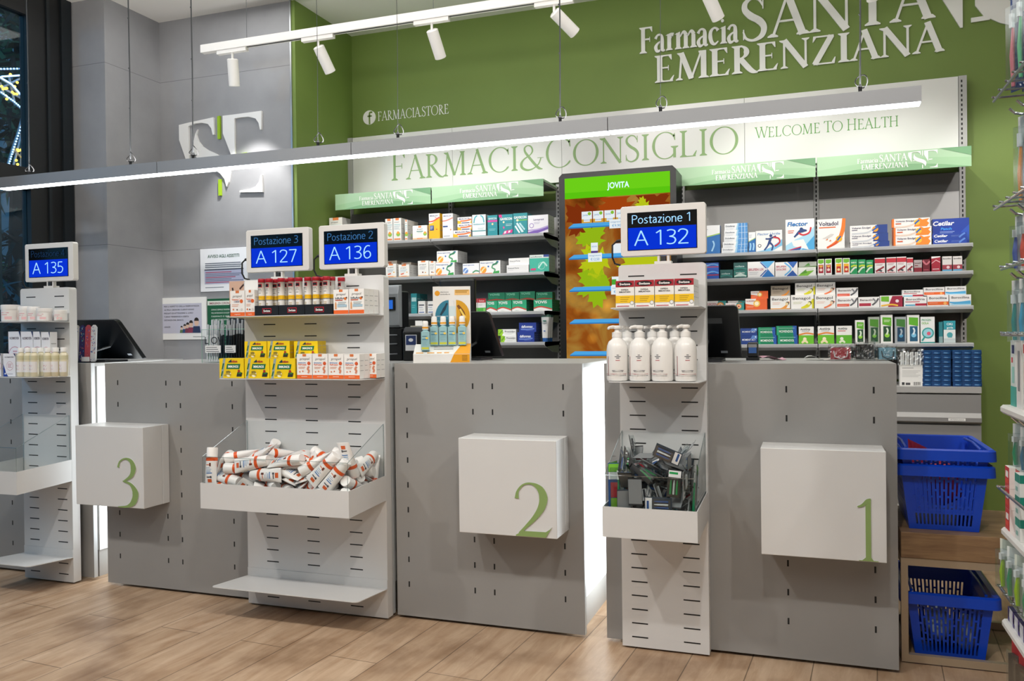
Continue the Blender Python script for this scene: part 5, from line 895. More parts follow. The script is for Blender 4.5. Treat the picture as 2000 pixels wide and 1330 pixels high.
 'propsd': ('small beige carton of the back row', 'c0b4a4', 'a89c90', 'ccc0b0', [('r', 0.2, 0.75, 0.5, 0.95, 'c8744a'), ('t', 0.2, 0.45, 0.16, 'propol', '5a5048', 0.6), ('c', 0.8, 0.4, 0.2, 'b8a880')]),  # body colour darkened for the shade at the back of the shelf
 'propb': ('slim white carton with brown dots', 'f1efea', 'e2e0dc', 'f4f2ee', [('r', 0.3, 0.90, 0.7, 1.0, 'e8884a'), ('t', 0.15, 0.72, 0.08, 'propol', '6a6a68', 0.6), ('l', 0.15, 0.8, 0.60, 3, '9a98a0', 0.08), ('c', 0.45, 0.24, 0.05, '8a4a30'), ('c', 0.7, 0.22, 0.04, 'e8a02a'), ('r', 0, 0, 1, 0.07, 'e8c8a0')]),
 'entero': ('white carton with orange disc and green ribbon', 'f0f0ee', 'd8d8d6', 'f4f4f2', [('c', 0.18, 0.30, 0.26, 'f0a02a'), ('w', [(0.06, 0.1), (0.2, 0.4), (0.32, 0.5)], [0.05]*3, 'f6e0a8'), ('c', 0.42, 0.55, 0.07, '3a6ab0'), ('w', [(0.9, 0.95), (0.82, 0.75), (0.66, 0.66), (0.6, 0.45), (0.74, 0.3), (0.7, 0.1)], [0.05, 0.06, 0.05, 0.05, 0.06, 0.07], '4f9a6a'), ('w', [(0.86, 0.95), (0.78, 0.77), (0.62, 0.68)], [0.02]*3, '2a7a58'), ('t', 0.05, 0.80, 0.09, 'Enterogermina', '3a5a9a', 0.62), ('r', 0, 0, 0.6, 0.05, 'e88a5a'), ('p', [(0.62, 0), (0.95, 0), (0.95, 0.2), (0.7, 0.14)], '3aa04a'), ('c', 0.88, 0.9, 0.06, '2f6ab0')]),
 'enterb': ('white carton with blue disc and orange base', 'f0f0f2', 'd8d8da', 'f4f4f6', [('c', 0.18, 0.34, 0.26, '6a8fd0'), ('w', [(0.06, 0.1), (0.2, 0.4), (0.32, 0.5)], [0.05]*3, 'd0e0f4'), ('t', 0.05, 0.80, 0.10, 'Enterogermina', '5a78b4', 0.66), ('w', [(0.6, 0.12), (0.8, 0.3), (1, 0.22)], [0.03, 0.05, 0.03], '4f9a6a'), ('r', 0, 0, 1, 0.05, 'e8a04a')]),
 'fermw': ('flat plain white carton with grey lettering', 'eeedec', 'd2d0ce', 'f4f3f2', [('t', 0.06, 0.5, 0.18, 'Entecod Forte', '55565c', 0.5), ('l', 0.06, 0.3, 0.3, 1, 'a0a0a6')]),
 'lacto': ('mint green carton with white lemon outline', '3fb8a0', 'd6dad8', 'e8efec', [('r', 0, 0.80, 1, 1, 'e4ece8'), ('t', 0.03, 0.85, 0.09, 'Lactoflorene', '3a5a58', 0.6), ('r', 0.72, 0.86, 1, 1, '2f4a94'), ('c', 0.62, 0.34, 0.22, 'a8e0d0'), ('c', 0.62, 0.34, 0.19, '3fb8a0'), ('w', [(0.45, 0.2), (0.7, 0.55), (0.9, 0.3)], [0.015]*3, 'c8f0e4'), ('p', [(0.04, 0.08), (0.3, 0.08), (0.34, 0.2), (0.08, 0.2)], 'd8407a')]),
 'tealbx': ('tall teal carton behind the cash desk', '2a8a90', '1f6a70', '349aa0', [('r', 0.1, 0.6, 0.9, 0.8, 'b8dcdc'), ('l', 0.15, 0.7, 0.4, 2, '8ac4c8', 0.1)]),
 'whitejar': ('slim white carton with dark lettering', 'eceae6', 'd4d2d0', 'f2f0ee', [('r', 0.1, 0.62, 0.85, 0.72, '4a4e58'), ('t', 0.12, 0.44, 0.09, 'Fisio', '3a5a9a', 0.6), ('l', 0.15, 0.8, 0.32, 2, '8a9098', 0.08), ('r', 0.1, 0.05, 0.85, 0.12, '3a5a9a')]),
 'rgw': ('carton in red, white and green bands', 'eeece8', 'dcdad6', 'c8242c', [('r', 0, 0.70, 1, 1, 'c4202c'), ('t', 0.5, 0.78, 0.12, 'Swisse', 'f6e8e4', 0.66, 'c'), ('r', 0, 0, 1, 0.32, '4aa83a'), ('r', 0.7, 0.06, 0.95, 0.26, '7fc85a'), ('l', 0.1, 0.6, 0.55, 2, 'b8b8b4', 0.08)]),
 'yovis': ('green and white carton with red wave', '2aa878', '1f8860', '34b484', [('w', [(0, 0.10), (0.4, 0.20), (1, 0.02)], [0.16, 0.26, 0.12], 'f0efec'), ('w', [(0, 0.22), (0.4, 0.36), (1, 0.12)], [0.03, 0.05, 0.03], 'c84a34'), ('t', 0.06, 0.66, 0.24, 'YOVIS', 'f2f8f4', 0.66, 'l', 0.03), ('r', 0, 0, 1, 0.06, 'f0efec')]),
 'yovisd': ('dark green carton with red wave', '1f7f5a', '186446', '268a64', [('w', [(0, 0.0), (0.5, 0.12), (1, 0.0)], [0.1, 0.2, 0.1], 'a8402c'), ('t', 0.08, 0.62, 0.26, 'YOVIS', '8ad0b0', 0.62, 'l', 0.03), ('l', 0.1, 0.6, 0.4, 1, '6ab890')]),  # upper-row copy of the green carton, shade put into its colours
 'procto': ('flat white carton with lime leaf end', 'ecedea', 'd2d4d0', 'f2f3f0', [('p', [(0, 0), (0.22, 0), (0.3, 0.5), (0.2, 1), (0, 1)], '9ad02a'), ('w', [(0.05, 0.2), (0.18, 0.6), (0.26, 0.9)], [0.05, 0.12, 0.05], '6aa81c'), ('t', 0.38, 0.5, 0.28, 'Proctolyn', '5a5c64', 0.56), ('l', 0.38, 0.8, 0.3, 2, 'b0b4b0', 0.14)]),
 'daflon': ('flat royal blue carton with white lettering', '1f3a94', '162a6c', '2844a0', [('t', 0.14, 0.46, 0.26, 'daflonmax', 'eef2fa', 0.66, 'l', 0.03), ('w', [(0.1, 0.3), (0.5, 0.28), (0.9, 0.36)], [0.02]*3, '6a86d0'), ('l', 0.4, 0.8, 0.16, 1, '8aa0dc')]),
 'acty': ('yellow energy carton with green banner', 'f2cf0c', 'd8b408', 'f6d820', [('p', [(0.04, 0), (0.14, 0), (0.26, 1), (0.16, 1)], '9aa8a4'), ('p', [(0.05, 0.1), (0.10, 0.1), (0.16, 0.35), (0.11, 0.35)], '17653a'), ('p', [(0.09, 0.45), (0.14, 0.45), (0.2, 0.75), (0.15, 0.75)], '17653a'), ('p', [(0.28, 0.46), (0.82, 0.46), (0.86, 0.72), (0.32, 0.72)], '146f42'), ('t', 0.57, 0.53, 0.12, 'IMMUNO5', 'f4f4ee', 0.42, 'c', 0.04), ('t', 0.62, 0.80, 0.12, 'ction', 'a81c2c', 0.24, 'c', 0.04), ('p', [(0.36, 0.80), (0.5, 0.80), (0.5, 0.95), (0.44, 0.90)], '1c3a4a'), ('c', 0.38, 0.20, 0.15, 'f4efcc'), ('w', [(0.2, 0.12), (0.34, 0.22), (0.48, 0.14)], [0.06, 0.08, 0.05], 'b8a03a'), ('w', [(0.28, 0.3), (0.4, 0.32), (0.44, 0.26)], [0.04, 0.05, 0.03], '8a7a2a'), ('p', [(0.70, 0.08), (0.9, 0.08), (0.94, 0.28), (0.74, 0.30)], '2a2c24'), ('c', 0.80, 0.36, 0.07, 'a83024'), ('p', [(0.72, 0.22), (0.90, 0.22), (0.88, 0.32)], '3a7a34')]),
 'propv': ('white carton, orange base and capsules', 'f2f0ec', 'efede9', 'f4f2ee', [('r', 0, 0, 1, 0.15, 'e8692a'), ('r', 0.38, 0.90, 0.62, 1.0, 'dc7a40'), ('t', 0.18, 0.74, 0.10, 'propol', '5c5a58', 0.6, 'l', 0.0, 0.2), ('t', 0.10, 0.62, 0.07, 'Vitamina C', 'e06a3a', 0.58), ('t', 0.28, 0.53, 0.08, '1000', '6a6a88', 0.36), ('c', 0.78, 0.58, 0.075, 'e0682a'), ('l', 0.12, 0.6, 0.44, 2, 'e0a080', 0.06), ('c', 0.22, 0.26, 0.035, 'd87a4a'), ('c', 0.48, 0.25, 0.03, '5a3020'), ('c', 0.8, 0.26, 0.05, 'd8d4d0'), ('t', 0.3, 0.05, 0.05, 'integratore', 'f6dcc8', 0.4)]),
 'inflact': ('white carton, orange base and dropper', 'f2f0ec', 'efede9', 'f4f2ee', [('r', 0, 0, 1, 0.15, 'e8692a'), ('r', 0.38, 0.90, 0.62, 1.0, 'dc7a40'), ('t', 0.2, 0.76, 0.10, 'propol', '5c5a58', 0.6, 'l', 0.0, 0.2), ('t', 0.12, 0.60, 0.09, 'InfluAct', '2a3a4c', 0.62, 'l', 0.02), ('c', 0.80, 0.62, 0.06, 'e0762a'), ('c', 0.88, 0.66, 0.035, '5a3a2a'), ('r', 0.12, 0.54, 0.62, 0.58, 'c85a3a'), ('r', 0.26, 0.28, 0.9, 0.38, 'a8c4d4'), ('l', 0.3, 0.85, 0.46, 2, '9ab0b8', 0.06), ('p', [(0.10, 0.2), (0.2, 0.2), (0.2, 0.42), (0.15, 0.52), (0.10, 0.42)], 'e0a06a')]),
 'flupro': ('white carton, orange base and throat sketch', 'f2f0ec', 'efede9', 'f4f2ee', [('r', 0, 0, 1, 0.15, 'e8692a'), ('r', 0.38, 0.90, 0.62, 1.0, 'dc7a40'), ('t', 0.2, 0.76, 0.10, 'propol', '5c5a58', 0.62, 'l', 0.0, 0.2), ('t', 0.10, 0.62, 0.06, 'Immuno', '3a78b8', 0.5, 'l', 0.02), ('t', 0.10, 0.54, 0.065, 'FluProtect', 'e0603a', 0.54, 'l', 0.02), ('c', 0.80, 0.62, 0.075, 'd85a2a'), ('w', [(0.82, 0.5), (0.72, 0.4), (0.80, 0.32), (0.74, 0.22)], [0.012]*4, 'd88a6a'), ('l', 0.12, 0.56, 0.46, 2, 'e0a080', 0.05), ('c', 0.2, 0.28, 0.03, 'd87a4a'), ('c', 0.4, 0.3, 0.03, 'd87a4a'), ('l', 0.3, 0.7, 0.07, 1, 'f6dcc8')]),
 'swiss': ('white carton with red top and yellow base', 'f0eeea', 'eeece8', 'c0202c', [('r', 0, 0.76, 1, 1, 'a8192a'), ('p', [(0.5+0.40*math.cos(a*math.pi/8), 0.875+0.095*math.sin(a*math.pi/8)) for a in range(16)], '1c1214'), ('t', 0.5, 0.835, 0.085, 'Swisse', 'f6f2f0', 0.58, 'c', 0.03), ('t', 0.5, 0.63, 0.055, 'DIFESA', '3a3a3c', 0.4, 'c', 0.02), ('t', 0.5, 0.55, 0.055, 'IMMUNITARIA', '3a3a3c', 0.62, 'c', 0.02), ('r', 0, 0.16, 1, 0.44, 'f4c51c'), ('l', 0.25, 0.75, 0.36, 3, 'a8861c', 0.07), ('c', 0.88, 0.16, 0.075, '8a8a88'), ('c', 0.88, 0.16, 0.06, 'f0efec'), ('r', 0.06, 0.03, 0.72, 0.055, 'c0303a')]),
 'whitepk': ('white carton with navy sweep and pink print', 'eeedf0', 'e4e3e4', 'f2f1f2', [('p', [(0, 0), (0.40, 0), (0.22, 0.14), (0.12, 0.35), (0.0, 0.55)], '1f3f94'), ('p', [(0.86, 1), (1, 0.86), (1, 1)], '1c2c5c'), ('t', 0.12, 0.82, 0.06, 'NORMOVEN', '6a6470', 0.76), ('c', 0.54, 0.46, 0.20, 'c88a96'), ('c', 0.54, 0.46, 0.185, 'eeedf0'), ('l', 0.38, 0.72, 0.54, 4, 'c0788a', 0.05), ('l', 0.3, 0.8, 0.10, 1, 'a8a4ac'), ('c', 0.16, 0.12, 0.04, 'dfe6f4')]),
}
_cm = {}
def carton(key, w, h, d, name='carton'):
    kk = (key, round(w, 3), round(h, 3), round(d, 3))
    if kk not in _cm:
        wd, base, side, top, dec = DES[key]; mb = MB(); P = lambda c: mat(c, 0.38)
        mb.box(0, w, 0, d, 0, h, P(base), P(side), P(top))
        draw(mb, dec, w, h, 0.0)
        # small print on the right-hand side
        for i in range(3):
            z = h*(0.72-0.2*i); mb.poly([(w+0.0004, d*0.15, z), (w+0.0004, d*(0.85-0.2*(i % 2)), z), (w+0.0004, d*(0.85-0.2*(i % 2)), z+0.02*h), (w+0.0004, d*0.15, z+0.02*h)], mat('a9a8a8'))
        _cm[kk] = mb.data(name)
    o = bpy.data.objects.new(name, _cm[kk]); COL.objects.link(o); return o
PACKS = []   # (object, words, place, x, level, order, behind)
def T8(x, y): return 1360+x/3.3333, 400+y/3.3333
def T6(x, y): return 730+x/3.9125, 380+y/3.9125
def T5(x, y): return 400+x/3.9125, 420+y/3.9125
def T7(x, y): return 1080+x/2.955, 310+y/2.955
def T4(x, y): return x/3.694, 400+y/3.694
def row(place, T, zs, Y, items, group, name='carton', top_set=0.012, yref=None):
    """items: (design, x0, x1, y top, y bottom, level, copies behind, depth); boxes stand on zs or on what lies beneath"""
    placed = []
    for n, it in enumerate(items):
        key, xa, xb, yt, yb, lv, deep, d = (list(it)+[0, 0, 0.06])[:8] if len(it) == 5 else (list(it)+[0, 0.06])[:8] if len(it) == 6 else (list(it)+[0.06])[:8]
        y = Y+(top_set if lv else 0.0)
        a = U(*T(xa, (yt+yb)/2), Y=y); b = U(*T(xb, (yt+yb)/2), Y=y); xm = (xa+xb)/2
        h = U(*T(xm, yt), Y=y).z-U(*T(xm, yb), Y=y).z
        z = zs
        if lv: z = max([q[4] for q in placed if q[5] < lv and min(q[1], b.x)-max(q[0], a.x) > 0.15*(b.x-a.x)]+[zs])
        w = b.x-a.x-0.0008
        for k in range(deep+1):
            o = carton(key, w, h, d, name); o.location = (a.x, y+k*(d+0.001), z+0.0003)
            PACKS.append((o, DES[key][0], place, a.x, lv, n, k, group))
        placed.append((a.x, b.x, y, y, z+0.0003+h, lv))
R_ = 'the %s shelf of the right-hand wall unit'; L_ = 'the %s shelf of the left-hand wall unit'
FY = 1.662
zr = SEG['right'][1]; zl = SEG['left'][1]
row('right top shelf', T8, zr[0], FY, [('bluefig', 0, 155, 122, 305), ('bluegrid', 165, 335, 268, 302, 0, 0, .09), ('bluegrid', 172, 336, 228, 265, 1, 0, .09), ('bluegrid', 180, 336, 188, 226, 2, 0, .09), ('bluegrid', 182, 335, 148, 186, 3, 0, .09), ('bluegrid', 184, 334, 104, 146, 4, 0, .09),
  ('bluefig', 340, 386, 172, 300), ('unidie', 388, 560, 163, 298, 0, 0, .03), ('flector', 581, 770, 90, 290, 0, 1, .02), ('voltadol', 788, 966, 92, 284, 0, 1, .03),
  ('gelblue', 1003, 1258, 235, 270, 0, 1, .05), ('gelblue', 1000, 1250, 180, 232, 1, 1, .05), ('gelblue', 1000, 1245, 124, 178, 2, 0, .05), ('gelorange', 1285, 1532, 198, 260, 0, 1, .05), ('gelorange', 1285, 1532, 140, 196, 1, 1, .05), ('gelorange', 1275, 1522, 82, 138, 2, 0, .05),
  ('tubebox', 1540, 1762, 216, 250, 0, 0, .04), ('tubebox', 1536, 1762, 180, 214, 1, 0, .04)], 'packs on the right top shelf', top_set=0.0)
row('right top shelf', T8, zr[0], FY+0.045, [('patch', 1538, 1778, 72, 240, 0, 1, .03)], 'packs on the right top shelf')
row('right second shelf', T8, zr[1], FY, [('bluered', 60, 148, 410, 468, 0, 1, .09), ('bluered', 60, 146, 362, 408, 1, 0, .09), ('darkteal', 155, 238, 412, 467, 0, 0, .1), ('tealoval', 243, 331, 420, 466, 0, 1, .08), ('darkteal', 243, 331, 364, 418, 1, 0, .1), ('bluex', 334, 510, 363, 464, 0, 1, .05), ('bluex2', 514, 660, 368, 461, 0, 1, .05), ('leafpack', 662, 780, 406, 460, 0, 0, .07), ('greyleaf', 668, 784, 368, 404, 1, 0, .07),
  ('tallred', 790, 834, 344, 448, 0, 1, .04), ('tallred', 839, 883, 344, 448, 0, 1, .04), ('tallyel', 904, 950, 341, 447, 0, 1, .04), ('tallyel', 954, 1000, 341, 446, 0, 1, .04), ('tallgreen', 1003, 1050, 350, 444, 0, 1, .04), ('tallgreen', 1054, 1102, 350, 443, 0, 1, .04), ('tallgreen', 1106, 1152, 352, 440, 0, 1, .04),
  ('tallredw', 1162, 1230, 341, 440, 0, 1, .05), ('tallredw', 1238, 1302, 338, 439, 0, 1, .05), ('tallredw', 1305, 1368, 336, 438, 0, 1, .05), ('tallredw', 1371, 1412, 342, 436, 0, 1, .05), ('greyred', 1417, 1470, 354, 432, 0, 0, .05), ('darkred', 1474, 1522, 352, 432, 0, 0, .05), ('redzig', 1531, 1590, 335, 432, 0, 1, .05), ('boroc', 1602, 1665, 333, 428, 0, 1, .05), ('boroc', 1671, 1732, 333, 427, 0, 1, .05)], 'packs on the right second shelf')
row('right third shelf', T8, zr[2], FY, [('nuro', 190, 312, 640, 686, 0, 0, .06), ('nuroo', 320, 462, 613, 684, 0, 1, .05), ('nuroo', 355, 468, 563, 612, 1, 0, .05), ('benao', 483, 612, 597, 683, 0, 1, .05), ('benad', 486, 612, 530, 596, 1, 0, .05), ('benay', 616, 766, 591, 681, 0, 1, .05), ('benay', 643, 774, 513, 590, 1, 0, .05), ('benap', 770, 908, 588, 678, 0, 1, .05), ('benap', 776, 906, 509, 587, 1, 0, .05), ('benact', 911, 1050, 605, 673, 0, 1, .05), ('benact', 912, 1054, 541, 604, 1, 0, .05), ('benacr', 1055, 1193, 602, 669, 0, 1, .05), ('crimson', 1196, 1344, 593, 667, 0, 1, .05), ('borw', 1352, 1500, 600, 662, 0, 1, .05), ('borw', 1340, 1478, 552, 598, 1, 0, .05), ('boro', 1503, 1643, 590, 659, 0, 1, .05), ('boro', 1480, 1617, 536, 589, 1, 0, .05), ('borb', 1647, 1790, 587, 657, 0, 1, .05), ('borb', 1620, 1758, 531, 586, 1, 0, .05)], 'packs on the right third shelf')
row('right third shelf', T8, zr[2], FY+0.07, [('nuro', 60, 196, 612, 675, 0, 0, .06), ('nuro', 206, 318, 610, 672, 0, 0, .06)], 'packs on the right third shelf')
row('right lowest shelf', T8, zr[3], FY, [('momact', 288, 398, 846, 903, 0, 1, .05), ('momact', 288, 396, 798, 844, 1, 0, .05), ('momen', 402, 524, 846, 903, 0, 1, .05), ('momen', 402, 516, 792, 844, 1, 0, .05), ('momen', 529, 660, 846, 903, 0, 1, .05), ('momen', 520, 654, 784, 844, 1, 0, .05), ('acti', 667, 766, 792, 903, 0, 1, .05), ('acti', 791, 898, 788, 902, 0, 1, .05), ('actir', 911, 1014, 786, 901, 0, 1, .05),
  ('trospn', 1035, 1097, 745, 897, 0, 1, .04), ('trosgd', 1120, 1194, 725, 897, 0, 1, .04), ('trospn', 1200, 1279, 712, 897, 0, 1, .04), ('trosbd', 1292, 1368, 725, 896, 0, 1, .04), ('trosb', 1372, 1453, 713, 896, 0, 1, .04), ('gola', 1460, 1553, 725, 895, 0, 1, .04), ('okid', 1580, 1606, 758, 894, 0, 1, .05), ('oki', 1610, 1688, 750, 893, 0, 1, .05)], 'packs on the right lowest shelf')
# left unit
row('left top shelf', T6, zl[0], FY, [('propt', -340, -240, 145, 345, 0, 1, .05), ('propt', 88, 146, 174, 343, 0, 3, .05), ('propt', 150, 210, 170, 341, 0, 3, .05), ('propt', 238, 258, 185, 340, 0, 2, .05), ('propw', 297, 408, 230, 335, 0, 1, .05), ('maayel', 422, 505, 137, 328, 0, 1, .05), ('maawh', 526, 606, 140, 324, 0, 1, .05), ('maafl', 608, 742, 264, 316, 0, 0, .06), ('maafl', 640, 750, 213, 262, 1, 0, .06), ('maafl', 640, 748, 162, 211, 2, 0, .06), ('neo', 753, 856, 148, 311, 0, 1, .05), ('gavs', 870, 946, 150, 303, 0, 1, .05), ('gavm', 956, 1063, 145, 299, 0, 1, .05), ('gavg', 1066, 1174, 136, 294, 0, 1, .05), ('purple', 1178, 1334, 150, 286, 0, 2, .04)], 'packs on the left top shelf', top_set=0.0)
row('left second shelf', T6, zl[1], FY, [('props', 92, 172, 520, 622, 0, 1, .055), ('props', 190, 272, 528, 620, 0, 3, .05), ('propb', 338, 420, 498, 614, 0, 1, .05), ('propb', 424, 470, 502, 612, 0, 1, .05), ('entero', 472, 618, 515, 611, 0, 2, .05), ('entero', 482, 642, 424, 513, 1, 2, .05), ('enterb', 680, 806, 524, 606, 0, 1, .05), ('entero', 810, 968, 505, 602, 0, 3, .04), ('fermw', 1016, 1184, 533, 590, 0, 1, .05), ('fermw', 1031, 1188, 478, 531, 1, 1, .05), ('lacto', 1191, 1340, 456, 584, 0, 3, .03)], 'packs on the left second shelf')
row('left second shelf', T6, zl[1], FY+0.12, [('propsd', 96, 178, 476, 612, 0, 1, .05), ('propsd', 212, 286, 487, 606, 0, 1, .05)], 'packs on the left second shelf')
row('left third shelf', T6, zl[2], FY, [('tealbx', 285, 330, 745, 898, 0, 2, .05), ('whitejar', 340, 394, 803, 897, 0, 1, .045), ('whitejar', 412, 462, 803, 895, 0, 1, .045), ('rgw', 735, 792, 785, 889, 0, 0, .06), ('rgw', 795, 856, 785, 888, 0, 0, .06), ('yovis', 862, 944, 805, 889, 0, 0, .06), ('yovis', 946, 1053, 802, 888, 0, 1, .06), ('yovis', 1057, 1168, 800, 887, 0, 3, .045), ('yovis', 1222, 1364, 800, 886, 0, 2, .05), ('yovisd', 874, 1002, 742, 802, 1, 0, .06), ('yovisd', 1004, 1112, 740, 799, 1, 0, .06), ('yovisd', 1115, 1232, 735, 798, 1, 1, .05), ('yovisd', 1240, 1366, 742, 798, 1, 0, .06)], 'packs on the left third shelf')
row('left lowest shelf', T6, zl[3], FY, [('whitejar', 318, 372, 965, 1135, 0, 0, .05), ('procto', 970, 1090, 1073, 1122, 0, 1, .05), ('procto', 950, 1088, 1022, 1071, 1, 0, .05), ('daflon', 1098, 1228, 1046, 1121, 0, 2, .04), ('daflon', 1110, 1242, 972, 1044, 1, 2, .04)], 'packs on the left lowest shelf')
# packs on the display stands
row('middle stand upper shelf', T5, 1.2285, -0.165, [('propv', 195, 306, 577, 772, 0, 0, .04), ('propv', 310, 382, 572, 770, 0, 0, .04), ('inflact', 984, 1098, 562, 748, 0, 0, .045), ('inflact', 1102, 1218, 556, 745, 0, 2, .038)], 'packs on the middle stand upper shelf')
row('middle stand lower shelf', T5, 0.9765, -0.205, [('acty', 112, 300, 1082, 1232, 0, 1, .03), ('acty', 305, 495, 1082, 1233, 0, 1, .03), ('acty', 498, 692, 1083, 1234, 0, 1, .03), ('flupro', 704, 820, 1047, 1235, 0, 1, .04), ('flupro', 824, 940, 1047, 1235, 0, 1, .04), ('flupro', 944, 1060, 1047, 1237, 0, 1, .04), ('flupro', 1064, 1184, 1048, 1237, 0, 2, .035)], 'packs on the middle stand lower shelf')
row('middle stand lower shelf', T5, 0.9765+0.0775, -0.125, [('acty', 304, 474, 950, 1080, 2, 1, .03), ('acty', 478, 650, 948, 1080, 2, 1, .03), ('acty', 682, 864, 950, 1080, 2, 1, .03)], 'packs on the middle stand lower shelf', top_set=0.0)
row('middle stand lower shelf', T5, 0.9765, -0.125, [('flupro', 1225, 1312, 1053, 1237, 0, 1, .035)], 'packs on the middle stand lower shelf')
for p in [q for q in PACKS if q[4] == 2 and q[2] == 'middle stand lower shelf' and q[6] == 0]:
    w = max(v.co.x for v in p[0].data.vertices)
    for k in (0, 1):
        o = carton('acty', w, 0.077, 0.03); o.location = (p[0].location.x, p[0].location.y+0.031*k, 0.9768); PACKS.append((o, DES['acty'][0], p[2], p[3], 0, 0, 1, p[7]))
row('right stand upper shelf', T7, 1.2285, -0.19, [('swiss', 362, 470, 692, 845, 0, 1, .045), ('swiss', 473, 585, 688, 843, 0, 1, .045), ('swiss', 588, 699, 684, 841, 0, 1, .045), ('swiss', 702, 814, 680, 839, 0, 2, .042)], 'red topped cartons on the stand')
row('left stand lower shelf', T4, 0.9765, -0.205, [('whitepk', -40, 8, 1066, 1230, 0, 0, .035), ('whitepk', 24, 112, 1066, 1230, 0, 0, .035)], 'white cartons on the left stand')
row('left stand lower shelf', T4, 0.9765, -0.12, [('whitepk', 62, 150, 909, 1226, 0, 0, .032), ('whitepk', 154, 240, 909, 1226, 0, 0, .032), ('whitepk', 242, 296, 909, 1226, 0, 0, .04), ('whitepk', 300, 362, 912, 1226, 0, 0, .04)], 'white cartons on the left stand')
ORD = ['leftmost', 'second from left', 'third from left', 'fourth from left', 'fifth from left', 'sixth from left', 'seventh from left', 'eighth from left']
CNT = ['bottom', 'second from bottom', 'middle', 'fourth from bottom', 'top']
def label_packs():
    by = {}
    for p in PACKS: by.setdefault((p[1], p[2]), []).append(p)
    for (words, place), L in by.items():
        front = [p for p in L if p[6] == 0]; back = [p for p in L if p[6]]
        lv = sorted(set(p[4] for p in front))
        for l in lv:
            F = sorted([p for p in front if p[4] == l], key=lambda p: p[3])
            for i, p in enumerate(F):
                pos = ''
                if len(lv) > 2 and len(F) == 1: pos = (CNT[lv.index(l)] if len(lv) == 5 else ['bottom', 'middle', 'top'][lv.index(l)])+' of its stack, '
                elif len(lv) > 1: pos = ('upper' if lv.index(l) else 'lower')+', '+(ORD[i]+', ' if len(F) > 1 else '')
                elif len(F) > 1: pos = ('rightmost' if i == len(F)-1 and i > 1 else ORD[i])+', '
                tag(p[0], words+', '+pos+place, 'medicine box', p[7])
        for p in back: tag(p[0], words+(' standing' if len(words.split()) < 6 else '')+' behind the front ones, '+place, 'medicine box', p[7]+', back rows: '+words)
label_packs()
# ================================================================== other goods on the stands
CAPR = mat('b01c2c', 0.35); CAPW = mat('f2f1ee', 0.35); BODYW = mat('f0eeea', 0.3)
# effervescent tubes in three black display trays
TR = mat('141416', 0.45)
zs = 1.2285
for i, (xa, xb, nm) in enumerate(((381, 563, 'left'), (566, 763, 'middle'), (766, 978, 'right'))):
    a = U(*T5(xa, 730), Y=-0.168).x; b = U(*T5(xb, 730), Y=-0.168).x; w = b-a-0.001
    t = MB().box(0, w, 0, 0.003, 0, 0.040, TR).box(0, w, 0.092, 0.095, 0, 0.040, TR).box(0, 0.003, 0.003, 0.092, 0, 0.040, TR).box(w-0.003, w, 0.003, 0.092, 0, 0.040, TR).box(0.003, w-0.003, 0.003, 0.092, 0, 0.002, TR)
    rd = mat('c8202c'); c = w*0.52
    t.poly([(c-0.021, -0.0004, 0.009), (c+0.021, -0.0004, 0.009), (c+0.021, -0.0004, 0.029), (c-0.021, -0.0004, 0.029)], rd)
    t.poly([(c-0.019, -0.0007, 0.011), (c+0.019, -0.0007, 0.011), (c+0.019, -0.0007, 0.027), (c-0.019, -0.0007, 0.027)], mat('1c1214'))
    put_text(t, 'Swisse', c, -0.001, 0.0145, 0.009, mat('f6f2f0'), 0.032, 'c', 0.03)
    o = t.build('display_tray'); o.location = (a, -0.168, zs+0.0003); tag(o, '%s one of three black card trays of red capped tubes' % nm, 'display tray', 'black trays of tubes')
def tube_mesh():
    mb = MB(); r = 0.0135; WH = mat('efeeea', 0.3); YE = mat('f2bf1c', 0.35); SL = mat('a9acb0', 0.3, 0.6)
    mb.lathe([(r, 0), (r, 0.012), (r, 0.030), (r, 0.058), (r, 0.062), (r, 0.078), (r, 0.132), (r*1.02, 0.132), (r*1.10, 0.1325), (r*1.10, 0.146), (r*1.02, 0.148)], WH, ms=[SL, WH, WH, SL, YE, WH, WH, CAPR, CAPR, CAPR], n=18)
    def wrap(pts, m, rr):
        mb.poly([((rr)*math.sin(a), -(rr)*math.cos(a), z) for a, z in pts], m)
    wrap([(-0.75, 0.112), (-0.4, 0.112), (0, 0.112), (0.4, 0.112), (0.75, 0.112), (0.75, 0.127), (0.4, 0.127), (0, 0.127), (-0.4, 0.127), (-0.75, 0.127)], mat('c0202c'), r+0.0004)
    wrap([(-0.6, 0.1145), (-0.3, 0.1145), (0, 0.1145), (0.3, 0.1145), (0.6, 0.1145), (0.6, 0.1245), (0.3, 0.1245), (0, 0.1245), (-0.3, 0.1245), (-0.6, 0.1245)], mat('151012'), r+0.0007)
    for z, w in ((0.104, 0.5), (0.098, 0.6), (0.088, 0.4), (0.071, 0.6), (0.046, 0.5), (0.040, 0.45)):
        wrap([(-w, z), (0, z), (w, z), (w, z+0.0022), (0, z+0.0022), (-w, z+0.0022)], mat('7a7876' if z > 0.08 else 'b0902a'), r+0.0004)
    return mb.data('supplement_tube', True)
tm = tube_mesh()
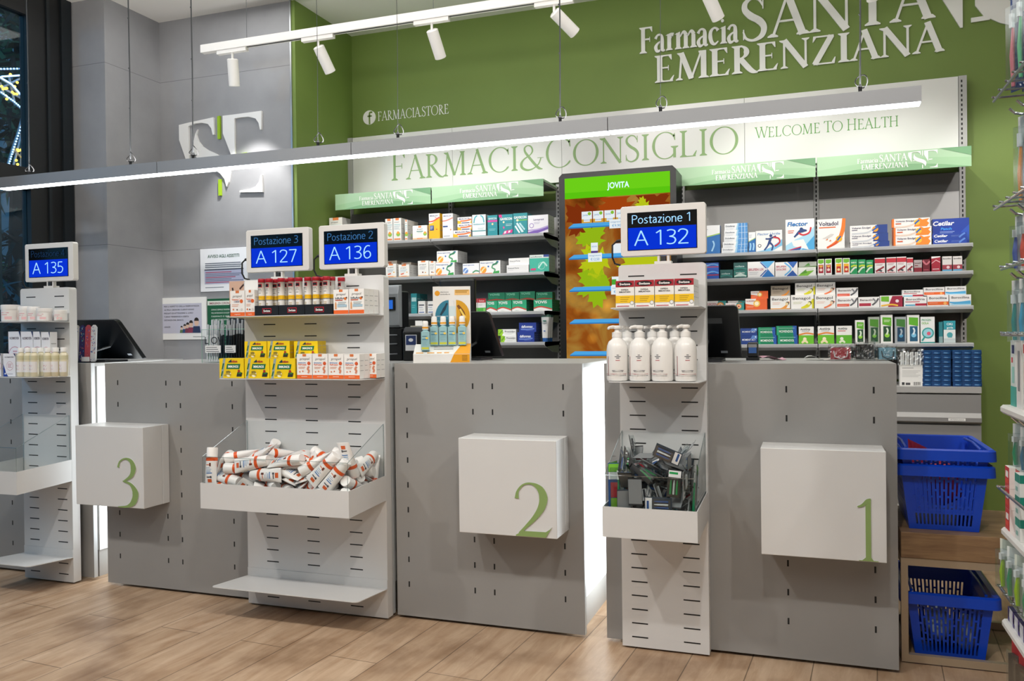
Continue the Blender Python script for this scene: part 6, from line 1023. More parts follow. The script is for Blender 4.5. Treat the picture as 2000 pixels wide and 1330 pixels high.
for n, (xc, bk) in enumerate(((437, 0), (494, 0), (540, 1), (586, 0), (664, 0), (722, 0), (790, 0), (852, 0), (906, 1), (932, 0), (972, 1), (1046, 1), (622, 1), (800, 1))):
    y = -0.147 if not bk else -0.112
    p = U(*T5(xc, 650), Y=y); 
    if xc == 1046: y = -0.088; p = U(*T5(xc, 650), Y=y)
    o = bpy.data.objects.new('supplement_tube', tm); COL.objects.link(o); o.location = (p.x, y, zs+(0.0004 if xc == 1046 else 0.0025)); o.rotation_euler = (0, 0, random.uniform(-0.5, 0.7))
    tag(o, 'red capped supplement tube standing behind the dropper cartons' if xc == 1046 else 'red capped white and yellow supplement tube, %s row of the black trays' % ('back' if bk else 'front'), 'tube', 'red capped tubes, %s row' % ('back' if bk else 'front'))
# plain white carton behind
DES['plain'] = ('plain white carton behind the orange based cartons', 'efede9', 'e4e2de', 'f2f0ec', [('l', 0.3, 0.7, 0.3, 1, 'c8c4c0')])
PACKS.clear(); row('middle stand upper shelf', T5, 1.2285, -0.115, [('plain', 308, 408, 500, 772, 0, 0, .06)], 'packs on the middle stand upper shelf'); label_packs()
# soap dispensers
def soap():
    t = thing('soap_dispenser', '', 'soap dispenser')
    W1 = mat('eeece8', 0.28)
    b = MB().lathe([(0.030, 0), (0.0345, 0.002), (0.0362, 0.008), (0.0366, 0.06), (0.0366, 0.105), (0.0345, 0.121), (0.029, 0.135), (0.019, 0.143), (0.0165, 0.147), (0.0165, 0.150)], W1, n=28)
    def wrap(a0, a1, z0, z1, m, rr=0.0370):
        k = 7; pts = [(a0+(a1-a0)*i/k, z0) for i in range(k+1)]+[(a1-(a1-a0)*i/k, z1) for i in range(k+1)]
        b.poly([(rr*math.sin(a), -rr*math.cos(a), z) for a, z in pts], m)
    wrap(-1.15, 1.15, 0.024, 0.0255, mat('b03040')); wrap(-1.15, 1.15, 0.019, 0.0203, mat('3a3e4a'))
    for i, (w, z) in enumerate(((0.10, 0.088), (0.28, 0.083), (0.14, 0.078), (0.20, 0.070), (0.55, 0.036), (0.5, 0.032))): wrap(0.25-w, 0.25+w, z, z+0.0022, mat(('55545a', '55545a', '55545a', 'c05a66', '8a888c', '8a888c')[i]))
    wrap(-0.85, -0.815, 0.02, 0.085, mat('3a3e4a')); wrap(-0.75, -0.715, 0.02, 0.085, mat('b03040'))
    b.build('bottle', t, True)
    p = MB().lathe([(0.0175, 0.1500), (0.0175, 0.166), (0.012, 0.168), (0.0085, 0.170), (0.0085, 0.178), (0.015, 0.180), (0.016, 0.186), (0.010, 0.190)], W1, n=20)
    p.tube([(0, 0, 0.183), (-0.012, -0.012, 0.185), (-0.022, -0.024, 0.183), (-0.025, -0.028, 0.178)], [0.006, 0.006, 0.005, 0.004], W1, 8)
    p.build('pump', t, True); return t
s0 = soap(); n = 0
for y, row_, xs in ((-0.196, 'front', (372, 502, 632, 767)), (-0.105, 'back', (430, 575, 705))):
    for i, xc in enumerate(xs):
        p = U(*T7(xc, 1200), Y=y); lab = 'white pump soap dispenser, %s of the %s row on the stand' % ((ORD[i] if i < len(xs)-1 else 'rightmost'), row_)
        if n == 0: o = s0; o.location = (p.x, y, 0.9765); o['label'] = lab; o['group'] = 'soap dispensers on the stand'
        else: o = copy_tree(s0, (p.x, y, 0.9765), lab, 'soap dispensers on the stand', (0, 0, (0.1, -0.15, -0.55, 0.05, 0.3, 0.0, 0.2)[n]))
        n += 1
# cream jars and oil bottles on the far-left stand
def jar(r, h):
    t = thing('cream_jar', '', 'jar'); PK = mat('e7a9ae', 0.5)
    b = MB().lathe([(r*0.92, 0), (r, 0.003), (r, h*0.70)], BODYW, n=22)
    def wrap(a0, a1, z0, z1, m):
        k = 6; pts = [(a0+(a1-a0)*i/k, z0) for i in range(k+1)]+[(a1-(a1-a0)*i/k, z1) for i in range(k+1)]
        b.poly([((r+0.0004)*math.sin(a), -(r+0.0004)*math.cos(a), z) for a, z in pts], m)
    wrap(-0.9, -0.6, h*0.12, h*0.5, mat('c8323e')); wrap(-0.3, 0.7, h*0.50, h*0.54, PK); wrap(-0.3, 0.5, h*0.38, h*0.42, PK); wrap(0.2, 1.0, h*0.12, h*0.30, mat('f0c4c4'))
    b.build('pot', t, True); MB().lathe([(r*1.03, h*0.70), (r*1.04, h*0.72), (r*1.04, h*0.97), (r*0.98, h)], mat('f3f1ee', 0.35), n=22).build('lid', t, True); return t
proto = {}
for i, (xc, w, zt, zb, y) in enumerate(((77, 104, 705, 825, -0.125), (124, 66, 722, 826, -0.105), (184, 64, 718, 826, -0.105), (246, 66, 722, 826, -0.105), (322, 82, 740, 830, -0.115), (438, 70, 755, 832, -0.09))):
    a = U(*T4(xc-w/2, zb), Y=y); b = U(*T4(xc+w/2, zb), Y=y); h = U(*T4(xc, zt), Y=y).z-U(*T4(xc, zb), Y=y).z
    k = jar((b.x-a.x)/2*(0.86 if i == 0 else 0.95), h); k.location = ((a.x+b.x)/2, y, 1.2285); k['group'] = 'white jars on the left stand'
    k['label'] = 'white cream jar with pink print, %s on the left stand top shelf' % (ORD[i] if i < 5 else 'rightmost')
def oil():
    t = thing('oil_bottle', '', 'bottle')
    AM = mat('e3dbbe', 0.08, spec=0.6); CL = mat('cfc9a6', 0.08, spec=0.6)
    b = MB().lathe([(0.016, 0), (0.0185, 0.003), (0.0185, 0.075), (0.0185, 0.094), (0.015, 0.104), (0.010, 0.108), (0.010, 0.112)], AM, ms=[AM, AM, CL, AM, AM, AM], n=20)
    b.build('body', t, True)
    l = MB(); k = 12
    for i in range(k):
        a0, a1 = -1.5+3.0*i/k, -1.5+3.0*(i+1)/k; l.poly([(0.0188*math.sin(a0), -0.0188*math.cos(a0), 0.020), (0.0188*math.sin(a1), -0.0188*math.cos(a1), 0.020), (0.0188*math.sin(a1), -0.0188*math.cos(a1), 0.068), (0.0188*math.sin(a0), -0.0188*math.cos(a0), 0.068)], mat('eceaea'))
    for z, w, c in ((0.05, 0.5, 'c8707c'), (0.045, 0.4, 'c8707c'), (0.036, 0.6, 'b0a8ac'), (0.031, 0.5, 'c8707c')): l.poly([(0.0191*math.sin(a), -0.0191*math.cos(a), zz) for a, zz in ((-0.6, z), (-0.2, z), (w-0.2, z), (w-0.2, z+0.002), (-0.2, z+0.002), (-0.6, z+0.002))], mat(c))
    l.build('label', t, fix=False); MB().lathe([(0.0135, 0.110), (0.0135, 0.128), (0.0125, 0.130)], mat('f3f2ef', 0.3), n=18).build('cap', t, True); return t
o0 = oil()
for i, (xc, y) in enumerate(((153, -0.2), (204, -0.195), (247, -0.21), (296, -0.16), (345, -0.19), (402, -0.175), (461, -0.165))):
    p = U(*T4(xc, 1130), Y=y); lab = 'clear bottle of pale oil with white cap, %s on the left stand' % (ORD[i] if i < 6 else 'rightmost')
    if i == 0: o0.location = (p.x, y, 0.9765); o0['label'] = lab; o0['group'] = 'oil bottles on the left stand'
    else: copy_tree(o0, (p.x, y, 0.9765), lab, 'oil bottles on the left stand', (0, 0, (0.1*i) % 0.5-0.2))

# ------------------------------------------------------------------ heap of cream tubes and of toothbrush packs
def cream_proto():
    t = thing('cream_tube', 'white cream tube with orange band in the heap of the clear bin', 'cream tube', (0, 0, 0), 'cream tubes heaped in the middle bin')
    L = 0.148; W1 = mat('f1efec', 0.28); mb = MB(); n = 16; sec = []
    for k in range(9):
        u = k/8; z = -L/2+u*(0.034+L/2); rx = 0.0285*(1-u)+0.0245*u; ry = 0.0012*(1-u)**2+0.0192*(1-(1-u)**2); sec.append((z, rx, ry))
    for z, rx, ry in sec: mb.v += [(rx*math.cos(2*math.pi*q/n), ry*math.sin(2*math.pi*q/n), z) for q in range(n)]
    OR = mat('e05a20', 0.35); j = mb.mi(W1)
    for i in range(len(sec)-1):
        for q in range(n):
            mb.f.append((i*n+q, i*n+(q+1) % n, (i+1)*n+(q+1) % n, (i+1)*n+q)); mb.i.append(j if i < 7 else mb.mi(OR))
    mb.f.append(tuple(reversed(range(n)))); mb.i.append(j); mb.f.append(tuple(8*n+q for q in range(n))); mb.i.append(j)
    def band(u0, u1, x0, x1, m, lift=0.0005):
        nx = 4; nu = max(1, int((u1-u0)/0.06))
        for s in (-1, 1):
            def pt(u, x):
                f = u*8; i = min(7, int(f)); g = f-i; rx = sec[i][1]*(1-g)+sec[i+1][1]*g; ry = sec[i][2]*(1-g)+sec[i+1][2]*g; z = sec[i][0]*(1-g)+sec[i+1][0]*g
                return (x*rx*s, -s*(ry*math.sqrt(max(0, 1-x*x))+lift), z)
            for a_ in range(nx):
                for b_ in range(nu):
                    xa, xb = x0+(x1-x0)*a_/nx, x0+(x1-x0)*(a_+1)/nx; ua, ub = u0+(u1-u0)*b_/nu, u0+(u1-u0)*(b_+1)/nu
                    mb.poly([pt(ua, xa), pt(ua, xb), pt(ub, xb), pt(ub, xa)], m)
    band(0.10, 0.22, -0.35, 0.35, mat('d8622e'))
    for x0, x1, u0, u1, c in ((-0.5, 0.1, 0.27, 0.31, '55555a'), (0.12, 0.4, 0.25, 0.33, '55555a'), (-0.5, 0.5, 0.42, 0.455, '3f78b8'), (-0.5, 0.3, 0.49, 0.52, '7aa4cc'), (-0.5, 0.45, 0.56, 0.58, '9ab4cc'), (-0.5, 0.2, 0.62, 0.64, '9ab4cc'), (-0.5, 0.4, 0.72, 0.75, 'd87a52'), (0.1, 0.4, 0.68, 0.80, '6a3a2a')): band(u0, u1, x0, x1, mat(c))
    mb.build('body', t, True)
    MB().lathe([(0.0195, 0.034), (0.0212, 0.035), (0.0212, 0.070), (0.0200, 0.0735)], mat('f4f2ef', 0.35), n=20).build('cap', t, True); return t
def place_heap(proto, data, x0):
    from mathutils import Quaternion
    for i, (x, y, z, qw, qx, qy, qz) in enumerate(data):
        o = proto if i == 0 else copy_tree(proto, (0, 0, 0)); o.rotation_mode = 'QUATERNION'
        o.rotation_quaternion = Quaternion((qw, qx, qy, qz)); o.location = (x0+x, y, z)
TUBES = [(0.429,-0.067,0.513,0.689,0.044,0.721,-0.063),(0.581,-0.298,0.501,0.487,-0.471,0.456,-0.577),(0.491,-0.297,0.51,0.388,-0.552,-0.47,0.57),(0.229,-0.281,0.504,0.507,0.377,0.582,0.512),(0.369,-0.249,0.505,0.139,0.183,-0.657,0.718),(0.086,-0.299,0.501,0.532,-0.444,-0.476,0.54),(0.632,-0.2,0.503,0.134,-0.096,0.665,0.728),(0.329,-0.129,0.501,0.018,0.033,-0.651,-0.758),(0.581,-0.069,0.512,0.137,0.718,-0.071,-0.679),(0.099,-0.263,0.517,0.706,0.166,0.664,0.182),(0.22,-0.175,0.501,0.704,0.603,-0.248,-0.281),(0.311,-0.128,0.564,0.654,-0.601,0.429,-0.167),(0.502,-0.192,0.501,0.061,-0.063,-0.649,0.756),(0.276,-0.311,0.513,0.072,-0.721,-0.032,-0.689),(0.133,-0.068,0.513,0.096,0.722,-0.006,-0.686),(0.225,-0.09,0.501,0.622,-0.49,0.439,-0.424),(0.594,-0.089,0.551,0.835,-0.226,-0.175,0.47),(0.232,-0.129,0.524,0.333,0.168,-0.585,-0.72),(0.313,-0.201,0.515,0.248,-0.041,-0.617,-0.746),(0.143,-0.087,0.553,0.2,0.872,0.087,-0.439),(0.605,-0.256,0.525,0.813,0.5,0.11,0.278),(0.583,-0.242,0.542,0.232,-0.142,0.754,0.598),(0.09,-0.156,0.501,0.309,-0.249,0.602,-0.693),(0.635,-0.24,0.568,0.32,0.191,0.475,-0.797),(0.034,-0.136,0.514,0.176,0.204,0.711,-0.65),(0.566,-0.137,0.532,0.569,-0.333,0.476,-0.582),(0.208,-0.269,0.541,0.351,-0.154,0.852,0.356),(0.198,-0.204,0.547,0.21,-0.527,0.354,-0.744),(0.085,-0.231,0.511,0.682,0.122,-0.709,-0.13),(0.562,-0.162,0.503,0.761,0.629,-0.112,-0.114),(0.258,-0.129,0.551,0.076,-0.068,0.627,0.773),(0.286,-0.266,0.543,0.697,0.552,-0.27,-0.369),(0.094,-0.309,0.54,0.01,-0.597,0.096,0.796),(0.585,-0.184,0.567,0.684,0.441,0.262,0.519),(0.497,-0.114,0.531,0.78,-0.423,0.2,-0.415),(0.407,-0.21,0.506,0.721,0.557,0.411,0.028),(0.036,-0.129,0.548,0.761,-0.648,-0.021,0.008),(0.481,-0.084,0.572,0.874,-0.202,0.314,-0.311),(0.414,-0.143,0.501,0.723,0.611,0.229,0.227),(0.469,-0.299,0.543,0.59,0.433,0.466,0.497),(0.086,-0.168,0.545,0.623,0.358,0.516,-0.467),(0.086,-0.267,0.568,0.494,0.418,-0.403,-0.647),(0.052,-0.188,0.594,0.686,-0.335,0.087,0.639),(0.338,-0.254,0.554,0.081,-0.467,0.543,-0.694),(0.175,-0.145,0.53,0.536,-0.208,0.45,-0.683),(0.027,-0.169,0.576,0.488,0.648,0.5,-0.303),(0.355,-0.139,0.529,0.036,0.318,0.705,0.633),(0.533,-0.232,0.554,0.716,0.558,0.041,0.417),(0.547,-0.21,0.583,0.227,-0.373,0.441,-0.784),(0.036,-0.311,0.634,0.015,-0.022,0.075,0.997),(0.439,-0.116,0.542,0.798,-0.391,-0.459,-0.01),(0.09,-0.13,0.575,0.237,-0.127,-0.727,-0.631),(0.382,-0.13,0.567,0.195,-0.075,-0.427,-0.88),(0.155,-0.11,0.566,0.35,0.097,-0.863,0.351),(0.088,-0.294,0.59,0.556,-0.281,0.722,-0.302),(0.407,-0.255,0.558,0.046,0.533,-0.608,-0.587),(0.504,-0.248,0.566,0.479,-0.63,-0.606,0.084),(0.085,-0.147,0.609,0.75,0.624,0.166,0.141),(0.453,-0.258,0.563,0.586,-0.117,0.516,-0.614),(0.179,-0.261,0.585,0.495,-0.552,-0.335,0.581),(0.432,-0.131,0.571,0.527,0.846,-0.029,-0.081),(0.629,-0.086,0.593,0.201,0.976,-0.046,0.067),(0.276,-0.265,0.583,0.564,0.688,0.388,0.242),(0.574,-0.141,0.576,0.349,-0.65,-0.385,0.555),(0.197,-0.124,0.581,0.317,0.13,0.588,0.733),(0.294,-0.311,0.611,0.042,-0.721,0.064,0.689),(0.192,-0.188,0.601,0.31,-0.021,-0.637,-0.706),(0.416,-0.192,0.579,0.564,-0.244,0.59,-0.525),(0.581,-0.127,0.602,0.584,0.357,0.566,0.459),(0.281,-0.162,0.598,0.072,-0.217,0.604,0.764),(0.428,-0.143,0.599,0.535,-0.43,-0.504,0.524),(0.628,-0.265,0.676,0.048,0.045,0.976,0.208),(0.383,-0.246,0.593,0.253,-0.088,-0.667,-0.695),(0.147,-0.189,0.58,0.791,-0.592,-0.117,0.102),(0.346,-0.231,0.578,0.313,-0.022,-0.734,-0.602),(0.224,-0.31,0.653,0.767,-0.108,0.631,-0.04),(0.338,-0.097,0.619,0.062,-0.845,0.254,0.466),(0.374,-0.289,0.621,0.655,-0.401,-0.484,0.419),(0.411,-0.08,0.638,0.426,0.397,-0.281,-0.763),(0.428,-0.244,0.606,0.782,-0.596,-0.179,-0.008),(0.554,-0.204,0.669,0.742,0.588,0.029,0.32),(0.595,-0.311,0.619,0.94,-0.08,0.332,-0.008),(0.536,-0.274,0.631,0.602,-0.468,0.421,-0.492),(0.529,-0.094,0.65,0.596,0.438,-0.339,-0.581),(0.308,-0.223,0.621,0.163,-0.398,-0.592,0.681),(0.133,-0.068,0.646,0.951,0.085,0.287,0.081),(0.563,-0.181,0.606,0.602,0.315,0.523,0.515),(0.386,-0.208,0.647,0.745,-0.624,-0.086,0.221),(0.503,-0.151,0.617,0.74,0.523,-0.397,-0.147),(0.546,-0.311,0.644,0.01,0.37,0.082,0.925),(0.226,-0.181,0.618,0.042,-0.063,-0.652,-0.755),(0.166,-0.287,0.627,0.331,-0.519,-0.476,0.628),(0.428,-0.259,0.652,0.266,0.484,0.501,0.666),(0.562,-0.224,0.633,0.712,0.114,0.616,0.317),(0.143,-0.1,0.625,0.553,0.332,0.576,0.502),(0.157,-0.171,0.659,0.746,-0.656,0.091,0.077),(0.27,-0.134,0.64,0.662,0.741,0.09,-0.063),(0.49,-0.153,0.653,0.513,-0.806,-0.25,0.158),(0.555,-0.169,0.633,0.564,0.008,0.623,0.542),(0.054,-0.254,0.649,0.354,-0.471,0.434,0.681),(0.641,-0.152,0.647,0.616,-0.505,0.33,0.506),(0.07,-0.13,0.648,0.607,-0.733,0.129,0.279),(0.141,-0.235,0.633,0.504,-0.397,-0.552,0.533),(0.32,-0.186,0.641,0.587,-0.794,-0.124,-0.103),(0.108,-0.161,0.66,0.117,-0.2,-0.707,-0.668),(0.232,-0.213,0.651,0.295,-0.171,0.622,-0.705),(0.5,-0.28,0.664,0.446,0.661,-0.561,-0.219),(0.313,-0.135,0.661,0.666,-0.722,-0.124,-0.144),(0.231,-0.131,0.668,0.162,-0.215,-0.641,0.718),(0.242,-0.268,0.685,0.424,-0.577,-0.643,0.272),(0.15,-0.258,0.675,0.24,-0.543,-0.551,0.587),(0.375,-0.301,0.665,0.397,0.562,0.327,0.649)]
BLISTERS = [(0.129,-0.252,0.495,0.5,0.5,-0.5,-0.5),(0.228,-0.288,0.495,0.412,-0.412,-0.575,0.575),(0.185,-0.085,0.495,0.451,-0.451,-0.545,0.545),(0.096,-0.116,0.495,0.431,0.431,0.56,0.56),(0.228,-0.233,0.495,0.432,-0.432,-0.56,0.56),(0.054,-0.262,0.51,0.501,-0.499,0.501,0.499),(0.055,-0.099,0.528,0.514,0.485,0.514,-0.485),(0.132,-0.301,0.504,0.448,-0.547,-0.547,0.448),(0.254,-0.154,0.521,0.442,0.897,-0.001,0.001),(0.074,-0.279,0.51,0.5,0.5,-0.5,0.5),(0.108,-0.279,0.517,0.07,0.07,0.704,-0.704),(0.065,-0.197,0.536,0.454,0.2,-0.349,0.795),(0.27,-0.274,0.552,0.641,0.297,0.297,-0.642),(0.254,-0.093,0.524,0.914,-0.405,-0.001,-0.0),(0.254,-0.119,0.524,0.914,-0.405,-0.001,-0.0),(0.237,-0.279,0.513,0.707,-0.707,-0.0,-0.0),(0.102,-0.141,0.514,0.535,0.839,0.074,0.066),(0.18,-0.3,0.531,0.5,0.5,0.501,0.5),(0.126,-0.077,0.513,0.502,0.498,-0.505,-0.495),(0.19,-0.219,0.517,0.147,0.258,-0.83,-0.471),(0.221,-0.077,0.55,0.707,0.0,0.0,0.707),(0.193,-0.301,0.548,0.5,-0.5,0.5,-0.5),(0.255,-0.226,0.551,0.314,0.146,0.394,-0.851),(0.183,-0.139,0.505,0.5,-0.5,0.571,-0.417),(0.107,-0.178,0.516,0.533,0.838,0.081,0.077),(0.186,-0.118,0.526,0.649,0.757,0.054,-0.055),(0.133,-0.062,0.546,0.705,-0.005,-0.709,0.005),(0.08,-0.078,0.575,0.162,0.001,0.972,-0.172),(0.087,-0.184,0.551,0.012,0.452,-0.701,0.552),(0.217,-0.211,0.543,0.252,-0.011,0.806,0.536),(0.232,-0.127,0.568,0.282,0.692,-0.571,-0.341),(0.161,-0.211,0.524,0.075,0.157,0.532,-0.829),(0.24,-0.209,0.57,0.815,0.537,-0.215,0.029),(0.167,-0.114,0.552,0.55,0.338,0.362,0.672),(0.18,-0.317,0.582,0.708,-0.0,-0.707,0.0),(0.107,-0.278,0.551,0.422,-0.472,-0.516,-0.577),(0.176,-0.196,0.543,0.403,-0.421,0.354,-0.731),(0.165,-0.27,0.593,0.706,0.037,-0.326,0.627),(0.095,-0.277,0.599,0.743,-0.048,0.665,0.054),(0.065,-0.307,0.581,0.0,-0.973,-0.23,0.0),(0.093,-0.201,0.57,0.711,0.497,-0.057,-0.494),(0.108,-0.316,0.622,0.0,1.0,0.0,0.014),(0.27,-0.3,0.647,0.006,-0.705,0.71,0.004),(0.217,-0.177,0.568,0.41,-0.445,0.347,-0.716),(0.143,-0.12,0.558,0.175,-0.189,0.635,0.729),(0.195,-0.103,0.603,0.627,0.685,-0.31,-0.203),(0.13,-0.108,0.573,0.748,-0.53,0.083,-0.39),(0.224,-0.179,0.592,0.324,-0.276,0.429,-0.796),(0.229,-0.17,0.61,0.309,-0.248,0.44,-0.806),(0.218,-0.061,0.679,0.0,0.666,0.0,-0.746),(0.14,-0.061,0.622,0.0,-0.793,-0.0,0.609),(0.146,-0.229,0.562,0.155,-0.084,0.615,0.768),(0.098,-0.097,0.595,0.841,-0.195,0.455,-0.219),(0.088,-0.108,0.608,0.025,-0.246,0.292,0.924),(0.161,-0.24,0.608,0.522,0.135,0.812,0.222),(0.071,-0.092,0.66,0.954,-0.284,-0.027,-0.095),(0.103,-0.241,0.595,0.607,-0.317,-0.46,0.565),(0.167,-0.221,0.612,0.8,0.219,-0.541,-0.14),(0.219,-0.088,0.625,0.514,0.6,-0.474,-0.388),(0.125,-0.174,0.591,0.581,0.284,-0.68,-0.346),(0.226,-0.136,0.625,0.474,0.388,0.514,0.6),(0.233,-0.316,0.652,0.999,-0.0,0.039,-0.0),(0.185,-0.283,0.604,0.112,-0.699,0.697,-0.112),(0.225,-0.097,0.644,0.306,0.417,-0.629,-0.581),(0.211,-0.312,0.743,0.555,0.087,0.825,0.058),(0.225,-0.095,0.662,0.452,0.547,-0.534,-0.459),(0.223,-0.178,0.649,0.714,-0.635,-0.272,-0.11),(0.071,-0.123,0.646,0.285,0.954,-0.095,0.028),(0.094,-0.134,0.603,0.694,-0.134,0.657,-0.261),(0.071,-0.285,0.657,0.388,-0.921,-0.035,-0.001),(0.237,-0.269,0.596,0.084,0.025,0.393,0.915),(0.108,-0.118,0.658,0.581,-0.464,0.418,0.522),(0.165,-0.095,0.653,0.692,-0.088,0.083,-0.712),(0.27,-0.202,0.66,0.612,-0.351,-0.353,-0.615),(0.27,-0.279,0.718,0.497,0.504,0.503,-0.496),(0.082,-0.227,0.634,0.139,-0.094,-0.398,0.902),(0.127,-0.3,0.681,0.442,-0.351,-0.192,0.803),(0.095,-0.17,0.611,0.267,-0.58,0.337,-0.692),(0.174,-0.171,0.628,0.138,-0.635,0.562,0.512),(0.111,-0.191,0.644,0.638,-0.175,0.675,-0.326),(0.071,-0.109,0.699,0.285,0.954,-0.095,0.028),(0.054,-0.182,0.662,0.62,0.34,-0.34,0.62),(0.23,-0.117,0.681,0.706,-0.703,-0.06,-0.06),(0.148,-0.24,0.654,0.268,0.511,0.585,0.57),(0.224,-0.193,0.709,0.597,0.193,0.172,0.76),(0.222,-0.259,0.65,0.615,0.001,-0.521,-0.592),(0.165,-0.28,0.672,0.561,0.607,0.537,0.166),(0.249,-0.189,0.699,0.46,0.837,-0.28,0.093),(0.138,-0.069,0.699,0.025,0.281,-0.084,0.956),(0.213,-0.275,0.687,0.647,0.539,-0.156,-0.517),(0.122,-0.205,0.716,0.571,0.619,0.268,0.467),(0.107,-0.183,0.676,0.587,0.79,0.058,0.168),(0.143,-0.271,0.702,0.757,0.471,-0.177,-0.418),(0.223,-0.273,0.702,0.649,0.548,-0.145,-0.507),(0.054,-0.256,0.709,0.669,-0.229,0.229,0.669),(0.111,-0.199,0.695,0.737,-0.612,-0.263,0.112),(0.072,-0.235,0.689,0.294,-0.643,-0.643,-0.294),(0.24,-0.106,0.734,0.653,-0.11,0.37,-0.652),(0.054,-0.167,0.71,0.34,-0.62,0.62,0.34),(0.14,-0.147,0.663,0.898,-0.208,-0.131,-0.365),(0.148,-0.118,0.68,0.355,-0.162,0.16,0.907),(0.194,-0.124,0.69,0.49,-0.426,-0.498,-0.576),(0.175,-0.207,0.686,0.302,-0.061,-0.827,-0.47),(0.066,-0.126,0.736,0.124,0.69,-0.641,0.312)]
place_heap(cream_proto(), TUBES, -2.272)
PC = clear('blister_plastic', 'f4f8f8', 0.80, 0.12)
def small_pack(col, back, lab, grp):
    t = thing('interdental_pack', lab, 'oral care pack', (0, 0, 0), grp)
    c = MB().box(-0.023, 0.023, 0.0065, 0.0078, -0.045, 0.045, mat(back, 0.45))
    c.poly([(-0.020, 0.0062, 0.020), (0.020, 0.0062, 0.020), (0.020, 0.0062, 0.042), (-0.020, 0.0062, 0.042)], mat('e2e4e4')); c.poly([(-0.018, 0.0059, 0.030), (0.010, 0.0059, 0.030), (0.010, 0.0059, 0.037), (-0.018, 0.0059, 0.037)], mat(col))
    c.poly([(-0.022, 0.0081, -0.04), (-0.022, 0.0081, 0.04), (0.022, 0.0081, 0.04), (0.022, 0.0081, -0.04)], mat('7b7f81')); c.build('card', t)
    b = MB()
    for k in range(3): b.tube([(-0.010+0.010*k, 0.0, -0.034), (-0.010+0.010*k, 0.0, 0.0), (-0.010+0.010*k, 0.0, 0.012)], [0.0034, 0.003, 0.0012], mat(col if k != 1 else 'd8dcdc', 0.3), 6)
    b.build('brushes', t); s = 0.0195
    MB().prism([(-s, -0.042), (s, -0.042), (s, 0.012), (s*0.7, 0.018), (-s*0.7, 0.018), (-s, 0.012)], 'y', -0.0082, 0.006, PC).build('blister', t); return t
sets = [('c02838', '2a2c30', 'black backed red brush pack in the heap of the right bin', 'red brush packs in the bin'), ('1f9a50', '24282c', 'black backed green brush pack in the heap of the right bin', 'green brush packs in the bin'),
        ('8a9096', '9a9ea0', 'silver backed grey brush pack in the heap of the right bin', 'silver brush packs in the bin'), ('3a3e44', '1c1e22', 'all black brush pack in the heap of the right bin', 'black brush packs in the bin'),
        ('26508c', '34404c', 'slate backed blue brush pack in the heap of the right bin', 'blue brush packs in the bin')]
for k, st_ in enumerate(sets): place_heap(small_pack(*st_), [b for i, b in enumerate(BLISTERS) if i % 5 == k], -0.652)
def brush_pack(col, back, lab, loc, rot):
    t = thing('toothbrush_pack', lab, 'toothbrush pack', loc, 'tall toothbrush packs standing in the right bin', rot)
    c = MB().box(-0.028, 0.028, 0.0060, 0.0072, 0, 0.215, mat(back, 0.45))
    for x0, x1, z0, z1, cc in ((-0.026, 0.026, 0.185, 0.212, '7fc83a'), (-0.026, 0.026, 0.160, 0.184, 'e9ecec'), (-0.02, 0.01, 0.10, 0.15, 'c8303c'), (-0.02, 0.012, 0.06, 0.098, '9ad03a'), (0.012, 0.024, 0.10, 0.15, 'e4e8ea')): c.poly([(x0, 0.0057, z0), (x1, 0.0057, z0), (x1, 0.0057, z1), (x0, 0.0057, z1)], mat(cc))
    c.build('card', t)
    MB().tube([(0.006, -0.001, 0.012), (0.007, -0.0015, 0.07), (0.006, -0.001, 0.13), (0.006, -0.001, 0.16)], [0.0045, 0.006, 0.004, 0.003], mat(col, 0.35), 8).box(0.001, 0.011, -0.004, 0.002, 0.16, 0.19, mat('f0f0ee', 0.4)).build('toothbrush', t)
    MB().prism([(-0.022, 0.006), (0.024, 0.006), (0.024, 0.20), (-0.022, 0.20)], 'y', -0.009, 0.0055, PC).build('blister', t)
for i, (x, y, rz, rx, col, back, lab) in enumerate(((-0.612, -0.285, 0.35, -0.08, '2a8a5a', '24508a', 'tall blue and lime toothbrush pack at the front left of the right bin'), (-0.622, -0.235, 1.25, -0.05, '9aa0a4', 'c8cccc', 'tall silver toothbrush pack behind the blue and lime one'), (-0.612, -0.185, 1.3, 0.02, '2a8a5a', '1f3f6c', 'tall navy toothbrush pack in the left part of the right bin'), (-0.620, -0.120, 1.2, 0.05, 'b8303c', 'd4d6d4', 'tall pale toothbrush pack at the back left of the right bin'), (-0.368, -0.255, -1.35, -0.05, '2ab87a', '8a9aa0', 'tall toothbrush pack with mint handle at the right of the bin'))):
    brush_pack(col, back, lab, (x, y, 0.4905), (rx, 0, rz))
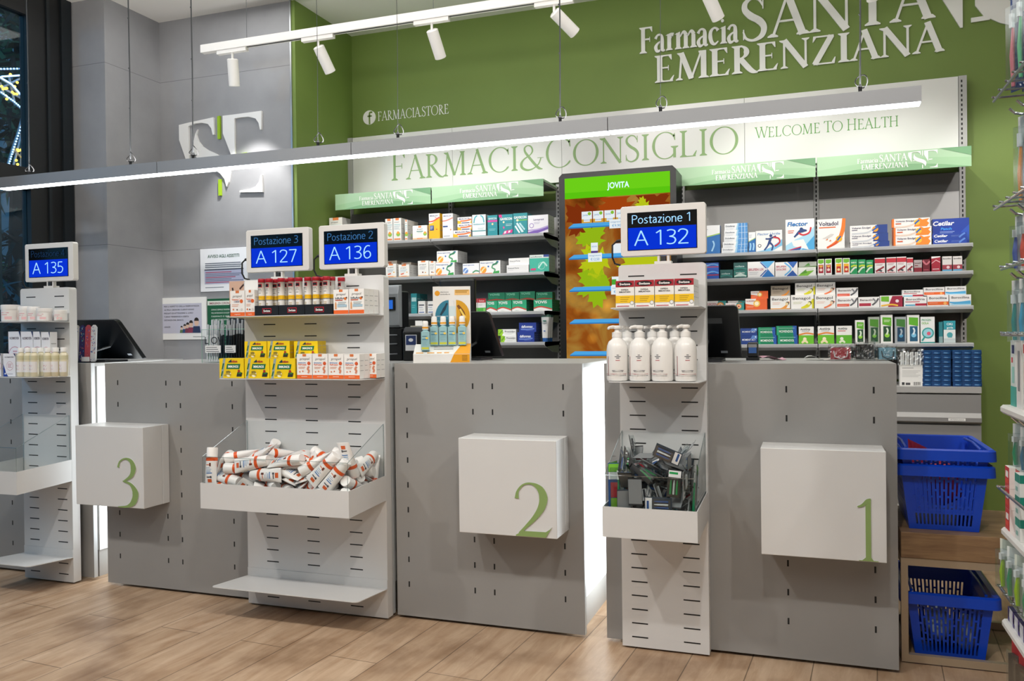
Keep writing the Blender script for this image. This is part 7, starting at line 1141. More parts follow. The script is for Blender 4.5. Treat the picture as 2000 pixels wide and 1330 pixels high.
# ================================================================== things on the counters
CT = 1.0285; BLACKP = mat('121417', 0.3); GREYP = mat('7f8388', 0.4)
def pos_screen(p, w, label, foot_side=0, stick=None, y=0.2):
    """till screen seen from behind, leaning towards the customers; p = top right corner seen, y .13 top to .30 bottom"""
    t = thing('till_screen', label, 'till screen', (p.x-w/2, y, CT), 'till screens on the counters')
    h = p.z-CT-0.012; yt, yb = -0.07, 0.09; r = 0.014
    b = MB(); out = [(-w/2, 0.012), (w/2, 0.012), (w/2, h), (w/2-r*0.3, h+r*0.7), (w/2-r, h+r), (-w/2+r, h+r), (-w/2+r*0.3, h+r*0.7), (-w/2, h)]
    f = lambda z: yb+(yt-yb)*(z-0.012)/(h-0.012)
    n = len(out); v = [(x, f(z), z) for x, z in out]+[(x, f(z)+0.028, z+0.004) for x, z in out]
    b.mesh(v, [tuple(range(n)), tuple(range(2*n-1, n-1, -1))]+[(i, (i+1) % n, n+(i+1) % n, n+i) for i in range(n)], BLACKP)
    b.build('housing', t, bevel=0.003)
    d = MB(); z0, z1 = 0.03, h-0.01; e = 0.0287
    d.poly([(-w/2+0.02, f(z0)+e, z0+0.004), (w/2-0.02, f(z0)+e, z0+0.004), (w/2-0.02, f(z1)+e, z1+0.004), (-w/2+0.02, f(z1)+e, z1+0.004)], mat('27374a', 0.1)); d.build('display', t)
    if stick:
        a, bq = stick; q = MB(); q.poly([(a, f(h-0.05)-0.0006, h-0.05), (bq, f(h-0.05)-0.0006, h-0.05), (bq, f(h-0.03)-0.0006, h-0.03), (a, f(h-0.03)-0.0006, h-0.03)], mat('4a4d50', 0.5)); q.build('sticker', t)
    q = MB(); z = 0.03; q.poly([(w/2-0.075, f(z)-0.0005, z), (w/2-0.05, f(z)-0.0005, z), (w/2-0.05, f(z+.009)-0.0005, z+0.009), (w/2-0.075, f(z+.009)-0.0005, z+0.009)], mat('9aa0a8', 0.4)); q.build('badge', t)
    MB().box(-0.09, 0.09, -0.06, 0.085, 0, 0.010, mat('2a2c30', 0.4)).build('base', t)
    MB().tube([(0.09-0.11, -0.055, 0.008), (0.0, -0.075, 0.02), (0.03, -0.06, 0.055), (0.03, f(0.075)-0.002, 0.075)], 0.006, mat('b0b4b8', 0.25, 0.8), 8).build('foot', t)
    return t
pos_screen(U(229, 625, Y=0.13), 0.36, 'black till screen at the left end, leaning behind the flowery nail files')
pos_screen(U(955, 610, Y=0.36), 0.27, 'black till screen behind and right of the spray bottle display', y=0.43)
pos_screen(U(1441, 598, Y=0.13), 0.30, 'black till screen just right of the soap dispenser stand', 0, (0.02, 0.09))
# cash machine, receipt unit
t = thing('payment_terminal', 'black and silver payment machine with small blue screen beside the middle stand', 'payment terminal', (-1.745, 0.36, CT))
MB().box(-0.115, 0.0, 0.0, 0.10, 0.145, 0.315, BLACKP).build('head', t, bevel=0.006)
MB().prism([(0.0, 0.15), (-0.012, 0.16), (-0.02, 0.30), (-0.008, 0.338), (0.02, 0.342), (0.02, 0.15)], 'x', -0.115, 0.005, mat('9fa4aa', 0.35, 0.3)).build('front_panel', t, bevel=0.002)
MB().box(-0.10, -0.008, -0.0225, -0.019, 0.225, 0.285, mat('0a0c10', 0.2)).box(-0.088, -0.02, -0.0235, -0.0225, 0.232, 0.272, glow('2f6fd8', 0.9)).build('screen', t)
MB().box(-0.12, 0.01, -0.0, 0.16, 0.0, 0.145, BLACKP).build('body', t, bevel=0.004)
c = MB()
for z in (0.03, 0.075, 0.115): c.tube([(-0.115, -0.002, z), (-0.115, -0.055, z), (-0.03, -0.06, z), (-0.012, -0.002, z)], 0.003, GREYP, 6)
for x in (-0.115, -0.03): c.tube([(x, -0.057, 0.0), (x, -0.057, 0.115)], 0.003, GREYP, 6)
c.build('wire_guard', t)
t = thing('printer', 'black receipt printer with blue and white sticker beside the payment machine', 'printer', (-1.695, 0.30, CT))
MB().prism([(0.0, 0.0), (0.0, 0.125), (0.02, 0.15), (0.22, 0.15), (0.22, 0.0)], 'x', -0.005, 0.125, BLACKP).build('case', t, bevel=0.005)
s = MB().box(0.01, 0.065, -0.0012, -0.0002, 0.045, 0.115, mat('e8eaee', 0.4)); s.poly([(0.013, -0.0015, 0.070), (0.062, -0.0015, 0.070), (0.062, -0.0015, 0.112), (0.013, -0.0015, 0.112)], mat('24386c')); s.poly([(0.025+0.012*math.cos(a*.785)+0.012, -0.0018, 0.092+0.008*math.sin(a*.785)) for a in range(8)], mat('e8eaee')); s.build('sticker', t)
MB().box(0.02, 0.10, 0.03, 0.12, 0.1505, 0.155, mat('e9e6da', 0.6)).build('paper', t)
t = thing('monitor', 'black back of a tall monitor behind the payment machine', 'monitor', (-1.585, 0.66, 0.86))
MB().box(-0.10, 0.085, 0.0, 0.035, 0.16, 0.55, BLACKP).build('housing', t, bevel=0.012)
MB().box(-0.03, 0.03, 0.036, 0.06, 0.0, 0.30, BLACKP).build('neck', t); MB().box(-0.12, 0.12, -0.02, 0.16, -0.86, 0.0, mat('8e8e90', 0.5)).build('pedestal', t)
# spray bottle display
t = thing('spray_display', 'white and orange card display of small spray bottles on the counter', 'display', (-1.52, 0.04, CT), None, (0, 0, 0.35))
CW = mat('ecebe8', 0.4); ORG = mat('e8a01c', 0.4)
b = MB().prism([(0, 0.0), (0, 0.035), (0.10, 0.075), (0.10, 0.0)], 'x', 0.0, 0.23, CW)
b.poly([(0.150, -0.0006, 0.001), (0.229, -0.0006, 0.001), (0.229, -0.0006, 0.034), (0.165, -0.0006, 0.034)], ORG)
sl = lambda y: 0.035+0.4*y+0.0006
b.poly([(0.165, 0.0, sl(0)), (0.230, 0.0, sl(0)), (0.230, 0.10, sl(.1)), (0.195, 0.10, sl(.1))], ORG)
for i, (x, w) in enumerate(((0.01, 0.03), (0.055, 0.03), (0.095, 0.02), (0.125, 0.02))): b.poly([(x, 0.008, sl(.008)), (x+w, 0.008, sl(.008)), (x+w, 0.016, sl(.016)), (x, 0.016, sl(.016))], ORG)
for i in range(2): b.poly([(0.08, 0.045+0.02*i, sl(.045+.02*i)), (0.16, 0.045+0.02*i, sl(.045+.02*i)), (0.16, 0.052+0.02*i, sl(.052+.02*i)), (0.08, 0.052+0.02*i, sl(.052+.02*i))], mat('8a8a8c'))
for i in range(4): b.poly([(0.198, -0.0009, 0.008+0.006*i), (0.220, -0.0009, 0.008+0.006*i), (0.220, -0.0009, 0.011+0.006*i), (0.198, -0.0009, 0.011+0.006*i)], mat('9a6a14'))
b.build('base_tray', t)
cx0, cx1, cz0, cz1 = 0.074, 0.231, 0.0, 0.315; c = MB().box(cx0, cx1, 0.101, 0.105, cz0, cz1, CW)
draw(c, [('c', 0.12, 0.91, 0.035, 'e8a01c'), ('t', 0.20, 0.92, 0.016, 'dermon', '6a6a6c', 0.22), ('t', 0.20, 0.89, 0.016, 'antiodore', '6a6a6c', 0.26), ('r', 0.58, 0.885, 0.98, 0.955, 'f0c27a'), ('l', 0.6, 0.95, 0.935, 2, 'c89a4a', 0.022),
  ('p', [(0.42+0.36*math.cos(math.pi/2+a*math.pi/14), 0.60+0.22*math.sin(math.pi/2+a*math.pi/14)) for a in range(15)], '2f7f9a'), ('w', [(0.2, 0.62), (0.3, 0.7), (0.38, 0.78)], [0.02, 0.04, 0.01], '17384a'), ('w', [(0.12, 0.55), (0.25, 0.5), (0.38, 0.45)], [0.02, 0.03, 0.02], '6ab4c8'),
  ('p', [(0.62+0.36*math.cos(-math.pi/2+a*math.pi/14), 0.60+0.22*math.sin(-math.pi/2+a*math.pi/14)) for a in range(15)], 'd8a020'), ('w', [(0.66, 0.75), (0.8, 0.62), (0.7, 0.45)], [0.03, 0.06, 0.03], '7a4a1c'), ('w', [(0.72, 0.7), (0.86, 0.58)], [0.02, 0.03], 'f0d060'),
  ('r', 0.43, 0.45, 0.60, 0.74, 'cfe0e4'), ('r', 0.47, 0.74, 0.56, 0.82, 'e8eaea'), ('r', 0.44, 0.55, 0.59, 0.60, 'f0b43a'), ('t', 0.25, 0.60, 0.012, 'DEODORANTE', 'e4eef2', 0.3, 'c'), ('t', 0.80, 0.60, 0.012, 'PIEDI', 'f4eeda', 0.2, 'c')], cx1-cx0, cz1-cz0, 0.101, cx0, cz0)
c.build('header_card', t)
def spray():
    t = thing('spray_bottle', '', 'spray bottle'); BL = mat('9cc6cc', 0.1, spec=0.6); WH = mat('f0efec', 0.3)
    b = MB(); b.prism([(-0.014, -0.009), (-0.011, -0.012), (0.011, -0.012), (0.014, -0.009), (0.014, 0.009), (0.011, 0.012), (-0.011, 0.012), (-0.014, 0.009)], 'z', 0, 0.085, BL)
    b.lathe([(0.012, 0.085), (0.008, 0.091), (0.007, 0.095)], BL, n=14); b.build('body', t)
    l = MB(); draw(l, [('r', 0, 0.0, 1, 0.14, 'cfd24a'), ('r', 0.1, 0.62, 0.9, 0.68, '3f86a8'), ('r', 0.1, 0.82, 0.75, 0.86, '3f6a80'), ('l', 0.1, 0.8, 0.55, 4, '7aa4b0', 0.09), ('c', 0.75, 0.72, 0.07, 'f0d060')], 0.024, 0.07, -0.012, -0.012, 0.005); l.build('print', t, fix=False)
    MB().lathe([(0.0105, 0.0945), (0.0105, 0.099), (0.0105, 0.107), (0.0105, 0.112)], WH, ms=[WH, ORG, WH], n=16).build('collar', t)
    MB().lathe([(0.0098, 0.112), (0.0098, 0.128), (0.0075, 0.134)], WH, n=16).build('cap', t, True); return t
s0 = spray(); s0.scale = (1.22, 1.0, 0.90); Rz = Matrix.Rotation(0.35, 4, 'Z')
for i, (lx, ly, lz) in enumerate(((0.048, 0.026, 0.0505), (0.080, 0.083, 0.0695), (0.117, 0.083, 0.0695), (0.154, 0.083, 0.0695), (0.196, 0.083, 0.0695))):
    p = Vector((-1.52, 0.04, CT))+Rz @ Vector((lx, ly, lz))
    lab = 'small spray bottle turned backwards at the front of the card display' if i == 0 else 'small pale blue spray bottle, %s of the row on the card display' % ('rightmost' if i == 4 else ORD[i-1])
    if i == 0: s0.location = p; s0['label'] = lab; s0['group'] = 'spray bottles on the card display'; s0.rotation_euler = (0, 0, 0.35)
    else: copy_tree(s0, p, lab, 'spray bottles on the card display', (0, 0, 0.35))
# pencil display with eye picture
t = thing('pencil_display', 'clear box of black cosmetic pencils with eye picture header behind the yellow cartons', 'pencil display', (-2.60, 0.08, CT))
f = MB()
for x0, x1, y0, y1, z0, z1 in ((0, 0.24, 0, 0.002, 0, 0.15), (0, 0.002, 0.002, 0.08, 0, 0.15), (0.238, 0.24, 0.002, 0.08, 0, 0.15), (0, 0.24, 0.0, 0.08, -0.0, 0.002)): f.box(x0, x1, y0, y1, z0, z1, ACR)
f.tube([(0, 0, 0), (0, 0, 0.15), (0.24, 0, 0.15)], 0.0012, mat('7fae9a', 0.3), 6)
f.build('clear_box', t)
hdr = MB().box(0.09, 0.24, 0.083, 0.086, 0.0, 0.37, mat('d8b8a0', 0.45))
draw(hdr, [('r', 0, 0.72, 1, 1, 'dcb49a'), ('w', [(0.38, 0.90), (0.6, 0.965), (0.95, 0.95)], [0.01, 0.03, 0.012], '4a2c20'), ('w', [(0.36, 0.82), (0.55, 0.87), (0.75, 0.855), (0.95, 0.80)], [0.008, 0.014, 0.014, 0.008], '2a1a14'), ('w', [(0.40, 0.815), (0.58, 0.835), (0.76, 0.825), (0.9, 0.80)], [0.012, 0.03, 0.03, 0.01], 'f0e6de'), ('c', 0.62, 0.832, 0.018, '3a2a1c'), ('w', [(0.12, 0.92), (0.14, 0.84), (0.12, 0.74)], [0.012, 0.012, 0.006], '3a2a24'), ('r', 0, 0, 1, 0.72, '26282c')], 0.15, 0.37, 0.083, 0.09, 0.0)
hdr.build('header_card', t)
R = random.Random(12)
for i, (ch, x) in enumerate(zip('LOVE', (0.018, 0.052, 0.088, 0.122))): 
    l = MB(); put_text(l, ch, x, -0.0008, 0.085, 0.034, mat('1a1a1c'), None, 'l', 0.0); l.build('letter', t, fix=False)
for (x0, x1) in ((0.02, 0.105), (0.128, 0.185)):
    l = MB().box(x0, x1, -0.0022, -0.0008, 0.045, 0.078, mat('e4e4e2', 0.4)); 
    for k in range(3): l.poly([(x0+0.006, -0.0026, 0.068-0.009*k), (x1-0.02+0.006*k, -0.0026, 0.068-0.009*k), (x1-0.02+0.006*k, -0.0026, 0.0705-0.009*k), (x0+0.006, -0.0026, 0.0705-0.009*k)], mat('4a4a4c'))
    l.build('price_label', t)
pen = MB().tube([(0, 0, 0), (0, 0, 0.118)], 0.0042, mat('17181a', 0.3), 8).tube([(0, 0, 0.118), (0, 0, 0.165)], [0.0046, 0.0046], mat('c8ccd0', 0.2, 0.5), 8).data('pencil')
pl_ = [MB().tube([(0, 0, 0), (0, 0, 0.118)], 0.0042, mat('d8dadc', 0.3), 8).tube([(0, 0, 0.118), (0, 0, 0.165)], [0.0046, 0.0046], mat('e0e4e8', 0.2, 0.4), 8).data('pencil')]
for i in range(34):
    o = bpy.data.objects.new('cosmetic_pencil', pl_[0] if i % 17 < 5 else pen); COL.objects.link(o); c, r_ = i % 17, i//17
    o.location = (-2.60+0.012+0.0135*c, 0.08+0.022+0.03*r_, CT+0.0035+(0.010*R.random() if r_ == 0 else 0.022+0.012*R.random())); o.rotation_euler = (R.uniform(-.05, .02), R.uniform(-.03, .06), 0)
    wh = i % 17 < 5; tag(o, ('pale' if wh else 'black')+' cosmetic pencil with silver cap, %s row of the clear counter box' % ('back' if r_ else 'front'), 'cosmetic pencil', ('pale' if wh else 'black')+' pencils in the clear box, %s row' % ('back' if r_ else 'front'))
# flowery nail files by the left till
FC = [('e9e4dc', ('c84a58', '4a7ac0', 'e8b43a', '5aa060')), ('3a2c6a', ('e04a9a', 'f0d04a', '4ac0e0', 'f2f2f0')), ('b84a54', ('8a3a7a', 'e89aa0', '4a5ab0', 'c83040')), ('e6e6ea', ('4a8ad0', 'c83a48', '3a5aa0', '9ac0e0'))]
R = random.Random(8); words_ = ['cream flowery', 'violet flowery', 'red flowery', 'white and blue flowery']
for i, (bg, cols) in enumerate(FC):
    o = MB(); w, h = 0.034, 0.178; o.prism([(0, 0.006), (0.006, 0), (w-0.006, 0), (w, 0.006), (w, h-0.012), (w-0.012, h), (0.012, h), (0, h-0.012)], 'y', 0, 0.006, mat(bg, 0.4))
    for k in range(46):
        x, z, r = R.uniform(0.005, w-0.005), R.uniform(0.006, h-0.008), R.uniform(0.0018, 0.0045); m = mat(R.choice(cols))
        o.poly([(x+r*(0.72+0.28*math.cos(q*2.5*math.pi/2.5))*math.cos(q*math.pi/5), -0.0004-0.00003*k, z+r*(0.72+0.28*math.cos(q*math.pi))*math.sin(q*math.pi/5)) for q in range(10)], m)
    o = o.build('nail_file'); o.location = (-3.385+0.036*i, 0.10, CT+0.0045); o.rotation_euler = (-0.06, 0, 0)
    tag(o, words_[i]+' nail file, %s of four beside the left till screen' % ('rightmost' if i == 3 else ORD[i]), 'nail file', 'flowery nail files')
h = MB().box(-0.003, 0.150, 0, 0.035, 0, 0.003, ACR).box(-0.003, 0.150, 0, 0.002, 0.003, 0.05, ACR).box(0.147, 0.150, 0.002, 0.035, 0.003, 0.17, ACR)
h.box(0.075, 0.125, -0.002, -0.0004, 0.006, 0.028, mat('e9e9e7', 0.4)); h = h.build('file_holder'); h.location = (-3.388, 0.085, CT+0.0003); tag(h, 'clear acrylic holder of flowery nail files on the far left counter', 'holder')
# wrapped masks on the right counter, papers, scanner
def bagged(name, label, col, x0, x1, y, z0, z1, seed, dark='', kind='face masks'):
    t = thing(name, label, 'bag', ((x0+x1)/2, y, z0), 'wrapped goods on the right counter'); w = x1-x0; h = z1-z0
    c = MB()
    for k in range(5): c.box(-w*0.40, w*0.40, 0.008+0.012*k, 0.018+0.012*k, 0.004, h*(0.78+0.04*(k % 2)), mat(col, 0.55))
    c.tube([(-w*0.28, 0.002, h*0.62), (-w*0.24, -0.002, h*0.25), (0, -0.004, h*0.12), (w*0.24, -0.002, h*0.25), (w*0.28, 0.002, h*0.62)], 0.002, mat('d8dcde' if not dark else '2a2c2e', 0.4), 6)
    for i in range(3): c.poly([(-w*0.12+0.08*w*i, 0.0078, h*0.35), (-w*0.07+0.08*w*i, 0.0078, h*0.35), (-w*0.07+0.08*w*i, 0.0078, h*0.45), (-w*0.12+0.08*w*i, 0.0078, h*0.45)], mat(dark or col, 0.6))
    c.build('masks', t)
    R = random.Random(seed); b = MB(); nx, nz = 12, 10
    for s in (0, 1):
        g = [[(-w/2+w*i/nx, (-0.006 if s == 0 else 0.078)+R.uniform(-.006, .006)-(0 if 0 < i < nx and j < nz else (-0.03 if s == 0 else 0.03)), 0.001+(h-0.001)*j/nz+(R.uniform(-.012, .008) if j == nz else 0)) for i in range(nx+1)] for j in range(nz+1)]
        k = len(b.v); b.v += [p for r in g for p in r]; mi = b.mi(clear('crinkled_wrap', 'f4f6f6', 0.66, 0.12))
        for j in range(nz):
            for i in range(nx): q = k+j*(nx+1)+i; b.f.append((q, q+1, q+nx+2, q+nx+1)); b.i.append(mi)
    b.build('clear_wrap', t)
bagged('mask_bag', 'clear bag of red folded masks on the right counter', 'a8162c', 0.062, 0.148, 0.3, CT, 1.086, 1)
bagged('mask_bag', 'clear crumpled bag of black folded masks on the right counter', '17191b', 0.152, 0.226, 0.3, CT, 1.100, 2, '101214')
bagged('mask_bag', 'clear bag of pale blue folded masks on the right counter', '8cc0d8', 0.229, 0.300, 0.3, CT, 1.084, 3, '2f6a84')
for (x, y, rot, lab, c) in ((-0.13, 0.33, 0.3, 'pink and white leaflet lying on the right counter', 'd8a8b8'), (0.02, 0.32, -0.2, 'white paper slips lying beside the bag of red masks', 'e8e8e4')):
    o = MB(); P = [(-0.045+0.09*i/6, j*0.06, 0.002+0.008*math.sin(i*0.9+j)) for j in (0, 1) for i in range(7)]
    o.mesh(P+[(a, b, c_+0.0012) for a, b, c_ in P], [(i, i+1, i+8, i+7) for i in range(6)]+[(14+i+7, 14+i+8, 14+i+1, 14+i) for i in range(6)], mat(c, 0.5)); o = o.build('leaflet'); o.location = (x, y, CT+0.006); o.rotation_euler = (0, 0, rot); tag(o, lab, 'leaflet')
t = thing('barcode_scanner', 'black barcode scanner with blue window beside the right till screen', 'scanner', (-0.205, 0.32, CT))
MB().box(-0.03, 0.018, 0, 0.06, 0.0, 0.012, BLACKP).build('base', t); MB().prism([(0.01, 0.012), (0.0, 0.05), (0.005, 0.066), (0.05, 0.07), (0.055, 0.012)], 'x', -0.026, 0.014, BLACKP).build('head', t, bevel=0.004)
MB().box(-0.02, 0.009, -0.0005, 0.004, 0.028, 0.05, mat('3f66a8', 0.15)).build('window', t)
# white instrument pack and blue packs on the drawer cabinet
t = thing('instrument_pack', 'clear pack of white instruments with printed label on the grey cabinet', 'pack', (0.475, 1.60, 0.8555))
MB().box(-0.052, 0.052, 0.0, 0.06, 0.0, 0.105, mat('e6e4e0', 0.45)).build('carton', t)
l = MB(); draw(l, [('r', 0.03, 0.02, 0.97, 0.98, 'e9e8e4'), ('l', 0.1, 0.6, 0.85, 1, '5a5a5c'), ('l', 0.1, 0.9, 0.72, 5, 'b8b8b6', 0.07), ('r', 0.08, 0.05, 0.2, 0.18, '3a3a3c'), ('r', 0.25, 0.05, 0.45, 0.16, '4a4a4c')]+[('r', 0.58+0.03*k, 0.04, 0.58+0.03*k+0.006*(1+k % 3), 0.2, '2a2a2c') for k in range(11)], 0.104, 0.105, 0.0, -0.052, 0.0); l.build('label', t, fix=False)
i_ = MB()
for k in range(9): i_.tube([(-0.044+0.011*k, 0.02+0.018*(k % 2), 0.1055), (-0.043+0.011*k, 0.02+0.018*(k % 2), 0.170)], 0.0045, mat('f0f0ee', 0.35), 8)
i_.build('instruments', t)
b = MB(); R = random.Random(5)
for s in (0, 1):
    nx, nz = 12, 8; g = [(-0.056+0.112*i/nx, (-0.004 if s == 0 else 0.064)+R.uniform(-.004, .004), 0.10+0.085*j/nz+(R.uniform(-.01, .006) if j == nz else 0)) for j in range(nz+1) for i in range(nx+1)]
    k = len(b.v); b.v += g; mi = b.mi(clear('crinkled_wrap', 'f4f6f6', 0.66, 0.12))
    for j in range(nz):
        for i in range(nx): q = k+j*(nx+1)+i; b.f.append((q, q+1, q+nx+2, q+nx+1)); b.i.append(mi)
b.build('clear_wrap', t)
BT = mat('123a6a', 0.35); BT2 = mat('1f5a94', 0.3); BT3 = mat('8ab4d8', 0.4)
mb = MB(); w, d, h = 0.128, 0.085, 0.0222
out = [(w*i/24-w/2, -0.004*abs(math.sin(math.pi*3*i/24))) for i in range(25)]+[(w/2, d), (-w/2, d)]
mb.prism(out, 'z', 0, h*0.72, BT); mb.prism([(x*0.985, y+0.0012) for x, y in out], 'z', h*0.72, h, mat('1a4a7c', 0.3))
for c in range(3):
    x = -w/2+w*(c+0.5)/3; e = -0.0048
    mb.poly([(x-0.017, e, h*0.25), (x+0.012, e, h*0.2), (x+0.017, e, h*0.5), (x-0.010, e, h*0.62)], BT2); mb.poly([(x-0.010, e-0.0003, h*0.34), (x+0.006, e-0.0003, h*0.32), (x+0.006, e-0.0003, h*0.42), (x-0.010, e-0.0003, h*0.45)], BT3)
bm_ = mb.data('wipes_pack')
for s, xc in enumerate((0.596, 0.730)):
    for k in range(8):
        o = bpy.data.objects.new('wipes_pack', bm_); COL.objects.link(o); o.location = (xc-0.006+random.uniform(-.001, .001), 1.60, 0.8555+k*0.0224)
        tag(o, 'flat dark blue three-tin pack, %s in the %s stack on the grey cabinet' % (('bottom one' if k == 0 else 'top one' if k == 7 else '%s from bottom' % ['', 'second', 'third', 'fourth', 'fifth', 'sixth', 'seventh'][k]), 'right' if s else 'left'), 'pack', 'dark blue packs in two stacks')
# lotion tubes standing on the lowest left shelf
for i in range(3):
    o = MB(); W1 = mat('dcdbd8', 0.35); n = 16; k0 = []
    for q, (z, rx, ry, m) in enumerate(((0, .017, .017, 0), (0.022, .018, .018, 0), (0.0221, .019, .018, 0), (0.10, .022, .012, 0), (0.145, .025, .004, 0), (0.160, .026, .002, 0))): o.v += [(rx*math.cos(2*math.pi*j/n), ry*math.sin(2*math.pi*j/n), z) for j in range(n)]
    ms = [mat('2f62a8', 0.35), mat('2f62a8', 0.35), W1, W1, mat('2a6a54', 0.4)]
    for q in range(5):
        for j in range(n): o.f.append((q*n+j, q*n+(j+1) % n, (q+1)*n+(j+1) % n, (q+1)*n+j)); o.i.append(o.mi(ms[q]))
    o.f.append(tuple(reversed(range(n)))); o.i.append(0); o.f.append(tuple(5*n+j for j in range(n))); o.i.append(0)
    for z, w, c in ((0.12, 0.010, '4a8a7a'), (0.108, 0.013, '9aa8a8'), (0.06, 0.006, '3a6ab0')): o.poly([(-w, -0.0185, z), (w, -0.0185, z), (w, -0.0185 if z < .1 else -0.0125, z+0.006), (-w, -0.0185 if z < .1 else -0.0125, z+0.006)], mat(c))
    o = o.build('lotion_tube', None, True); p = U(*T6(1312, 1050), Y=1.685); o.location = (p.x, 1.685+0.04*i, zl[3]+0.0003)
    tag(o, 'white lotion tube standing on its blue cap, %s on the lowest left shelf' % ('front one', 'middle one', 'back one')[i], 'lotion tube', 'lotion tubes in a file')

# ================================================================== shopping baskets
BLU = mat('1148cc', 0.3, spec=0.5)
def basket(z, x0, y0, label, parent=None):
    t = thing('shopping_basket', label, 'shopping basket', (x0, y0, z), 'blue shopping baskets')
    W0, W1, D0, D1, H = 0.215, 0.272, 0.345, 0.40, 0.225; th = 0.003
    def wall(P, n, name, full=False):
        """P(u, v) -> point on the wall, u across, v up; slots in staggered rows"""
        m = MB(); N = n; rows = [(0.10, 0.36), (0.40, 0.66), (0.70, 0.82)]
        def quad(u0, u1, v0, v1):
            nrm = (Vector(P(1, 0))-Vector(P(0, 0))).cross(Vector(P(0, 1))-Vector(P(0, 0))).normalized()*th
            a = [Vector(P(u, v)) for u, v in ((u0, v0), (u1, v0), (u1, v1), (u0, v1))]
            m.mesh(a+[p-nrm for p in a], [(0, 1, 2, 3), (7, 6, 5, 4), (0, 4, 5, 1), (1, 5, 6, 2), (2, 6, 7, 3), (3, 7, 4, 0)], BLU)
        quad(0, 1, 0, 0.08); vt = 0.85 if name == 'front_wall' else 0.74
        quad(0, 1, vt, 1.0); quad(0, 0.10, 0.08, vt); quad(0.90, 1, 0.08, vt)
        for k in range(N+1): c = 0.10+0.80*k/N; quad(c-0.20/N if k else 0.10, c+0.20/N if k < N else 0.90, 0.08, vt)
        for k in range(N):
            c0, c1 = 0.10+0.80*(k+0.2)/N, 0.10+0.80*(k+0.8)/N; s = 0.10 if k % 2 else 0.0
            for v in (0.25+s, 0.50+s) + ((0.74+s*0.4,) if vt > 0.8 else ()): quad(c0, c1, v, v+0.03)
        return m.build(name, t)
    L = lambda a, b, f: tuple(a[i]+(b[i]-a[i])*f for i in range(3))
    def wl(b0, b1, t0, t1): return lambda u, v: L(L(b0, b1, u), L(t0, t1, u), v)
    B = [(-W0/2, 0.03, 0.0), (W0/2, 0.03, 0.0), (W0/2, 0.03+D0, 0.0), (-W0/2, 0.03+D0, 0.0)]; T = [(-W1/2, 0.012, H), (W1/2, 0.012, H), (W1/2, 0.012+D1, H), (-W1/2, 0.012+D1, H)]
    wall(wl(B[0], B[1], T[0], T[1]), 15, 'front_wall'); wall(wl(B[2], B[3], T[2], T[3]), 15, 'back_wall')
    wall(wl(B[3], B[0], T[3], T[0]), 20, 'side_wall'); wall(wl(B[1], B[2], T[1], T[2]), 20, 'side_wall')
    MB().box(-W0/2, W0/2, 0.03, 0.03+D0, 0.0, 0.004, BLU).build('bottom', t, bevel=0.0)
    # rim: a rounded down-turned band with lip
    def loop(o, r, z):
        x0_, x1_, y0_, y1_ = -W1/2-o, W1/2+o, 0.012-o, 0.012+D1+o; P = []
        for cx, cy, a0 in ((x1_-r, y0_+r, -90), (x1_-r, y1_-r, 0), (x0_+r, y1_-r, 90), (x0_+r, y0_+r, 180)):
            for k in range(6): a = math.radians(a0+18*k); P.append((cx+r*math.cos(a), cy+r*math.sin(a), z))
        return P
    prof = [(0.0, 0.012, H-0.002), (0.012, 0.022, H+0.003), (0.020, 0.028, H-0.002), (0.022, 0.030, H-0.036), (0.019, 0.027, H-0.036), (0.016, 0.024, H-0.006), (0.0, 0.012, H-0.008)]
    m = MB(); n = 24
    for o, r, zz in prof: m.v += loop(o, r, zz)
    for i in range(len(prof)):
        a, b = i*n, ((i+1) % len(prof))*n
        for q in range(n): m.f.append((a+q, a+(q+1) % n, b+(q+1) % n, b+q)); m.i.append(m.mi(BLU))
    m.build('rim', t, True)
    for s in (-1, 1): MB().tube([(s*(W1/2-0.02), 0.21+0.17, H-0.004), (s*(W1/2-0.02), 0.21, H+0.004), (s*(W1/2-0.02), 0.05, H-0.004)], 0.005, BLU, 8).build('folded_handle', t)
    return t
basket(0.4505, 0.425, 0.135, 'lower of the two nested blue baskets on the oak bench')
basket(0.4505+0.055, 0.427, 0.133, 'upper of the two nested blue baskets on the oak bench')
basket(0.0045, 0.443, 0.155, 'blue basket standing on the floor under the oak bench')
def lump(name, label, cat, c, r, col, seed, rough=0.4, group=None, flat=1.0):
    R = random.Random(seed); m = MB(); n = 12; ph = [R.uniform(0, 6.28) for _ in range(6)]
    for i in range(n+1):
        for q in range(18):
            t, p = math.pi*i/n, 2*math.pi*q/18; k = 1+0.13*math.sin(3*p+ph[0]+2*t)+0.09*math.sin(5*t+ph[1]+p*2)+0.06*math.sin(7*p+ph[2])
            m.v.append((r[0]*k*math.sin(t)*math.cos(p), r[1]*k*math.sin(t)*math.sin(p), -r[2]*(1+0.05*math.sin(4*p))*math.cos(t)))
    for i in range(n):
        for q in range(18): m.f.append((i*18+q, i*18+(q+1) % 18, (i+1)*18+(q+1) % 18, (i+1)*18+q)); m.i.append(m.mi(mat(col, rough)))
    o = m.build(name, None, True); o.location = c; return tag(o, label, cat, group)
lump('net_bag', 'crumpled red net bag inside the nested blue baskets', 'bag', (0.43, 0.265, 0.595), (0.070, 0.072, 0.075), 'b02a48', 3)
pp = MB()
for k in range(5): pp.mesh([(-0.012+0.010*k, 0, 0), (0.004+0.010*k, 0.01, 0), (0.0+0.012*k, 0.02, 0.075-0.006*k), (-0.016+0.012*k, 0.01, 0.085-0.006*k)], [(0, 1, 2, 3), (3, 2, 1, 0)], mat('a83048', 0.5))
pp = pp.build('paper_bundle', None, fix=False); pp.location = (0.345, 0.30, 0.66); tag(pp, 'bundle of red papers sticking up in the upper basket', 'papers')
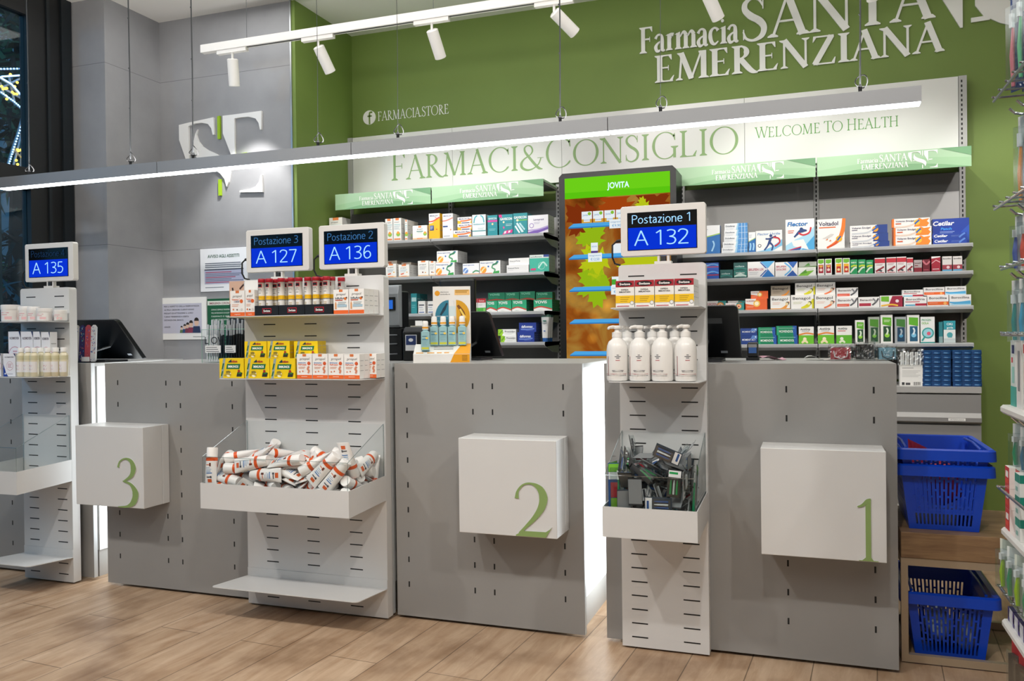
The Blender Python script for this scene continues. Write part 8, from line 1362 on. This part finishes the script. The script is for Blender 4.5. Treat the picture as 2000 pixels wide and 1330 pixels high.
lump('wrapped_parcel', 'pale plastic wrapped parcel, left one in the basket under the bench', 'parcel', (0.413, 0.245, 0.105), (0.045, 0.05, 0.060), 'a9bccb', 6, 0.15, 'parcels in the low basket')
lump('wrapped_parcel', 'pale plastic wrapped parcel, right one in the basket under the bench', 'parcel', (0.503, 0.245, 0.080), (0.032, 0.05, 0.062), 'b4c4d0', 9, 0.15, 'parcels in the low basket')
lump('dark_pouch', 'dark pouch under the parcels in the low basket', 'pouch', (0.445, 0.31, 0.035), (0.075, 0.05, 0.024), '23282e', 4, 0.4)

# ================================================================== wall rack of oral care at the right edge
CHR = mat('b9bec2', 0.15, 0.95); RK = mat('dddbd8', 0.4)
t = thing('product_rack', 'white metal rack of oral care goods with chrome hooks at the right edge', 'rack', (0.45, -0.63, 0))
o = Vector((-0.45, 0.63, 0)); YE_ = -1.15
f = MB().box(0.345, 0.365, -0.52, 0, 0.05, 2.2, RK); f.build('back_panel', t)
for y in (-0.01, -0.5): MB().box(0.365, 0.40, y-0.03, y, 0, 2.2, RK).build('upright', t)
MB().box(0.02, 0.37, -0.52, 0.0, 0.0, 0.06, RK).build('base', t)
for z, xf in ((0.949, 0.0), (0.640, 0.0), (0.408, 0.0)):
    MB().prism([(xf+0.006, z-0.022), (xf, z-0.016), (xf, z-0.006), (xf+0.006, z), (0.34, z), (0.34, z-0.022)], 'y', -0.52, 0.0, RK).build('shelf', t)
def crossbar(z, x=0.0, y1=0.06, prongs=5, drop=0.0):
    m = MB().tube([(x, y1, z-drop), (x, -0.5, z)], 0.0038, CHR, 8)
    for k in range(prongs): y = y1-0.02-0.075*k; m.tube([(x-0.008, y, z+0.006), (x+0.01, y, z+0.004), (0.342, y, z+0.006)], 0.0028, CHR, 8)
    m.build('hook_rail', t)
def hook(y, z, x0=0.02): MB().tube([(x0-0.012, y, z+0.016), (x0, y, z+0.004), (x0+0.016, y, z), (0.343, y, z)], 0.0033, CHR, 8).build('hook', t)
for z, dz in ((1.725, 0.0), (1.448, 0), (1.292, 0.01), (1.125, 0), (0.945-0.0, 0)): 
    if z > 1.0: crossbar(z, 0.0 if z > 1.3 else 0.01, 0.05 if z > 1.3 else 0.03)
crossbar(0.475, 0.005, 0.06); crossbar(0.735, 0.0, 0.03, 1)
YS_ = (-0.035, -0.115, -0.195, -0.275)
for z in (1.965, 1.668, 1.42, 1.262, 0.905, 0.615): 
    for y in YS_: hook(y, z, 0.03)
# hanging packs face the aisle (-x)
def hang(name, key, n, z, w, h, col, card, labels, group, dx=0.018, brush=True, x0=0.04, extra=None):
    k = 0
    for j, y in enumerate(YS_):
        c1, c2 = card[j % len(card)], col[j % len(col)]
        tp = thing(name, '', 'oral care pack', (0, 0, 0), group)
        m = MB().box(0, 0.0012, -w/2, w/2, -h, 0.02, mat(c1, 0.4))
        P = lambda ya, yb, za, zb, c, e: m.poly([(e, yb, za), (e, ya, za), (e, ya, zb), (e, yb, zb)], mat(c))
        P(-w*0.45, w*0.45, -h*0.22, -h*0.05, 'e9ecec', -0.0004)
        if extra:
            # lettering runs up the card
            kk = len(m.v); put_text(m, extra, -h*0.96, 0.0, -w*0.12, w*0.42, mat('f0f2f6'), h*0.72, 'l', 0.015)
            for i in range(kk, len(m.v)): a, b_, c_ = m.v[i]; m.v[i] = (-0.0007, -c_-w*0.16, a)
        m.build('card', tp, fix=False)
        q = MB()
        q.tube([(-0.008, w*0.18, -h*0.95), (-0.010, w*0.20, -h*0.6), (-0.008, w*0.18, -h*0.35), (-0.008, w*0.18, -h*0.28)], [0.0045, 0.006, 0.004, 0.003], mat(c2, 0.35), 8).box(-0.016, -0.006, w*0.12, w*0.25, -h*0.28, -h*0.12, mat('e8eef0', 0.4))
        q.build('toothbrush', tp)
        MB().box(-0.019, -0.0004, -w*0.02, w*0.40, -h*0.98, -h*0.04, PC).build('blister', tp)
        MB().box(-0.004, 0.0, -w*0.3, w*0.3, -0.004, 0.022, PC).build('hanging_tab', tp)
        for i in range(n):
            x = 0.45+x0+i*0.024; lab = '%s hanging %s, %s column, %s on its hook' % (labels[j % len(labels)], key, ('far', 'second', 'third', 'near')[j], ('front' if i == 0 else 'behind'))
            oo = tp if i == 0 else copy_tree(tp, (0, 0, 0)); oo.location = (x, -0.63+y, z-0.022); oo.rotation_euler = (0, 0, 0.5); oo['label'] = lab; oo['group'] = group+', %s column, %s' % (('far', 'second', 'third', 'near')[j], 'front' if i == 0 else 'behind')
hang('toothbrush_pack', 'at the rack top', 4, 1.965, 0.055, 0.215, ('d87a86', '6ac08a', 'd88ab8', '5aa8b0'), ('1f3f7c', '1f3f7c', '27408a', '1f3f7c'), ('red handled navy toothbrush card', 'green handled navy toothbrush card', 'pink handled navy toothbrush card', 'teal handled navy toothbrush card'), 'toothbrush cards top row', extra='SOFTLINE')
hang('toothbrush_pack', 'second row', 3, 1.668, 0.055, 0.205, ('e8963a', '4a3a84', '3aa08a', 'd84a5a'), ('e4e8ea', '2a4a94', 'dfe6e8', '2a4a94'), ('orange handled white toothbrush card', 'violet handled blue toothbrush card', 'green handled white toothbrush card', 'red handled blue toothbrush card'), 'toothbrush cards second row', x0=0.055)
hang('toothbrush_pack', 'third row', 3, 1.42, 0.034, 0.115, ('4a5fa8', 'd8503a', '4a5fa8', '3aa08a'), ('e9ebec', 'eceae8', 'e4e8ea', 'eceae8'), ('slim blue handled toothbrush', 'slim red handled toothbrush', 'slim navy handled toothbrush', 'slim green handled toothbrush'), 'slim toothbrushes third row')
hang('interdental_pack', 'fourth row', 3, 1.262, 0.060, 0.135, ('2a8f8a', '4aa8d0', '2a8f8a', '7ab83a'), ('eef0ee', 'eef0ee', 'e8f0ea', 'eef0ee'), ('green lettered white interdental card', 'blue brush white interdental card', 'teal brush white interdental card', 'lime brush white interdental card'), 'interdental cards fourth row')
hang('floss_pack', 'under the upper shelf', 2, 0.905, 0.06, 0.085, ('3a9a6a', '2a6a8a', '3a9a6a', 'b03a4a'), ('dfe6e4', 'e4e8e8', 'dfe6e4', 'e4e8e8'), ('clear green floss pack', 'clear blue floss pack', 'clear mint floss pack', 'clear red floss pack'), 'floss packs under upper shelf')
hang('floss_pack', 'under the middle shelf', 2, 0.615, 0.06, 0.10, ('a4cc1c', '3a9a6a', 'a4cc1c', '3a9a6a'), ('d4dcd0', 'dfe6e4', 'd4dcd0', 'dfe6e4'), ('clear lime floss pack', 'clear green floss pack', 'clear yellow green floss pack', 'clear dark green floss pack'), 'floss packs under middle shelf', x0=0.01)
# cartons on the rack shelves: ends face the aisle
def rackbox(words, x, y, z, lx, wy, h, base, deco, place, group):
    m = MB().box(0, lx, 0, wy, 0, h, mat(base, 0.4), mat(deco[0], 0.4))
    for (a0, a1, b0, b1, c) in deco[1]:   # on the -x end (across y) and on the far side
        m.poly([(-0.0005, wy*(1-a0), h*b0), (-0.0005, wy*(1-a1), h*b0), (-0.0005, wy*(1-a1), h*b1), (-0.0005, wy*(1-a0), h*b1)], mat(c))
        m.poly([(lx*a0, -0.0005, h*b0), (lx*a1, -0.0005, h*b0), (lx*a1, -0.0005, h*b1), (lx*a0, -0.0005, h*b1)], mat(c))
    o = m.build('toothpaste_box', None, fix=False); o.location = (x, y, z+0.0003); tag(o, words+', '+place, 'toothpaste box', group)
Y0 = -0.63
for j, (w_, b_, dd) in enumerate((('tall white toothpaste box with teal lower half and navy badge', 'eceeee', ('dfe8e6', [(0, 1, 0, 0.3, '3fa89a'), (0.3, 0.8, 0.80, 0.93, '1f2f6a'), (0.2, 0.5, 0.66, 0.74, 'c8404a'), (0.3, 0.8, 0.35, 0.6, '9ad0c8')])),
        ('tall white toothpaste box with dark vertical print', 'ecebe8', ('e4e2e0', [(0.3, 0.7, 0.25, 0.85, '8a8c90')])), ('tall white toothpaste box with red and blue marks', 'efedea', ('e8e4e0', [(0.2, 0.7, 0.82, 0.95, 'c8303a'), (0.3, 0.75, 0.08, 0.32, '4a86c8'), (0.3, 0.7, 0.40, 0.7, 'e8b0a0')])), ('tall pale green toothpaste box', 'dfe8e0', ('d0dcd2', [(0.1, 0.9, 0.1, 0.4, '8ab87a')])))):
    rackbox(w_, 0.47, Y0-0.07-0.062*j, 0.949, 0.055, 0.052, 0.162, b_, dd, 'on the rack upper shelf', 'toothpaste boxes upper shelf')
RED = ('c8302c', [(0.15, 0.85, 0.2, 0.42, 'e04a38'), (0.2, 0.8, 0.5, 0.8, 'f0eeea')]); TEA = ('e4ebe8', [(0, 1, 0.62, 1, '1f8a78'), (0.15, 0.6, 0.2, 0.4, '8ab8b0')])
for lv in range(3):
    for j in range(4):
        red = j < 2; rackbox(('white and red' if red else 'white and teal')+' small toothpaste box', 0.458+0.012*(j % 2), Y0-0.055-0.055*j, 0.640+0.0525*lv, 0.11, 0.048, 0.052, 'f0eeea', RED if red else TEA, '%s layer, %s column on the rack middle shelf' % (('bottom', 'middle', 'top')[lv], ('far', 'second', 'third', 'near')[j]), 'small toothpaste boxes middle shelf')
for lv in range(2):
    for j in range(4): rackbox('dark violet and white toothpaste box', 0.462+0.01*lv, Y0-0.06-0.055*j, 0.408+0.036*lv, 0.14, 0.050, 0.0355, '2a2450', ('d8dae4', [(0.1, 0.9, 0.3, 0.7, 'e4e6ee'), (0, 0.3, 0, 1, '4a3a84')]), '%s layer, %s column on the rack lowest shelf' % (('bottom', 'top')[lv], ('far', 'second', 'third', 'near')[j]), 'violet toothpaste boxes lowest shelf')
for z, c, w_ in ((0.385, ('b02430', '1f2226'), 'red and black mouth care pack'),):
    for j in range(3):
        tp = thing('mouth_care_pack', '%s hanging under the lowest rack shelf, %s column' % (w_, ('far', 'second', 'third')[j]), 'oral care pack', (0.475, Y0-0.05-0.075*j, z-0.022), 'red packs under lowest shelf', (0, 0, 0.3))
        MB().box(0, 0.0015, -0.028, 0.028, -0.14, 0.02, mat(c[0], 0.4)).box(-0.012, 0, -0.022, 0.022, -0.12, -0.03, mat(c[1], 0.3)).build('card', tp); MB().box(-0.016, -0.0122, -0.024, 0.024, -0.125, -0.02, PC).build('blister', tp)
        MB().tube([(0.025-0.012, -0.05-0.075*j, z+0.016), (0.02+0.005, -0.05-0.075*j, z), (0.343, -0.05-0.075*j, z)], 0.0033, CHR, 8).build('hook', t)
